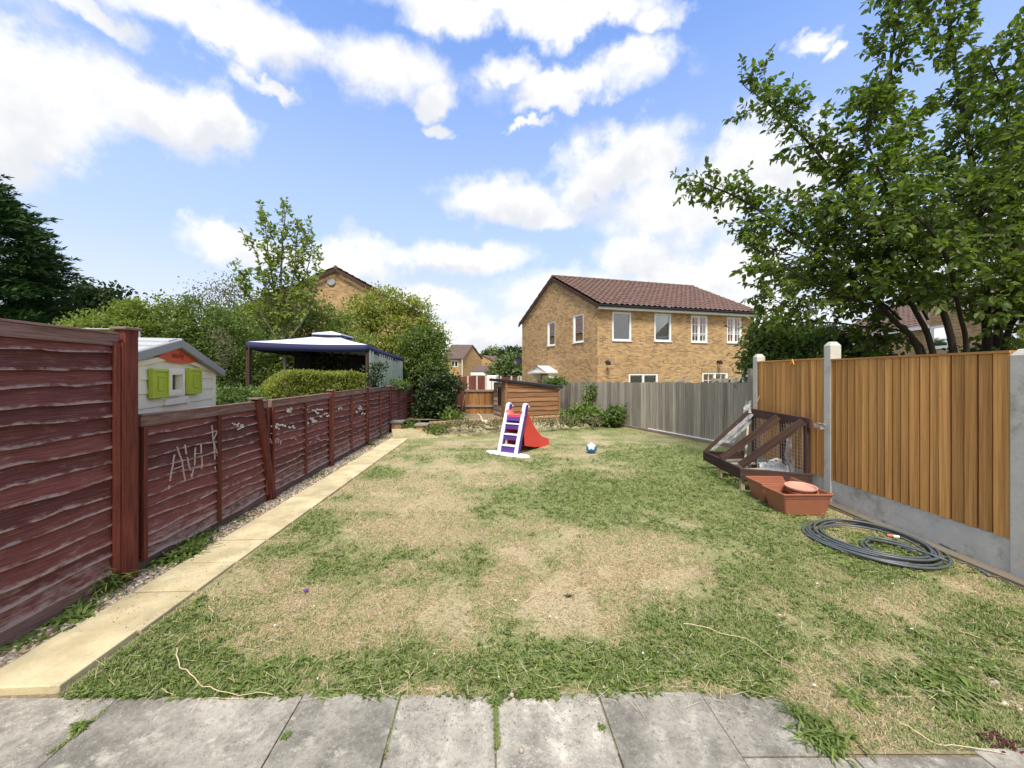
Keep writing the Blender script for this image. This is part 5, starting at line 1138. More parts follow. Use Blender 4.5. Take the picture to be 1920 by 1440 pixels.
# ------------------------------------------------------------------ climbing ladder and slide
sl0 = np.array((-.105, 7.84)); sd_ = unit((.62, 1.0)); sp = np.array((sd_[1], -sd_[0]))    # direction of the chute, and across it
slide = thing('garden_slide', 'childrens slide with white and purple ladder and red chute on the lawn', 'slide', (*sl0, 0))
def sq(a, b, z): p = sl0 + sp * a + sd_ * b; return V3(p[0], p[1], z)
LEAN = .36
def rail(side):
    prof = []; n = 20
    for k in range(n + 1):
        t = k / n; prof.append((LEAN * t * .96, .02 + .93 * t))
    # rounded hook at the top bending forward
    cx, cz = prof[-1][0] + .07, prof[-1][1]
    for k in range(1, 9):
        a = math.pi - math.pi * k / 8 * .95; prof.append((cx + .07 * math.cos(a), cz + .075 * math.sin(a)))
    x = side * .205
    m = MB(1); w = .037
    for (b0, z0_), (b1, z1_) in zip(prof[:-1], prof[1:]): pass
    # white face strip swept along the profile
    def sweep(xa, xb, depth, mat, name, lift=0.0, bev=.012):
        mm = MB(1); ring = []
        for i, (b, z) in enumerate(prof):
            a_ = prof[max(i - 1, 0)]; c_ = prof[min(i + 1, len(prof) - 1)]; tb, tz = unit((c_[0] - a_[0], c_[1] - a_[1])); nb, nz = -tz, tb     # outward (towards the climber / up)
            ring.append([sq(xa, b + nb * lift, z + nz * lift), sq(xb, b + nb * lift, z + nz * lift), sq(xb, b - nb * depth, z - nz * depth), sq(xa, b - nb * depth, z - nz * depth)])
        for r0, r1 in zip(ring[:-1], ring[1:]):
            for k in range(4): mm.face([r0[k], r0[(k + 1) % 4], r1[(k + 1) % 4], r1[k]])
        mm.face(ring[0]); mm.face(ring[-1][::-1])
        return mm.build(name, MAT[mat], slide, bevel=bev)
    sweep(x - w, x + w, .03, 'slide_white', 'side_rail', lift=.02)
    sweep(x + (.012 if side < 0 else -.006) - .03, x + (.012 if side < 0 else .006) + .036, .10, 'slide_purple', 'rail_web', lift=-0.012, bev=.006)
rail(-1); rail(1)
for i, z in enumerate((.17, .39, .605)):
    b = LEAN * z * .96
    m = MB(2); m.hexa([sq(-.165, b - .02, z - .0), sq(.165, b - .02, z - .0), sq(.165, b + .13, z - .0), sq(-.165, b + .13, z - .0), sq(-.165, b - .02, z + .022), sq(.165, b - .02, z + .022), sq(.165, b + .13, z + .022), sq(-.165, b + .13, z + .022)]); m.build('tread', MAT['slide_white'], slide, bevel=.008)
    m = MB(2); hh_ = .10 if i else .15
    m.hexa([sq(-.165, b - .005, z - hh_), sq(.165, b - .005, z - hh_), sq(.165, b + .03, z - hh_), sq(-.165, b + .03, z - hh_), sq(-.165, b - .005, z - .001), sq(.165, b - .005, z - .001), sq(.165, b + .03, z - .001), sq(-.165, b + .03, z - .001)]); m.build('riser', MAT['slide_purple'], slide, bevel=.006)
m = MB(2); b = LEAN * .72 * .96; m.hexa([sq(-.165, b, .675), sq(.165, b, .675), sq(.165, b + .03, .675), sq(-.165, b + .03, .675), sq(-.165, b + .02, .765), sq(.165, b + .02, .765), sq(.165, b + .05, .765), sq(-.165, b + .05, .765)]); m.build('riser', MAT['slide_purple'], slide, bevel=.006)
# foot plate: flat stadium across the front
m = MB(3); N = 28; A_, B_ = [], []
for k in range(N):
    t = 2 * math.pi * k / N; c, s = math.cos(t), math.sin(t); cx = (abs(c) ** .8) * (1 if c > 0 else -1) * .53; cy = (abs(s) ** .8) * (1 if s > 0 else -1) * .13
    A_.append(sq(cx * 1.0, cy + .02, .0)); B_.append(sq(cx * .96, cy * .9 + .02, .045))
m.face(A_[::-1]); m.face(B_)
for k in range(N): j = (k + 1) % N; m.face([A_[k], A_[j], B_[j], B_[k]])
m.build('foot_plate', MAT['slide_white'], slide, bevel=.006)
# chute with side skirts
cp = [(.27, .79), (.36, .80), (.46, .785), (.56, .70), (.68, .575), (.80, .455), (.92, .345), (1.04, .25), (1.16, .175), (1.28, .125), (1.40, .105), (1.50, .10)]
m = MB(4); wI, wO = .15, .19; ring = []
for i, (b, z) in enumerate(cp):
    h = .085 + (.055 * math.exp(-((b - .40) / .09) ** 2)) - (.05 if i == len(cp) - 1 else 0)
    ring.append([sq(-wO - .012, b, z + h * .7), sq(-wO, b, z + h), sq(-wI - .01, b, z + h), sq(-wI, b, z + .01), sq(wI, b, z + .01), sq(wI + .01, b, z + h), sq(wO, b, z + h), sq(wO + .012, b, z + h * .7)])
for r0, r1 in zip(ring[:-1], ring[1:]):
    for k in range(7): m.face([r0[k], r0[k + 1], r1[k + 1], r1[k]])
o = m.build('chute', MAT['slide_pink'], slide, smooth=True)
w = o.modifiers.new('w', 'WELD'); w.merge_threshold = .001; s2 = o.modifiers.new('s', 'SOLIDIFY'); s2.thickness = .012; s2.offset = -1
m = MB(5)
for sgn in (-1, 1):
    x = sgn * .185; pts_t, pts_b = [], []
    for i, (b, z) in enumerate(cp):
        zz = z + .085 * .66; pts_t.append((b, zz)); zb0_ = 0.0
        if abs(b - .92) < .03: zb0_ = .05
        pts_b.append((b if i else b + .1, max(zb0_, .17 - .17 * max(0, b - .3) / .75) if i > 0 else .5))
    for i in range(len(cp) - 1):
        (b0, t0_), (b1, t1_), (c0, u0), (c1_, u1) = pts_t[i], pts_t[i + 1], pts_b[i], pts_b[i + 1]
        flare0, flare1 = sgn * .035 * (1 - u0), sgn * .035 * (1 - u1)
        if i == len(cp) - 2: u1 = .02
        m.face([sq(x + flare0, c0, u0), sq(x + flare1, c1_, u1), sq(x + sgn * .012, b1, t1_), sq(x + sgn * .012, b0, t0_)])
b, z = cp[-1]; m.face([sq(-.2, b, .02), sq(.2, b, .02), sq(.2, b, z + .04), sq(-.2, b, z + .04)])
b, z = cp[0]; m.face([sq(-.17, b, z - .06), sq(.17, b, z - .06), sq(.17, b + .01, z + .015), sq(-.17, b + .01, z + .015)])
o = m.build('side_skirt', MAT['slide_red'], slide); s2 = o.modifiers.new('s', 'SOLIDIFY'); s2.thickness = .01; s2.offset = 0
m = MB(6)
for sgn, bb, zz in ((1, .30, .80), (1, .26, .70), (-1, .30, .80)): m.lathe(sq(sgn * .243, bb, zz), [(.012, 0), (.012, .008), (.001, .009)], 8, (sp[0] * sgn, sp[1] * sgn, 0))
m.build('bolt', MAT['slide_white'], slide, split=True)

# ------------------------------------------------------------------ ball
bl = thing('ball', 'blue and white football on the lawn right of the slide', 'ball', (1.66, 8.03, 0))
bc = np.array((1.66, 8.03, .112)); rr = .108; nu_, nv_ = 48, 24; V = []; 
for j in range(nv_ + 1):
    for i in range(nu_):
        t, p = 2 * math.pi * i / nu_, math.pi * j / nv_; V.append((math.sin(p) * math.cos(t), math.sin(p) * math.sin(t), math.cos(p)))
V = np.array(V); F = [(j * nu_ + i, (j + 1) * nu_ + i, (j + 1) * nu_ + (i + 1) % nu_, j * nu_ + (i + 1) % nu_) for j in range(nv_) for i in range(nu_)]; F = np.array(F)
ctr = V[F].mean(1); vd = unit((-.15, -.75, .62)); ang = np.arccos(np.clip(ctr @ vd, -1, 1)); az_ = np.arctan2(ctr @ unit(np.cross(vd, (0, 0, 1))), ctr @ np.cross(unit(np.cross(vd, (0, 0, 1))), vd))
white = (ang < .78 + .16 * np.cos(5 * az_)) | (np.arccos(np.clip(ctr @ -vd, -1, 1)) < .6)
np_mesh('panel', bc + V * rr, F[~white], MAT['ball_blue'], bl, smooth=True); np_mesh('white_patch', bc + V * rr * 1.004, F[white], MAT['ball_white'], bl, smooth=True)

# ------------------------------------------------------------------ troughs and saucers
def trough(label, cx, cy, ang, w, dp, h, seed):
    root = thing('planter_trough', label, 'planter', (cx, cy, 0), 'empty terracotta troughs')
    ca, sa = math.cos(ang), math.sin(ang)
    def q(x, y, z): return (cx + x * ca - y * sa, cy + x * sa + y * ca, z)
    def ringp(sx, sy, z, r=.02):
        out = []
        for (qx, qy, a0) in ((1, 1, 0), (-1, 1, 90), (-1, -1, 180), (1, -1, 270)):
            for k in range(4): a = R(a0 + 30 * k); out.append(q(qx * (sx - r) + r * math.cos(a), qy * (sy - r) + r * math.sin(a), z))
        return out
    m = MB(seed); W, D = w / 2, dp / 2
    rings = [ringp(W * .80, D * .74, .01), ringp(W * .93, D * .90, h - .055), ringp(W * .955, D * .93, h - .052), ringp(W * .96, D * .935, h - .022), ringp(W * .995, D * .99, h - .02), ringp(W, D, h - .004), ringp(W * .99, D * .985, h), ringp(W * .93, D * .90, h), ringp(W * .92, D * .885, h - .012), ringp(W * .90, D * .86, h - .05), ringp(W * .885, D * .845, h - .052), ringp(W * .76, D * .69, .03)]
    b0 = len(m.v)
    n = 16
    for rg_ in rings: m.v += [tuple(p) for p in rg_]
    for i in range(len(rings) - 1):
        for k in range(n):
            m.f.append((b0 + i * n + k, b0 + i * n + (k + 1) % n, b0 + (i + 1) * n + (k + 1) % n, b0 + (i + 1) * n + k)); m.uv.append([(0, 0)] * 4); m.r.append(.5)
    for i in (0, len(rings) - 1): m.f.append(tuple(b0 + i * n + k for k in range(n))); m.uv.append([(0, 0)] * n); m.r.append(.5)
    o = m.build('trough_body', MAT['terracotta'], root, bevel=0); 
    for p_ in o.data.polygons: p_.use_smooth = False
    m = MB(seed)
    for sx in (-1, 1):
        a = q(sx * W * .55, -D * .80, .0); 
        m.hexa([q(sx * W * .6 - .03, -D * .73, 0), q(sx * W * .6 + .03, -D * .73, 0), q(sx * W * .6 + .03, D * .7, 0), q(sx * W * .6 - .03, D * .7, 0), q(sx * W * .6 - .03, -D * .73, .02), q(sx * W * .6 + .03, -D * .73, .02), q(sx * W * .6 + .03, D * .7, .02), q(sx * W * .6 - .03, D * .7, .02)])
    m.build('foot', MAT['terracotta'], root, split=True)
    return root
trough('terracotta trough nearest the camera, holding two round saucers', 3.43, 4.63, R(1), .60, .40, .265, 5)
trough('terracotta trough tucked behind the one with the saucers', 3.48, 5.06, R(-2), .60, .38, .262, 6)
def saucer(label, c, r, tilt, mat):
    m = MB(1); ax = unit((tilt[0], tilt[1], 1)); m.lathe(c, [(.001, 0), (r * .84, 0), (r * .95, .028), (r, .030), (r * 1.0, .042), (r * .93, .043), (r * .90, .036), (r * .82, .012), (.001, .011)], 32, ax)
    o = m.build('plant_saucer', MAT[mat], None, smooth=True); em = o.modifiers.new('e', 'EDGE_SPLIT'); em.split_angle = R(35)
    return tag(o, label, 'saucer', 'saucers in the trough')
saucer('upper round clay saucer, tilted in the front trough', (3.49, 4.64, .262), .165, (-.03, -.06), 'terracotta_pale')
saucer('lower round clay saucer, underneath in the front trough', (3.50, 4.63, .215), .16, (-.05, -.05), 'terracotta')

# ------------------------------------------------------------------ cold frame
cf = thing('cold_frame', 'broken dark timber cold frame with sloping rafters and torn plastic by the right fence', 'cold frame', (3.6, 5.8, 0))
cA = V3(3.235, 5.42, 0); cB = V3(3.31, 6.62, 0); cC = V3(3.98, 6.55, 0); cD = V3(4.0, 5.12, 0)
def cz(p, z): return V3(p[0], p[1], z)
m = MB(1)
m.beam(cz(cA, .25), cz(cB, .255), .035, .155, (0, 0, 1)); m.beam(cz(cA, .25) + V3(-.018, .0, 0), cz(cD, .25), .035, .15, (0, 0, 1)); m.beam(cz(cB, .25), cz(cC, .26), .03, .14, (0, 0, 1)); m.build('base_frame', MAT['darkwood'], cf, bevel=.004)
bt0 = V3(3.95, 5.12, 1.02); bt1 = V3(3.92, 6.3, 1.03)
m = MB(2); m.beam(bt0 + V3(.01, -.03, -.02), bt1, .035, .13, (0, 0, 1)); m.build('top_rail', MAT['darkwood'], cf, bevel=.004)
for (a, b) in ((V3(3.90, 5.14, 1.02), V3(3.27, 5.50, .345)), (V3(3.90, 5.62, 1.03), V3(3.27, 5.98, .34)), (V3(3.88, 6.28, 1.05), V3(3.31, 6.58, .33))):
    m = MB(int(a[1] * 100)); th = .042 if a[1] < 6 else .025
    m.beam(a, b, th, .10 if a[1] < 6 else .06, (0, 0, 1)); o = m.build('rafter', MAT['darkwood'], cf, bevel=.004)
for p, h in ((V3(3.965, 5.16, 0), 1.0), (V3(3.965, 5.62, 0), .98), (V3(3.95, 6.26, 0), 1.0)):
    m = MB(3); m.beam(cz(p, .05), cz(p, h), .07, .045, (0, 1, 0)); m.build('upright', MAT['darkwood'], cf, bevel=.004)
for p, mt in ((V3(3.27, 5.46, 0), 'palewood'), (V3(3.3, 6.1, 0), 'palewood')):
    m = MB(4); m.beam(cz(p, -.02), cz(p, .18), .055, .055, (0, 1, 0)); m.build('leg', MAT[mt], cf, bevel=.004)
m = MB(5); m.beam(V3(3.32, 5.5, .185), V3(3.9, 5.45, .2), .12, .02); m.beam(V3(3.34, 5.8, .2), V3(3.93, 5.8, .22), .12, .02); m.beam(V3(3.36, 6.15, .2), V3(3.9, 6.2, .22), .12, .02); m.beam(V3(3.36, 6.42, .2), V3(3.9, 6.42, .22), .10, .02); m.build('shelf_slat', MAT['greywood'], cf, split=True)
m = MB(6)       # wire mesh panel on the fence side
y = 5.18
while y < 6.24: m.tube([V3(3.93 + .006 * math.sin(y * 9), y, .22), V3(3.93, y + .01, .97)], .0022, 4, cap=False); y += .052
z = .24
while z < .98: m.tube([V3(3.93, 5.18, z), V3(3.935, 5.6, z + .004 * math.sin(z * 30)), V3(3.93, 6.24, z + .006)], .0022, 4, cap=False); z += .052
m.build('wire_mesh', MAT['wire'], cf)
def cloth(pts, seed, mat, name, parent, amp=.03, n=12):
    a, b, c, d = [np.array(q, float) for q in pts]; rg = np.random.RandomState(seed); nz = unit(np.cross(b - a, d - a)); U, Vv = np.meshgrid(np.linspace(0, 1, n + 1), np.linspace(0, 1, n + 1))
    h = (fbm(U * 4 + seed, Vv * 4, seed, 3) - .5) * 2 * amp; edge = (fbm(U * 6, Vv * 6 + 9, seed + 3, 2) - .5) * .25
    Q = (a * (1 - U[..., None]) + b * U[..., None]) * (1 - Vv[..., None]) + (d * (1 - U[..., None]) + c * U[..., None]) * Vv[..., None] + nz * h[..., None]
    Q = Q + (edge * (np.abs(U - .5) * 2) ** 4)[..., None] * (b - a) * .5
    idx = np.arange((n + 1) * (n + 1)).reshape(n + 1, n + 1); F = np.stack([idx[:-1, :-1], idx[:-1, 1:], idx[1:, 1:], idx[1:, :-1]], -1).reshape(-1, 4)
    keep = rg.rand(len(F)) > .04
    return np_mesh(name, Q.reshape(-1, 3), F[keep], MAT[mat], parent, smooth=True)
cloth([(3.3, 6.6, .36), (3.42, 6.5, .36), (3.92, 6.2, 1.0), (3.87, 6.3, 1.02)], 3, 'sheet', 'plastic_sheet', cf, .02)
cloth([(3.5, 6.45, .5), (3.66, 6.36, .52), (3.90, 6.22, .9), (3.72, 6.35, .85)], 13, 'sheet', 'plastic_sheet', cf, .04)
cloth([(3.6, 5.5, .22), (3.9, 5.3, .22), (3.93, 5.6, .42), (3.66, 5.7, .36)], 4, 'sheet', 'plastic_sheet', cf, .08)
cloth([(3.91, 5.3, .22), (3.92, 5.52, .22), (3.92, 5.5, .8), (3.92, 5.4, .75)], 5, 'sheet', 'plastic_sheet', cf, .02)
cloth([(3.97, 5.08, .93), (4.0, 4.9, .95), (4.0, 4.88, 1.02), (3.97, 5.08, 1.03)], 6, 'sheet', 'plastic_sheet', cf, .05)
m = MB(7); m.beam(V3(3.55, 5.85, .3), V3(3.78, 6.15, .82), .028, .02); tag(m.build('wooden_stake', MAT['palewood']), 'pale wooden stake leaning inside the cold frame', 'stake')
m = MB(8); m.beam(V3(3.9, 6.28, .95), V3(4.0, 6.2, 1.30), .035, .012); tag(m.build('wooden_lath', MAT['palewood']), 'pale lath poking up from the back corner of the cold frame', 'lath')
cloth([(3.78, 6.3, 1.02), (3.9, 6.26, 1.02), (3.92, 6.3, 1.22), (3.84, 6.3, 1.2)], 16, 'lead', 'plastic_scrap', cf, .05, 8)

# ------------------------------------------------------------------ hose
hs = thing('hose_pipe', 'coiled dark grey garden hose lying on the grass by the right fence', 'hose', (3.43, 3.75, 0))
rg = random.Random(4); m = MB(1); pts = []; turns = 7.2; N = int(turns * 40)
for k in range(N):
    t = k / 40 * 2 * math.pi; tt = k / N; rr = .455 + .04 * math.sin(k * .021 * 3) + .035 * math.sin(k * .047 + 1) - .02 * tt
    ex = 1 + .03 * math.sin(tt * 19); cx = 3.49 + .03 * math.sin(tt * 13); cy = 3.73 + .035 * math.cos(tt * 9)
    x = rr * math.cos(t) * ex; y = rr * math.sin(t) * 1.08; a = R(22); x, y = x * math.cos(a) + y * math.sin(a) * .9, -x * math.sin(a) * .9 + y * math.cos(a)
    pts.append((cx + x, cy + y, .017 + .035 * (k % 40 / 40.) * .3 + .026 * int(k / 80) * .55 + .010 * math.sin(k * .31)))
m.tube(pts, 0.0108, 7); 
m.build('coil', MAT['hose'], hs, smooth=True)
m = MB(2); pts = []
for k in range(int(2.2 * 34)):
    t = k / 34 * 2 * math.pi + 1; r_ = .19 + .02 * math.sin(k * .13); pts.append((3.50 + r_ * math.cos(t), 3.52 + r_ * 1.15 * math.sin(t), .02 + .0004 * k + .01 * math.sin(k * .2)))
e = V3(*pts[-1]); pts += [tuple(e * (1 - t) + V3(3.72, 3.28, .055) * t + V3(.03 * math.sin(t * 3), 0, .02 * math.sin(t * 3.14))) for t in (.2, .4, .6, .8, 1)]
m.tube(pts, 0.0108, 7); m.build('inner_loop', MAT['hose'], hs, smooth=True)
m = MB(3); q = [G(1770, 1045), G(1800, 1052), G(1830, 1068), G(1856, 1084)]; m.tube([V3(a_[0], a_[1], .018) for a_ in q], 0.0108, 7); q = [G(1600, 978), G(1660, 985), G(1720, 1005), G(1790, 1040)]; m.tube([V3(a_[0], a_[1], .03 + .01 * (i % 2)) for i, a_ in enumerate(q)], 0.0108, 7); m.build('hose_tail', MAT['hose'], hs, smooth=True, split=True)
m = MB(4); c = G(1673, 1005, .05); d_ = V3(.06, -.03, 0); m.tube([c - d_ * .6, c + d_ * .1], .017, 10); m.build('connector', MAT['terracotta'], hs)
m = MB(4); m.tube([c + d_ * .12, c + d_ * .75], .014, 10); m.build('connector_nut', MAT['white'], hs)

# ------------------------------------------------------------------ overhead wires, dry branch, stones, stalks
m = MB(1)
def wire(a, b, sag, r=.006):
    pts = [a * (1 - t) + b * t - V3(0, 0, sag * 4 * t * (1 - t)) for t in np.linspace(0, 1, 24)]; m.tube(pts, r, 5, cap=False)
wire(P(1600, 592, 11.5), P(1990, 215, 3.2), .12, .004); wire(P(1600, 594, 11.5), P(1990, 245, 3.2), .18, .004)
tag(m.build('overhead_wires', MAT['black']), 'pair of thin overhead wires running up to the right through the tree', 'wire')
m = MB(1); m.tube([P(938, 801, 10.9), P(925, 797, 10.8), P(912, 792, 10.75), P(903, 789, 10.8)], [.02, .05, .065, .03], 8); m.tube([P(906, 790, 10.8), P(900, 779, 10.85), P(895, 775, 10.8)], [.035, .02, .01], 6); m.tube([P(914, 792, 10.75), P(925, 800, 10.6)], [.04, .012], 6)
tag(m.build('dry_branch', MAT['branchdry'], smooth=True), 'bleached twisted branch lying on the bank left of the slide', 'branch')
def stalk(label, pix, z=.02, r=.0022, mat='straw'):
    m = MB(1); pts = [G(x, y) for x, y in pix]; out = []
    for i in range(len(pts) - 1):
        for t in np.linspace(0, 1, 5)[:-1]: out.append(pts[i] * (1 - t) + pts[i + 1] * t)
    out.append(pts[-1]); out = [V3(p[0] + .004 * math.sin(i * 2.1), p[1] + .004 * math.cos(i * 1.7), z + .008 * math.sin(i * .9)) for i, p in enumerate(out)]
    m.tube(out, [r * (1 - .6 * i / len(out)) for i in range(len(out))], 5); tag(m.build('dry_stalk', MAT[mat]), label, 'stalk', 'dry stalks lying about')
stalk('forked dry stalk curving onto the patio at bottom left', [(331, 1225), (334, 1254), (352, 1270), (375, 1292), (400, 1305), (450, 1312), (512, 1313)], .03, .0035)
stalk('long thin dry stalk arching across the right of the lawn', [(1282, 1180), (1330, 1188), (1400, 1210), (1450, 1242), (1492, 1272)], .035, .0028)
stalk('dry stem along the patio edge right of the big weed', [(1690, 1365), (1740, 1395), (1800, 1410), (1890, 1420)], .02, .003)
stalk('short pale straw upright in the left grass', [(390, 1145), (398, 1155), (396, 1180)], .03, .003)
stalk('dry bent straw in the middle of the lawn', [(905, 1130), (925, 1142), (955, 1158), (975, 1166)], .02, .002)
stalk('dry forked straw right of the middle', [(985, 1135), (1003, 1122), (1038, 1111)], .02, .0025)
stalk('thin straw below the hose', [(1800, 1190), (1860, 1212), (1920, 1230)], .02, .0025)
stalk('straw lying across the left patio slab', [(300, 1298), (330, 1313), (400, 1318), (512, 1318)], .018, .002)
for i, (x, y, r_, lab) in enumerate([(977, 1416, .012, 'single rounded pebble on the middle patio slab'), (959, 1311, .013, 'brown pebble at the lawn edge by the joint weed'), (1132, 1296, .010, 'small pebble at the patio edge right of centre'), (1003, 1350, .004, 'tiny dark crumb on the patio slab')]):
    p = G(x, y); m = MB(i); m.lathe((p[0], p[1], .014), [(.001, 0), (r_ * .7, .002), (r_, r_ * .5), (r_ * .8, r_ * 1.1), (r_ * .3, r_ * 1.35), (.001, r_ * 1.4)], 10, unit((.2, .1, 1))); tag(m.build('pebble', MAT['stone'], smooth=True), lab, 'pebble', 'pebbles on the patio')
m = MB(3); p = G(574, 1111); m.lathe((p[0], p[1], .01), [(.001, 0), (.012, 0), (.016, .012), (.01, .02), (.001, .02)], 9, unit((.3, -.5, 1))); tag(m.build('bottle_cap', MAT['slide_purple']), 'small purple scrap on the dry lawn at left', 'litter')
rs = np.random.RandomState(8); n = 34; px = rs.uniform(500, 1850, n); py = 800 + 500 * rs.rand(n) ** .6; gx = (px - 960) / FPX; V = []; F = []; 
for i in range(n):
    p = G(px[i], py[i]); 
    if p[0] > 3.9 or p[0] < path_r(p[1]) + .1: continue
    s = rs.uniform(.004, .010) * (1 + p[1] * .05); a = rs.rand() * 6.28; c, sn = math.cos(a) * s, math.sin(a) * s; b = len(V); z = .03 + rs.rand() * .01
    V += [(p[0] - c, p[1] - sn, z), (p[0] + sn * .6, p[1] - c * .6, z + s * .3), (p[0] + c, p[1] + sn, z + s * .2), (p[0] - sn * .6, p[1] + c * .6, z + .003)]; F.append((b, b + 1, b + 2, b + 3))
tag(np_mesh('fallen_petals', V, F, MAT['white']), 'tiny white petals and scraps scattered on the lawn', 'petals', kind='stuff')
# ------------------------------------------------------------------ foliage builders
def nrm(a): return a / (np.linalg.norm(a, axis=-1, keepdims=True) + 1e-9)
def leaves_mesh(name, Pn, A, N, L, W, mat, parent, rnd, droop=.15, fold=.12):
    """each leaf: 6 vertices, two quads folded along the midrib"""
    n = len(Pn); A = nrm(A); S = nrm(np.cross(A, N)); N = np.cross(S, A); L = np.broadcast_to(np.asarray(L, float), (n,))[:, None]; W = np.broadcast_to(np.asarray(W, float), (n,))[:, None]
    tip = Pn + A * L - N * L * droop
    l1 = Pn + A * L * .32 + S * W * .5 + N * W * fold; l2 = Pn + A * L * .70 + S * W * .40 + N * (W * fold - L * droop * .4)
    r1 = Pn + A * L * .32 - S * W * .5 + N * W * fold; r2 = Pn + A * L * .70 - S * W * .40 + N * (W * fold - L * droop * .4)
    V = np.stack([Pn, l1, l2, tip, r2, r1], 1).reshape(-1, 3); b = (np.arange(n) * 6)[:, None]
    F = np.concatenate([b + np.array([0, 3, 2, 1]), b + np.array([0, 5, 4, 3])], 1).reshape(-1, 4)
    return np_mesh(name, V, F, MAT[mat], parent, rnd=np.repeat(rnd, 2))
def blob(px, py, Y, rx, ry, rd=None):
    c = P(px, py, Y); k = Y / FPX; rx *= k; ry *= k; return (c, np.array((rx, rd if rd else rx * .8, ry)))
def bush_points(blobs, clumps, per, sig, rs, inner=.25, flat=.6, low=-1.0):
    Pn, O = [], []
    area = np.array([b[1][0] * b[1][2] + b[1][0] * b[1][1] for b in blobs]); cnt = np.maximum(3, (clumps * area / area.sum()).astype(int))
    for (c, r), k in zip(blobs, cnt):
        d = nrm(rs.randn(k, 3)); d = d[d[:, 2] > low]; k = len(d)
        rad = np.where(rs.rand(k) < inner, rs.uniform(.45, .85, k), rs.uniform(.82, 1.06, k))
        cc = c + d * r * rad[:, None]
        cs = rs.uniform(.6, 1.4, k)
        off = rs.randn(k, per, 3) * sig * cs[:, None, None]; off[..., 2] *= flat
        Pn.append((cc[:, None] + off).reshape(-1, 3)); O.append(np.repeat(d, per, 0))
    return np.concatenate(Pn), np.concatenate(O)
def make_bush(name, label, cat, blobs, mat, n_cl, per, sig, L, W=None, seed=0, trunk=True, group=None, up=.35, inner=.25, flat=.6, kind=None, trunk_h=None, low=-1.0, zmin=0.03, droop=.15, partname='crown', bark='bark', light=None):
    rs = np.random.RandomState(seed); Pn, O = bush_points(blobs, n_cl, per, sig, rs, inner, flat, low)
    k = Pn[:, 2] > zmin; Pn, O = Pn[k], O[k]; n = len(Pn)
    c0 = np.mean([b[0] for b in blobs], 0); zb = 0
    root = thing(name, label, cat, (c0[0], c0[1], zb), group)
    A = nrm(O * .7 + rs.randn(n, 3) * .75 + np.array((0, 0, up))); N = nrm(rs.randn(n, 3) * .6 + O * .4 + np.array((0, 0, 1.0)))
    Ls = L * rs.uniform(.65, 1.25, n); Wd = (W or L * .5) * rs.uniform(.8, 1.2, n)
    rnd = np.clip(rs.rand(n) * .65 + .35 * fbm(Pn[:, 0] * 2.2 / max(sig * 6, .6) + 9, Pn[:, 2] * 2.2 / max(sig * 6, .6) + Pn[:, 1], seed, 3), 0, .995)
    leaves_mesh(partname, Pn, A, N, Ls, Wd, mat, root, rnd, droop)
    if trunk:
        m = MB(seed); zlow = min(b[0][2] - b[1][2] * .3 for b in blobs); b0 = V3(c0[0], c0[1], -.05)
        for i, (c, r) in enumerate(blobs[:9]):
            s = b0 + V3(rs.uniform(-.15, .15), rs.uniform(-.1, .1), 0); mid = s * .55 + c * .45 + V3(rs.uniform(-.1, .1), 0, .1); e = c + V3(0, 0, r[2] * .3)
            w = max(.02, .03 * float(np.mean(r))) 
            m.tube([s, s * .7 + mid * .3 + V3(0, 0, .1), mid, c, e], [w * 1.6, w * 1.3, w, w * .6, w * .25], 6)
        m.build('trunk', MAT[bark], root)
    return root
def catmull(pts, n=6):
    pts = [np.array(p, float) for p in pts]; q = [2 * pts[0] - pts[1]] + pts + [2 * pts[-1] - pts[-2]]; out = []
    for i in range(1, len(q) - 2):
        for k in range(n):
            t = k / n; a, b, c, d = q[i - 1:i + 3]; out.append(.5 * ((2 * b) + (c - a) * t + (2 * a - 5 * b + 4 * c - d) * t ** 2 + (3 * b - a - 3 * c + d) * t ** 3))
    out.append(q[-2]); return np.array(out)
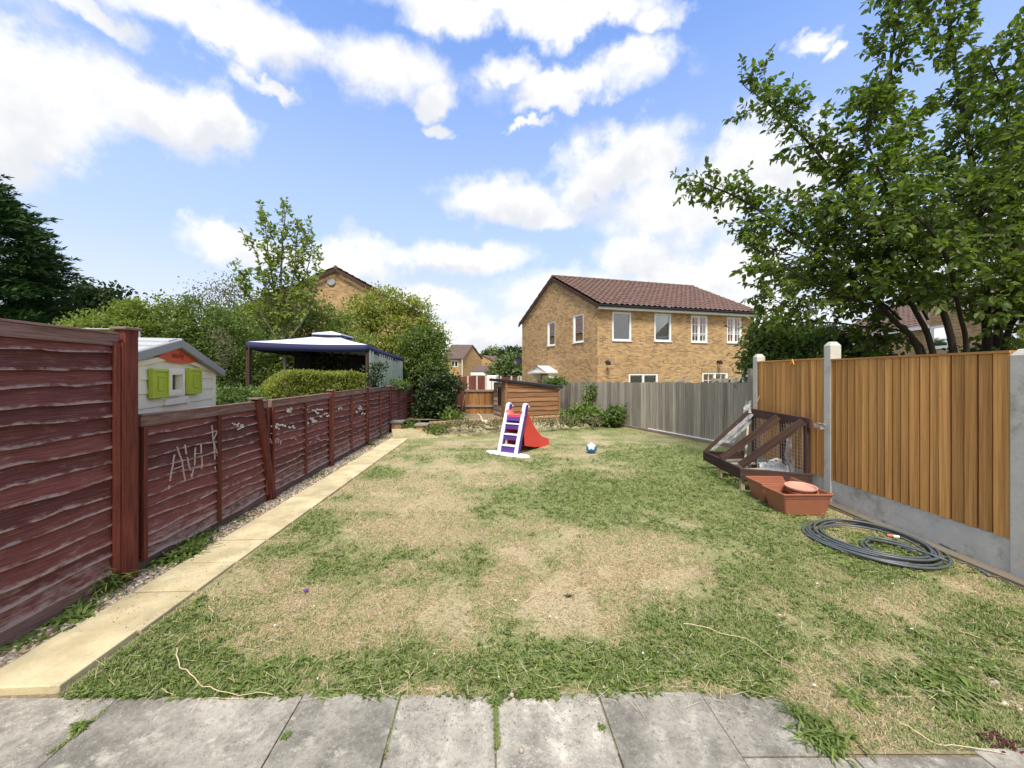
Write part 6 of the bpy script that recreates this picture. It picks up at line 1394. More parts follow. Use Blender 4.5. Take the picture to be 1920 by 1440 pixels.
def branch_tree(name, label, stems, mat, seed, sec_step, sec_len, twig_len, leaf_L, leaf_step=.035, start=.25, bark='bark', upb=.25, spread=1.0, droopA=-.35, twig_step=.11, W=None, extra=None, secmin=.3, group=None, leafdroop=.25):
    rs = np.random.RandomState(seed); base = stems[0][0][0]; root = thing(name, label, 'tree', (base[0], base[1], 0), group); m = MB(seed); LP, LA = [], []
    def polyline(p, d, L, n, wob, grav):
        pts = [p]; st = L / n
        for _ in range(n): d = unit(d + rs.randn(3) * wob + V3(0, 0, grav)); p = p + d * st; pts.append(p)
        return pts
    def twig(p, d, L):
        pts = polyline(p, d, L, 4, .16, -.02); m.tube(pts, [.0045, .004, .003, .0025, .0015], 3, cap=False)
        q = np.array(pts); s = .15; Lt = L
        while s < 1.0:
            i = min(3, int(s * 4)); f = s * 4 - i; pos = q[i] * (1 - f) + q[i + 1] * f; dd = unit(q[i + 1] - q[i])
            side = unit(np.cross(dd, rs.randn(3))); LP.append(pos); LA.append(dd * .5 + side * .8 + V3(0, 0, droopA)); s += leaf_step / Lt * rs.uniform(.6, 1.4)
        LP.append(q[-1]); LA.append(unit(q[-1] - q[-2]) + V3(0, 0, droopA * .6))
    def secondary(p, d, L, r):
        n = 7; pts = polyline(p, d, L, n, .14, .03); m.tube(pts, [r * (1 - .8 * i / n) for i in range(n + 1)], 5, cap=False)
        s = .15 * L
        while s < L:
            i = min(n - 1, int(s / L * n)); f = s / L * n - i; pos = pts[i] * (1 - f) + pts[i + 1] * f; dd = unit(pts[i + 1] - pts[i])
            perp = unit(np.cross(dd, rs.randn(3))); twig(pos, dd * .6 + perp * .9 + V3(0, 0, .12), twig_len * rs.uniform(.5, 1.3)); s += twig_step * rs.uniform(.6, 1.4)
        twig(pts[-1], unit(pts[-1] - pts[-2]), twig_len)
    for pts, r0, r1, *opt in stems:
        q = catmull(pts); n = len(q); st = opt[0] if opt else start
        m.tube(list(q), [r0 + (r1 - r0) * (i / (n - 1)) ** .8 for i in range(n)], 9); 
        seg = np.linalg.norm(np.diff(q, axis=0), axis=1); cum = np.concatenate([[0], np.cumsum(seg)]); T = cum[-1]; s = T * st
        while s < T:
            i = min(len(seg) - 1, np.searchsorted(cum, s) - 1); f = (s - cum[i]) / seg[i]; pos = q[i] * (1 - f) + q[i + 1] * f; dd = unit(q[i + 1] - q[i]); fr = s / T
            perp = unit(np.cross(dd, rs.randn(3))); L = sec_len * (1.15 - .6 * fr) * rs.uniform(.55, 1.25)
            secondary(pos, dd * .6 + perp * spread + V3(0, 0, upb), max(secmin, L), max(.006, (r0 + (r1 - r0) * fr) * .35)); s += sec_step * rs.uniform(.6, 1.4)
        secondary(q[-1], unit(q[-1] - q[-2]), sec_len * .6, r1)
    m.build('trunk', MAT[bark], root, smooth=True)
    Pn = np.array(LP); A = np.array(LA); n = len(Pn); N = nrm(rs.randn(n, 3) * .55 + np.array((0, 0, 1.0)))
    Ls = leaf_L * rs.uniform(.6, 1.25, n); rnd = np.clip(rs.rand(n) * .6 + .4 * fbm(Pn[:, 0] * 1.3 + 7, Pn[:, 2] * 1.3 + Pn[:, 1], seed, 3), 0, .999)
    leaves_mesh('crown', Pn, A, N, Ls, (W or leaf_L * .58) * Ls / leaf_L, mat, root, rnd, leafdroop)
    print(name, 'leaves', n)
    return root
def S(*t): return [P(*q) for q in t]
# the big tree beyond the right fence
bt = lambda px, Y: V3((px - 960) / FPX * Y, Y, -.05)
branch_tree('cherry_tree', 'big multi stemmed broadleaf tree overhanging from behind the right fence', [
    ([bt(1770, 6.3)] + S((1725, 665, 6.3), (1675, 600, 6.3), (1600, 525, 6.4), (1500, 450, 6.6), (1400, 380, 6.8), (1325, 345, 7.0)), 0.054, .012, .46),
    ([bt(1790, 6.2)] + S((1750, 665, 6.2), (1715, 580, 6.2), (1630, 430, 6.3), (1560, 320, 6.5), (1480, 230, 6.7), (1415, 175, 6.9)), 0.051, .012, .44),
    ([bt(1800, 6.0)] + S((1788, 660, 6.0), (1745, 520, 6.1), (1705, 380, 6.3), (1680, 250, 6.5), (1670, 120, 6.7), (1690, 0, 6.8), (1700, -90, 6.9)), 0.054, .015, .42),
    ([bt(1860, 6.2)] + S((1852, 660, 6.2), (1845, 520, 6.3), (1830, 350, 6.5), (1800, 180, 6.7), (1780, 40, 6.8), (1770, -100, 6.9)), 0.071, .02, .40),
    ([bt(1875, 6.3)] + S((1870, 640, 6.3), (1905, 500, 6.3), (1940, 330, 6.3), (1950, 160, 6.4), (1950, 0, 6.5), (1940, -120, 6.6)), 0.064, .02, .38),
    ([bt(1815, 5.9)] + S((1812, 660, 5.9), (1800, 590, 5.6), (1780, 500, 5.2), (1750, 440, 5.0), (1710, 400, 4.9)), 0.039, .012, .58),
    ([bt(1880, 6.1)] + S((1885, 640, 6.1), (1960, 540, 5.8), (2050, 440, 5.4), (2110, 330, 5.2)), 0.051, .015, .5),
    (S((1660, 590, 6.3), (1600, 560, 6.1), (1540, 540, 6.0), (1470, 500, 6.1), (1420, 470, 6.3)), 0.019, .008, .1),
    (S((1765, 560, 6.1), (1700, 470, 5.8), (1620, 400, 5.7), (1560, 380, 5.8)), 0.019, .008, .1),
    (S((1840, 480, 6.2), (1800, 420, 5.6), (1850, 380, 5.2), (1890, 330, 5.0)), 0.019, .008, .1),
    (S((1690, 420, 6.2), (1640, 300, 6.0), (1620, 250, 6.0), (1640, 200, 6.0)), 0.019, .008, .1),
    (S((1850, 420, 6.3), (1890, 300, 5.8), (1880, 180, 5.7), (1850, 100, 5.8)), 0.019, .008, .1),
    (S((1690, 600, 6.3), (1620, 540, 6.6), (1540, 500, 6.9), (1460, 470, 7.0), (1400, 450, 7.1)), 0.019, .008, .15),
    (S((1740, 600, 6.2), (1680, 500, 6.5), (1600, 450, 6.7), (1520, 400, 6.8)), 0.019, .008, .15),
    (S((1860, 560, 6.2), (1820, 480, 6.8), (1780, 400, 7.0), (1740, 300, 7.0)), 0.019, .008, .15),
    (S((1880, 560, 6.2), (1900, 470, 6.8), (1900, 380, 7.0), (1880, 260, 7.0)), 0.019, .008, .15),
    (S((1860, 590, 6.2), (1900, 560, 5.8), (1950, 530, 5.6), (1990, 500, 5.4)), 0.019, .008, .1),
    (S((1850, 600, 6.5), (1880, 570, 6.9), (1920, 560, 7.1), (1960, 560, 7.2)), .02, .008, .05),
    (S((1790, 580, 6.3), (1740, 560, 6.7), (1690, 560, 7.0), (1640, 570, 7.2)), .02, .008, .05),
    (S((1840, 540, 6.3), (1800, 540, 6.8), (1760, 550, 7.1)), .02, .008, .05),
    (S((1870, 600, 6.3), (1900, 600, 5.9), (1950, 590, 5.7)), .02, .008, .05),
    ([bt(1750, 6.6)] + S((1730, 650, 6.6), (1600, 610, 6.9), (1520, 600, 7.2), (1450, 560, 7.3)), 0.025, .008, .5),
], 'leaf_tree', 5, .125, .68, .26, .108, .028, spread=1.0, upb=.18, twig_step=.085)
# conifer at the left edge
rs_ = np.random.RandomState(3)
def conifer():
    Y0 = 10.2; cx, cy = -17.9, 10.6; root = thing('conifer', 'tall dark green conifer at the far left behind the fence', 'tree', (cx, cy, 0)); rs = np.random.RandomState(31)
    n_b = 2600; z = 1.0 + 7.4 * rs.rand(n_b) ** .9; R0 = np.interp(z, [0, 2, 4.2, 5.5, 6.6, 7.5, 8.4], [3.5, 3.8, 3.85, 3.6, 2.9, 1.9, .3]) * rs.uniform(.86, 1.08, n_b); th = rs.rand(n_b) * 6.283
    R0 *= 1 + .16 * (fbm(th * 1.6 + 3, z * 1.1, 4, 3) - .5) * 2
    base = np.stack([cx + R0 * .80 * np.cos(th), cy + R0 * .80 * np.sin(th), z], -1); out = np.stack([np.cos(th), np.sin(th), np.full(n_b, .12) + rs.randn(n_b) * .2], -1)
    per = 58; t = rs.rand(n_b, per); Lb = (.45 + .6 * rs.rand(n_b))[:, None]
    Pn = base[:, None] + out[:, None] * (t * Lb)[..., None] + rs.randn(n_b, per, 3) * np.array((.11, .11, .055)) * (1.15 - t)[..., None]
    A = out[:, None] + rs.randn(n_b, per, 3) * .38 + np.array((0, 0, .12)); Pn = Pn.reshape(-1, 3); A = A.reshape(-1, 3); n = len(Pn)
    N = nrm(rs.randn(n, 3) * .5 + (0, 0, 1)); rnd = np.clip(np.repeat(rs.rand(n_b), per) * .7 + rs.rand(n) * .3, 0, .99)
    leaves_mesh('crown', Pn, A, N, rs.uniform(.10, .22, n), rs.uniform(.035, .065, n), 'leaf_conifer', root, rnd, .1, .05)
    m = MB(2); m.tube([V3(cx, cy, -.1), V3(cx, cy, 5), V3(cx, cy, 9)], [.25, .15, .03], 8)
    for a in range(10): t_ = a * .63; m.tube([V3(cx, cy, 1 + a * .6), V3(cx + 2 * math.cos(t_), cy + 2 * math.sin(t_), 1.3 + a * .6)], [.05, .015], 5)
    for zz in np.arange(1.0, 7.6, .3):       # dense inner twigs
        for a in range(14):
            t_ = a * .449 + zz; r_ = np.interp(zz, [0, 4.2, 5.5, 6.6, 7.5, 8.4], [2.9, 2.9, 2.7, 2.1, 1.2, .1]); m.tube([V3(cx, cy, zz - .2), V3(cx + r_ * math.cos(t_), cy + r_ * math.sin(t_), zz)], [.03, .008], 3, cap=False)
    m.build('trunk', MAT['bark'], root)
conifer()
make_bush('dark_tree', 'dark leafed tree between the conifer and the light shrubs', 'tree', [blob(195, 590, 16, 42, 50), blob(160, 580, 16, 40, 40), blob(215, 610, 16, 36, 40), blob(200, 650, 16, 45, 50)], 'leaf_dark', 260, 32, .30, .19, seed=41, up=.1)
make_bush('light_shrub', 'light green arching shrub behind the playhouse roof', 'shrub', [blob(175, 640, 9.2, 55, 42), blob(240, 620, 9.4, 60, 48), blob(300, 612, 9.6, 55, 52), blob(250, 700, 9.3, 90, 70)], 'leaf_light', 520, 40, .13, .075, seed=42, up=.5)
make_bush('light_shrub', 'green leafy shrub left of the gazebo with a dead brown patch', 'shrub', [blob(365, 610, 9.8, 60, 50), blob(420, 640, 10.0, 62, 55), blob(350, 690, 9.6, 60, 70), blob(440, 700, 10, 55, 60), blob(400, 760, 9.4, 80, 50)], 'leaf_mid', 640, 40, .13, .075, seed=43, up=.3)
make_bush('dead_twigs', 'brown dead foliage patch in the shrub beside the gazebo post', 'shrub', [blob(420, 662, 9.0, 11, 34, .12), blob(412, 640, 9.0, 10, 22, .12)], 'leaf_wispy', 34, 30, .07, .05, seed=44, trunk=False)
make_bush('wispy_tree', 'sparse grey twiggy tree showing against the sky left of the sapling', 'tree', [blob(405, 570, 14, 36, 40), blob(440, 560, 14, 30, 44), blob(455, 590, 14, 30, 40)], 'leaf_wispy', 110, 22, .30, .09, seed=45, up=.6, inner=.5)
branch_tree('sapling', 'slender young tree with upright branches rising above the hedge', [
    ([bt(540, 12)] + S((535, 700, 12), (528, 600, 12), (527, 520, 12), (530, 450, 12), (535, 405, 12)), .07, .012, .3),
    (S((530, 640, 12), (505, 560, 11.8), (485, 490, 11.6), (478, 470, 11.5)), .03, .008, .15), (S((530, 640, 12), (560, 560, 12.2), (580, 490, 12.3), (585, 455, 12.4)), .03, .008, .15),
    (S((528, 600, 12), (510, 520, 12), (500, 450, 12), (497, 415, 12)), .03, .008, .2), (S((528, 600, 12), (550, 520, 12), (556, 450, 12), (560, 430, 12)), .03, .008, .2),
    (S((530, 650, 12), (490, 590, 12), (462, 545, 12), (450, 520, 12)), .03, .008, .25), (S((530, 650, 12), (575, 590, 12), (600, 520, 12)), .03, .008, .25)],
    'leaf_light', 6, .17, .55, .26, .13, .032, upb=.75, spread=.7, bark='palebark', twig_step=.15, droopA=-.1, secmin=.2)
make_bush('leafy_tree', 'mid green tree below the sapling in front of the brick gable', 'tree', [blob(520, 630, 13.5, 60, 50), blob(545, 585, 13.5, 52, 32), blob(470, 600, 13.5, 45, 34), blob(590, 590, 13.6, 30, 26), blob(600, 640, 13.8, 60, 60), blob(490, 610, 13.5, 40, 40), blob(640, 650, 14, 50, 50), blob(560, 690, 13.4, 90, 60), blob(620, 600, 14, 25, 22)], 'leaf_light', 620, 36, .19, .10, seed=47, up=.2)
make_bush('dense_tree', 'broad yellow green tree with drooping layers right of the brick gable', 'tree', [blob(715, 572, 16, 46, 32), blob(685, 590, 16, 34, 36), blob(765, 575, 16, 36, 16), blob(740, 620, 16, 60, 40), blob(785, 640, 15.8, 48, 40), blob(735, 680, 15.6, 70, 50), blob(800, 600, 16, 20, 12), blob(800, 690, 15.6, 40, 50)], 'leaf_yellow', 560, 36, .20, .12, seed=48, up=.1, flat=.45)
make_bush('dense_tree', 'darker green shrub mass right of the gazebo curtain', 'tree', [blob(790, 670, 14.6, 42, 45), blob(815, 710, 14.6, 30, 40), blob(770, 720, 14.8, 40, 45), blob(800, 640, 15, 34, 24)], 'leaf_mid', 330, 36, .17, .11, seed=49, up=.1)
make_bush('climbing_shrub', 'dark leafy shrub spilling over the end of the red fence', 'shrub', [blob(820, 735, 13.4, 30, 30, .5), blob(825, 765, 13.2, 26, 26, .5), blob(800, 770, 13.4, 20, 26, .5), blob(845, 725, 13.6, 14, 20, .4)], 'leaf_dark', 220, 26, .12, .13, seed=50, up=.1)
make_bush('leafy_plant', 'small bright green plant growing behind the low wall', 'plant', [blob(848, 782, 12.6, 16, 12, .3)], 'leaf_weed', 30, 16, .10, .12, seed=51, up=.4, trunk=False)
make_bush('rose_bush', 'loose rose bush growing in front of the green net curtain', 'shrub', [blob(700, 700, 9.9, 14, 22, .2), blob(693, 725, 9.9, 12, 22, .2), blob(712, 688, 9.9, 10, 6, .1)], 'leaf_dark', 50, 16, .08, .07, seed=52, up=.4, inner=.6)
make_bush('leafy_shrub', 'small dark shrub between the playhouse and the clipped hedge', 'shrub', [blob(430, 750, 7.2, 32, 18, .4), blob(465, 752, 7.2, 22, 14, .3)], 'leaf_mid', 90, 22, .09, .07, seed=53, up=.4)
make_bush('ivy', 'dark ivy mass put behind the gazebo to darken its inside', 'shrub', [blob(520, 720, 14.2, 120, 55), blob(650, 710, 14.6, 80, 50), blob(440, 720, 12.5, 60, 60)], 'leaf_dark', 420, 30, .22, .14, seed=54, up=.1)  # dark shrubs, set dense to keep the gazebo's inside near black
make_bush('leafy_plant', 'tuft of leaves on the red fence top beside the net curtain', 'plant', [blob(745, 722, 11.6, 14, 7, .2), blob(757, 724, 12, 8, 6, .2)], 'leaf_mid', 30, 16, .08, .08, seed=55, up=.4, trunk=False)
# clipped hedge
def hedge():
    a = np.array((-5.05, 7.75)); b = np.array((-3.72, 9.15)); u = unit(b - a); L = np.linalg.norm(b - a); nn = np.array((-u[1], u[0])); c = (a + b) / 2
    root = thing('clipped_hedge', 'clipped yellow green hedge with rounded end behind the low red fence', 'hedge', (*c, 0)); rs = np.random.RandomState(77); n = 26000
    s = rs.rand(n) * L; t = rs.uniform(-.45, .45, n); z = rs.uniform(.3, 1.70, n); face = rs.randint(0, 5, n)
    t = np.where(face == 0, -.45, t); t = np.where(face == 1, .45, t); z = np.where((face == 2) | (face == 3), 1.68, z)
    t = np.where(face == 3, rs.uniform(-.45, .45, n), t); s = np.where(face == 4, np.where(rs.rand(n) < .5, 0, L), s)
    rd = .93 - .28 * np.clip(np.abs(t) / .45 - .5, 0, 1) ** 2 * (z > 1.4); endc = np.clip(1 - s / .5, 0, 1); z = z - .42 * endc ** 2 * (z > .9) - .05 * np.clip(1 - (L - s) / .3, 0, 1)
    z = z + .07 * (fbm(s * 3, t * 3, 5, 3) - .5) * 2 - (1 - rd) * .3; t = t * (1 + .12 * (fbm(s * 4, z * 4, 6, 3) - .5) * 2)
    Pn = np.stack([a[0] + u[0] * s + nn[0] * t, a[1] + u[1] * s + nn[1] * t, z], -1) + rs.randn(n, 3) * .022
    O = np.stack([nn[0] * t * 2, nn[1] * t * 2, (z > 1.3) * .8], -1); A = nrm(O * .6 + rs.randn(n, 3) * .5 + (0, 0, .5)); N = nrm(rs.randn(n, 3) * .7 + (0, 0, .6) + O)
    leaves_mesh('foliage', Pn, A, N, rs.uniform(.035, .07, n), rs.uniform(.016, .03, n), 'leaf_yellow', root, np.clip(rs.rand(n) * .7 + .3 * fbm(s * 3, z * 5, 8, 3), 0, .99))
    m = MB(4)
    for k in range(26): q = a + u * (k + .5) / 26 * L; m.tube([V3(q[0], q[1], 0), V3(q[0] + rs.uniform(-.1, .1), q[1] + rs.uniform(-.1, .1), 1.2)], .014, 4); 
    m.build('stems', MAT['bark'], root)
hedge()
# far trees in the gap, shrub right
make_bush('far_tree', 'far light green bushy tree in the gap beside the house corner', 'tree', [blob(962, 690, 44, 24, 24), blob(945, 705, 44, 22, 14), blob(975, 700, 43, 14, 20)], 'leaf_far', 240, 30, .45, .40, seed=61, up=.1, group='distant trees in the gap')
make_bush('far_tree', 'distant dark rounded tree top above the light one', 'tree', [blob(962, 663, 80, 15, 9), blob(950, 668, 80, 10, 8)], 'leaf_dark', 90, 26, .5, .6, seed=62, up=.1, group='distant trees in the gap')
make_bush('far_tree', 'distant green tree top over the far buff gable', 'tree', [blob(925, 668, 130, 18, 11), blob(912, 672, 130, 12, 8), blob(940, 675, 130, 14, 12)], 'leaf_far', 120, 26, .9, .95, seed=63, up=.1, group='distant trees in the gap')
make_bush('narrow_conifer', 'dark narrow evergreen beside the far buff gable', 'tree', [blob(943, 690, 60, 4, 20), blob(944, 700, 60, 6, 12)], 'leaf_dark', 60, 26, .35, .35, seed=64, up=.6, group='distant trees in the gap')
make_bush('leafy_plant', 'grey green plant showing over the shed roof', 'plant', [blob(1045, 716, 14.8, 14, 7, .3), blob(1030, 718, 14.8, 8, 5, .2)], 'leaf_mid', 50, 18, .10, .10, seed=65, up=.5, trunk=False)
make_bush('broad_shrub', 'dark large leafed shrub beyond the far orange panel', 'shrub', [blob(1450, 650, 8.6, 34, 28), blob(1490, 655, 8.4, 34, 24), blob(1440, 620, 8.8, 24, 20), blob(1460, 690, 8.4, 45, 28)], 'leaf_mid', 210, 26, .16, .13, seed=66, up=.0, droop=.3)
make_bush('broad_shrub', 'dark shrub behind the near orange panel under the tree', 'shrub', [blob(1620, 662, 7.4, 24, 10), blob(1580, 640, 7.6, 18, 10)], 'leaf_dark', 34, 24, .13, .12, seed=67, up=.0)
make_bush('broad_shrub', 'low dark hedge top at the far right beyond the fence', 'shrub', [blob(1850, 662, 6.9, 40, 4, .3), blob(1900, 660, 6.9, 40, 4, .3)], 'leaf_dark', 30, 24, .11, .10, seed=68, up=.0)
make_bush('backdrop_trees', 'row of trees behind the brick terrace', 'trees', [blob(1720, 620, 60, 60, 10), blob(1500, 630, 60, 60, 8)], 'leaf_dark', 300, 26, 1.0, .7, seed=69, up=.1, kind='stuff')
make_bush('backdrop_trees', 'trees behind the gazebo and hedge at left', 'trees', [blob(100, 640, 20, 140, 60), blob(300, 640, 20, 120, 40), blob(480, 660, 20, 100, 40)], 'leaf_dark', 420, 28, .45, .32, seed=70, up=.1)
# plants at the grey fence
make_bush('vine', 'leafy vine climbing the grey fence', 'plant', [blob(1107, 735, 13.5, 5, 12, .08), blob(1100, 752, 13.3, 6, 12, .08), blob(1098, 768, 13.2, 8, 10, .1)], 'leaf_weed', 46, 14, .09, .11, seed=71, up=.2, inner=.5)
make_bush('leafy_weed', 'large leafy weed clump at the foot of the grey fence', 'plant', [blob(1085, 779, 12.6, 20, 8, .35), blob(1115, 782, 12.4, 18, 9, .3), blob(1070, 785, 12.2, 14, 8, .3)], 'leaf_weed', 90, 18, .12, .15, seed=72, up=.2)
make_bush('leafy_weed', 'round dark weed clump against the grey fence, right of the largest weed clump', 'plant', [blob(1145, 783, 12.0, 13, 9, .25), blob(1155, 772, 12.0, 8, 6, .2)], 'leaf_mid', 50, 18, .10, .13, seed=73, up=.2)
make_bush('bank_growth', 'dry scrubby growth on the bank in front of the low wall', 'ground cover', [blob(x, 796 - (x - 820) * .022, 10.1 + (x - 820) * .0052, 18, 3.0, .3) for x in range(850, 1120, 44)], 'leaf_wispy', 90, 20, .09, .07, seed=74, up=.4, trunk=False, kind='stuff')
tag(bpy.data.objects['bank_growth'], kind='stuff'); tag(bpy.data.objects['backdrop_trees'], kind='stuff'); tag(bpy.data.objects['backdrop_trees.001'], kind='stuff')
make_bush('leafy_weed', 'bright weed at the foot of the right brick pier', 'plant', [blob(812, 808, 10.3, 12, 6, .2), blob(825, 805, 10.3, 9, 5, .2)], 'leaf_weed', 36, 16, .07, .08, seed=75, up=.5, trunk=False)
make_bush('leafy_weed', 'dusty green weeds between the two brick piers', 'plant', [blob(770, 800, 11.1, 16, 6, .3)], 'leaf_mid', 30, 16, .08, .07, seed=76, up=.5, trunk=False)

# ------------------------------------------------------------------ weeds: rosettes of long leaves
def rosette(name, label, px, py, n, L, W, up, mat='leaf_weed', seed=0, spread=.05, z=0.0, toothed=False, group='weeds', cat='weed', at=None):
    n = int(n * 2.2); L = L * .72; W = W * .55; spread = spread * 1.1
    rs = np.random.RandomState(seed); p = G(px, py) if at is None else np.array(at); V, F, Rn = [], [], []
    for i in range(n):
        th = rs.rand() * 6.283; o = p + np.array((rs.randn() * spread, rs.randn() * spread * .8, z)); l = L * rs.uniform(.5, 1.2); w = W * rs.uniform(.7, 1.2); el = up * rs.uniform(.4, 1.3); d = np.array((math.cos(th), math.sin(th), 0)); s = np.array((-d[1], d[0], 0))
        K = 6; b = len(V); q = o.copy(); e = el
        for k in range(K + 1):
            t = k / K; ww = w * (math.sin(math.pi * min(1, t * .85 + .12)) ** .8) * .5 * (1 if not toothed else (1.25 if k % 2 else .55))
            if k == K: ww = .0005
            V += [q - s * ww + (0, 0, ww * .4), q + s * ww + (0, 0, ww * .4)]; q = q + (d * math.cos(e) + np.array((0, 0, math.sin(e)))) * l / K; e -= (.13 + el * .17) * rs.uniform(.6, 1.3)
            q[2] = max(q[2], .012 + z)
        r = rs.rand()
        for k in range(K): F.append((b + 2 * k, b + 2 * k + 1, b + 2 * k + 3, b + 2 * k + 2)); Rn.append(r)
    return tag(np_mesh(name, V, F, MAT[mat], rnd=Rn, smooth=True), label, cat, group)
rosette('weed', 'tall dandelion like weed against the tall red panel', 178, 1112, 110, .36, .026, 1.6, seed=1, spread=.06, toothed=True)
rosette('weed', 'low broad leaved weed in the gravel below the tall red panel', 125, 1160, 80, .17, .04, .9, seed=2, spread=.06)
rosette('weed', 'widest weed clump in the gravel just past the tall red post', 325, 1045, 110, .23, .034, 1.2, seed=3, spread=.10)
rosette('weed', 'upright leafy weed halfway between the tall red post and the leaning post', 350, 1022, 90, .24, .03, 1.5, seed=4, spread=.08, toothed=True)
rosette('weed', 'small weed by the fence batten', 383, 1003, 26, .15, .025, 1.0, seed=5, spread=.05)
rosette('weed', 'pale low weed beside the leaning post foot', 432, 974, 40, .14, .03, .6, seed=6, spread=.09)
rosette('weed', 'small weed left of the leaning red post', 470, 957, 22, .10, .02, .8, seed=7, spread=.05)
rosette('weed', 'weed in the gravel at the far left bottom', 12, 1212, 40, .12, .035, .8, seed=8, spread=.05)
rosette('weed', 'flat weed in the gravel between the first slabs', 75, 1198, 34, .10, .02, .5, seed=9, spread=.06)
rosette('weed', 'weed tuft in the gravel halfway down the path', 690, 835, 40, .24, .02, 1.2, seed=10, spread=.08)
rosette('weed', 'weed tuft at the far part of the gravel', 715, 822, 40, .22, .03, 1.0, seed=11, spread=.14)
rosette('weed', 'low weeds near the third red fence post', 600, 892, 40, .12, .02, .8, seed=12, spread=.10)
rosette('weed', 'small weeds at the foot of the second fence panel', 560, 905, 26, .10, .02, .7, seed=13, spread=.09)
rosette('weed', 'tuft near the fourth red fence post', 660, 862, 26, .10, .02, 1, seed=14, spread=.06)
rosette('weed', 'plantain rosette at the patio edge left of centre', 612, 1302, 30, .095, .019, .7, seed=15, spread=.012)
rosette('weed', 'tiny dandelion in the patio joint at left', 535, 1388, 12, .035, .012, .5, seed=16, spread=.006, z=.012)
rosette('weed', 'large ragged dandelion at the right patio corner', 1548, 1392, 60, .15, .020, 1.1, seed=17, spread=.035, toothed=True)
rosette('weed', 'ragged grassy weed along the right patio edge', 1500, 1345, 44, .13, .009, 1.3, seed=18, spread=.03)
rosette('weed', 'tiny sprig on the patio slab right of centre', 1128, 1372, 10, .030, .010, .5, seed=19, spread=.006, z=.012)
rosette('weed', 'broad dandelion in the lawn at lower right', 1785, 1290, 54, .14, .03, .6, seed=20, spread=.06, toothed=True)
rosette('weed', 'plantain near the right patio corner', 1600, 1310, 26, .12, .022, .5, seed=21, spread=.03)
rosette('weed', 'leafy weed at the bottom right corner by the stones', 1800, 1340, 30, .10, .02, .6, seed=22, spread=.05, toothed=True)
rosette('weed', 'dark red leaved weed at the bottom right corner', 1882, 1392, 40, .05, .02, .7, mat='leaf_maroon', seed=23, spread=.03)
rosette('weed', 'dark sprig in the dry patch of the lawn', 1065, 1120, 12, .06, .008, 1.0, mat='leaf_dark', seed=24, spread=.01)
rosette('weed', 'weed under the corner of the cold frame', 1365, 905, 40, .20, .03, .8, seed=25, spread=.10)
rosette('weed', 'grey green weed at the left foot of the front trough', 1430, 958, 24, .13, .03, .8, seed=26, spread=.05)
rosette('weed', 'dock leaves inside the hose coil', 1700, 1040, 50, .17, .05, .6, seed=27, spread=.17)
rosette('weed', 'tall grass stems between cold frame and concrete post', 1530, 880, 24, .5, .006, 1.5, mat='leaf_wispy', seed=28, spread=.05)
rosette('weed', 'nettle like weed under the cold frame', 1340, 890, 40, .16, .04, 1.0, seed=29, spread=.10)
for i, (x, y, lab) in enumerate([(930, 1322, 'leafy weed at the top of the mossy patio joint'), (150, 1372, 'moss and small leaves in the left patio joint'), (0, 0, '')][:2]):
    rosette('weed', lab, x, y, 30, .05, .014, .9, seed=40 + i, spread=.014, z=.01)
def joint_moss(label, pix, n, w, seed):
    rs = np.random.RandomState(seed); pts = [G(x, y) for x, y in pix]; V, F, Rn = [], [], []
    for i in range(n):
        t = rs.rand() * (len(pts) - 1); k = int(t); p = pts[k] * (1 - t + k) + pts[k + 1] * (t - k); p = p + np.array((rs.randn() * w, rs.randn() * w * .5, .010)); th = rs.rand() * 6.283; l = rs.uniform(.006, .02); d = np.array((math.cos(th) * .7, math.sin(th) * .7, .7)); s = np.array((-math.sin(th), math.cos(th), 0)) * .0018; b = len(V)
        V += [p - s, p + s, p + d * l]; F.append((b, b + 1, b + 2)); Rn.append(rs.uniform(.6, 1))
    tag(np_mesh('joint_moss', V, F, MAT['grass'], rnd=Rn), label, 'moss', 'moss in the patio joints', 'stuff')
joint_moss('fine green grass growing in the central patio joint', [(930, 1310), (930, 1345), (932, 1385), (932, 1410)], 1600, .006, 1)
joint_moss('moss in the left patio joint', [(200, 1335), (165, 1365), (135, 1390), (90, 1420)], 900, .006, 2)
joint_moss('thin dry moss in the joint left of centre', [(745, 1320), (738, 1345), (722, 1430)], 200, .002, 3)
joint_moss('thin moss in the joint at the left third', [(560, 1330), (535, 1390), (515, 1435)], 200, .002, 4)

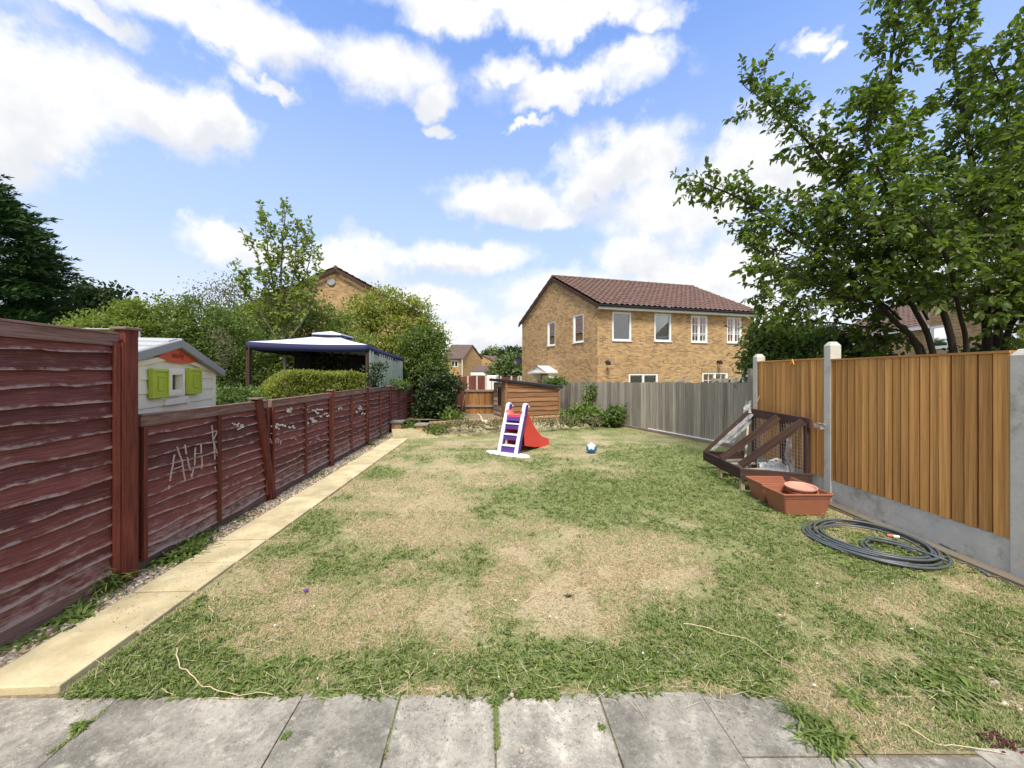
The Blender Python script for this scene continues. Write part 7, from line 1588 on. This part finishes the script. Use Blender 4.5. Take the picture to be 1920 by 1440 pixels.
# ------------------------------------------------------------------ grass blades: one mass
def grass():
    rs = np.random.RandomState(5); X, Y, K = [], [], []
    for (y0, y1, dens) in ((1.68, 2.6, 23000), (2.6, 3.4, 15000), (3.4, 4.6, 9000), (4.6, 6.5, 4800), (6.5, 9.0, 1900), (9.0, 12.3, 900)):
        n = int((y1 - y0) * 7.6 * dens); x = rs.uniform(-3.0, 4.6, n); y = rs.uniform(y0, y1, n)
        lim = np.minimum(y * 1.36, 99); k = (x > path_r(y) + .005 + .03 * rs.rand(n)) & (x < right_x(y) - .12 - .02 * rs.rand(n)) & (np.abs(x) < lim)
        X.append(x[k]); Y.append(y[k])
    X = np.concatenate(X); Y = np.concatenate(Y); g = green_at(X, Y); ed = fbm(X * 5, Y * 5, 9, 3)
    e2 = PATIO_Y - .03 - .10 * (ed - .4)
    e2 = np.where(X > 1.40 + .1 * ed, 1.66 + .05 * (ed - .3), e2)
    bare = fbm(X * 2.3 + 40, Y * 2.3, 33, 4)
    keep = (Y > e2) & (rs.rand(len(X)) < np.clip(1.25 - 1.1 * (bare > .62) , .25, 1)); X, Y, g = X[keep], Y[keep], g[keep]; n = len(X)
    fine = g + rs.randn(n) * .27 + (fbm(X * 12, Y * 12, 50, 4) - .5) * 1.15; green = fine > .52
    h = np.where(green, rs.uniform(.013, .040, n) * (1 + .5 * np.clip(g - .6, 0, .6)), rs.uniform(.012, .042, n)); w = np.where(green, rs.uniform(.0022, .0044, n), rs.uniform(.0020, .0042, n)) * np.clip(.75 + Y * .13, 1, 2.2)
    broad = green & (rs.rand(n) < .035); w = np.where(broad, w * 2.0, w)
    th = rs.rand(n) * 6.283; lean = np.where(green, rs.uniform(.3, 1.15, n), rs.uniform(.8, 1.5, n)); d = np.stack([np.cos(th) * np.sin(lean), np.sin(th) * np.sin(lean), np.cos(lean)], -1)
    s = np.stack([-np.sin(th + rs.randn(n) * .6), np.cos(th), np.zeros(n)], -1) * w[:, None] * .5; z = ground_z(X, Y) + .004; b = np.stack([X, Y, z], -1)
    mid = b + d * (h * .55)[:, None]; tip = b + d * h[:, None] - np.array((0, 0, 1)) * (h * .18)[:, None]; tip[:, 2] = np.maximum(tip[:, 2], z + .004)
    V = np.stack([b - s, b + s, mid + s * .9, tip, mid - s * .9], 1).reshape(-1, 3); q = (np.arange(n) * 5)[:, None]
    Fq = q + np.array([0, 1, 2, 4]); Ft = np.concatenate([q + 4, q + 2, q + 3, q + 3], 1)
    rnd = np.where(green, rs.uniform(.5, 1.0, n), rs.uniform(0, .47, n)); tri = q + np.array([4, 2, 3])
    # quads and tips as triangles only: three per blade
    F = np.concatenate([q + np.array([0, 1, 2]), q + np.array([0, 2, 4]), tri], 1).reshape(-1, 3)
    tag(np_mesh('grass', V, F, MAT['grass'], rnd=np.repeat(rnd, 3)), 'short patchy lawn grass, part straw coloured and part green', 'grass', kind='stuff'); print('grass', n)
    # small broad leaved weeds mixed through the greener turf
    n = 5200; X = rs.uniform(-2.4, 4.0, n * 3); Y = 1.95 + 7 * rs.rand(n * 3) ** 1.8; g = green_at(X, Y); k = (g + rs.randn(len(X)) * .08 > .72) & (X > path_r(Y) + .05) & (X < right_x(Y) - .15) & (np.abs(X) < Y * 1.36); X, Y = X[k], Y[k]
    per = 5; n = len(X); th = rs.rand(n, per) * 6.283; Pn = np.stack([np.repeat(X, per) + rs.randn(n * per) * .008, np.repeat(Y, per) + rs.randn(n * per) * .008, np.full(n * per, .016)], -1); th = th.ravel()
    A = np.stack([np.cos(th), np.sin(th), rs.uniform(.05, .8, n * per)], -1); N = np.tile((0, 0, 1.0), (n * per, 1)) + rs.randn(n * per, 3) * .2; L = rs.uniform(.012, .042, n * per)
    o = leaves_mesh('lawn_weeds', Pn, A, N, L, L * rs.uniform(.25, .42, n * per), 'leaf_weed', None, rs.rand(n * per), .25); tag(o, 'small clover and plantain leaves mixed through the greener turf', 'weeds', kind='stuff')
    # loose straw
    n = 1700; X = rs.uniform(-2.4, 4.0, n); Y = 1.9 + 7 * rs.rand(n) ** 1.8; k = (X > path_r(Y) + .05) & (X < right_x(Y) - .1); X, Y = X[k], Y[k]; n = len(X); th = rs.rand(n) * 6.283; L = rs.uniform(.03, .11, n); d = np.stack([np.cos(th), np.sin(th), rs.uniform(-.05, .15, n)], -1); s = np.stack([-np.sin(th), np.cos(th), np.zeros(n)], -1) * (.0009 * np.clip(.6 + Y * .2, 1, 2.4))[:, None]
    b = np.stack([X, Y, np.full(n, .032)], -1); V = np.stack([b - s, b + s, b + d * L[:, None] + s, b + d * L[:, None] - s], 1).reshape(-1, 3); F = (np.arange(n) * 4)[:, None] + np.arange(4)
    tag(np_mesh('loose_straw', V, F, MAT['straw']), 'loose bits of dry straw on the lawn', 'straw', kind='stuff')
grass()
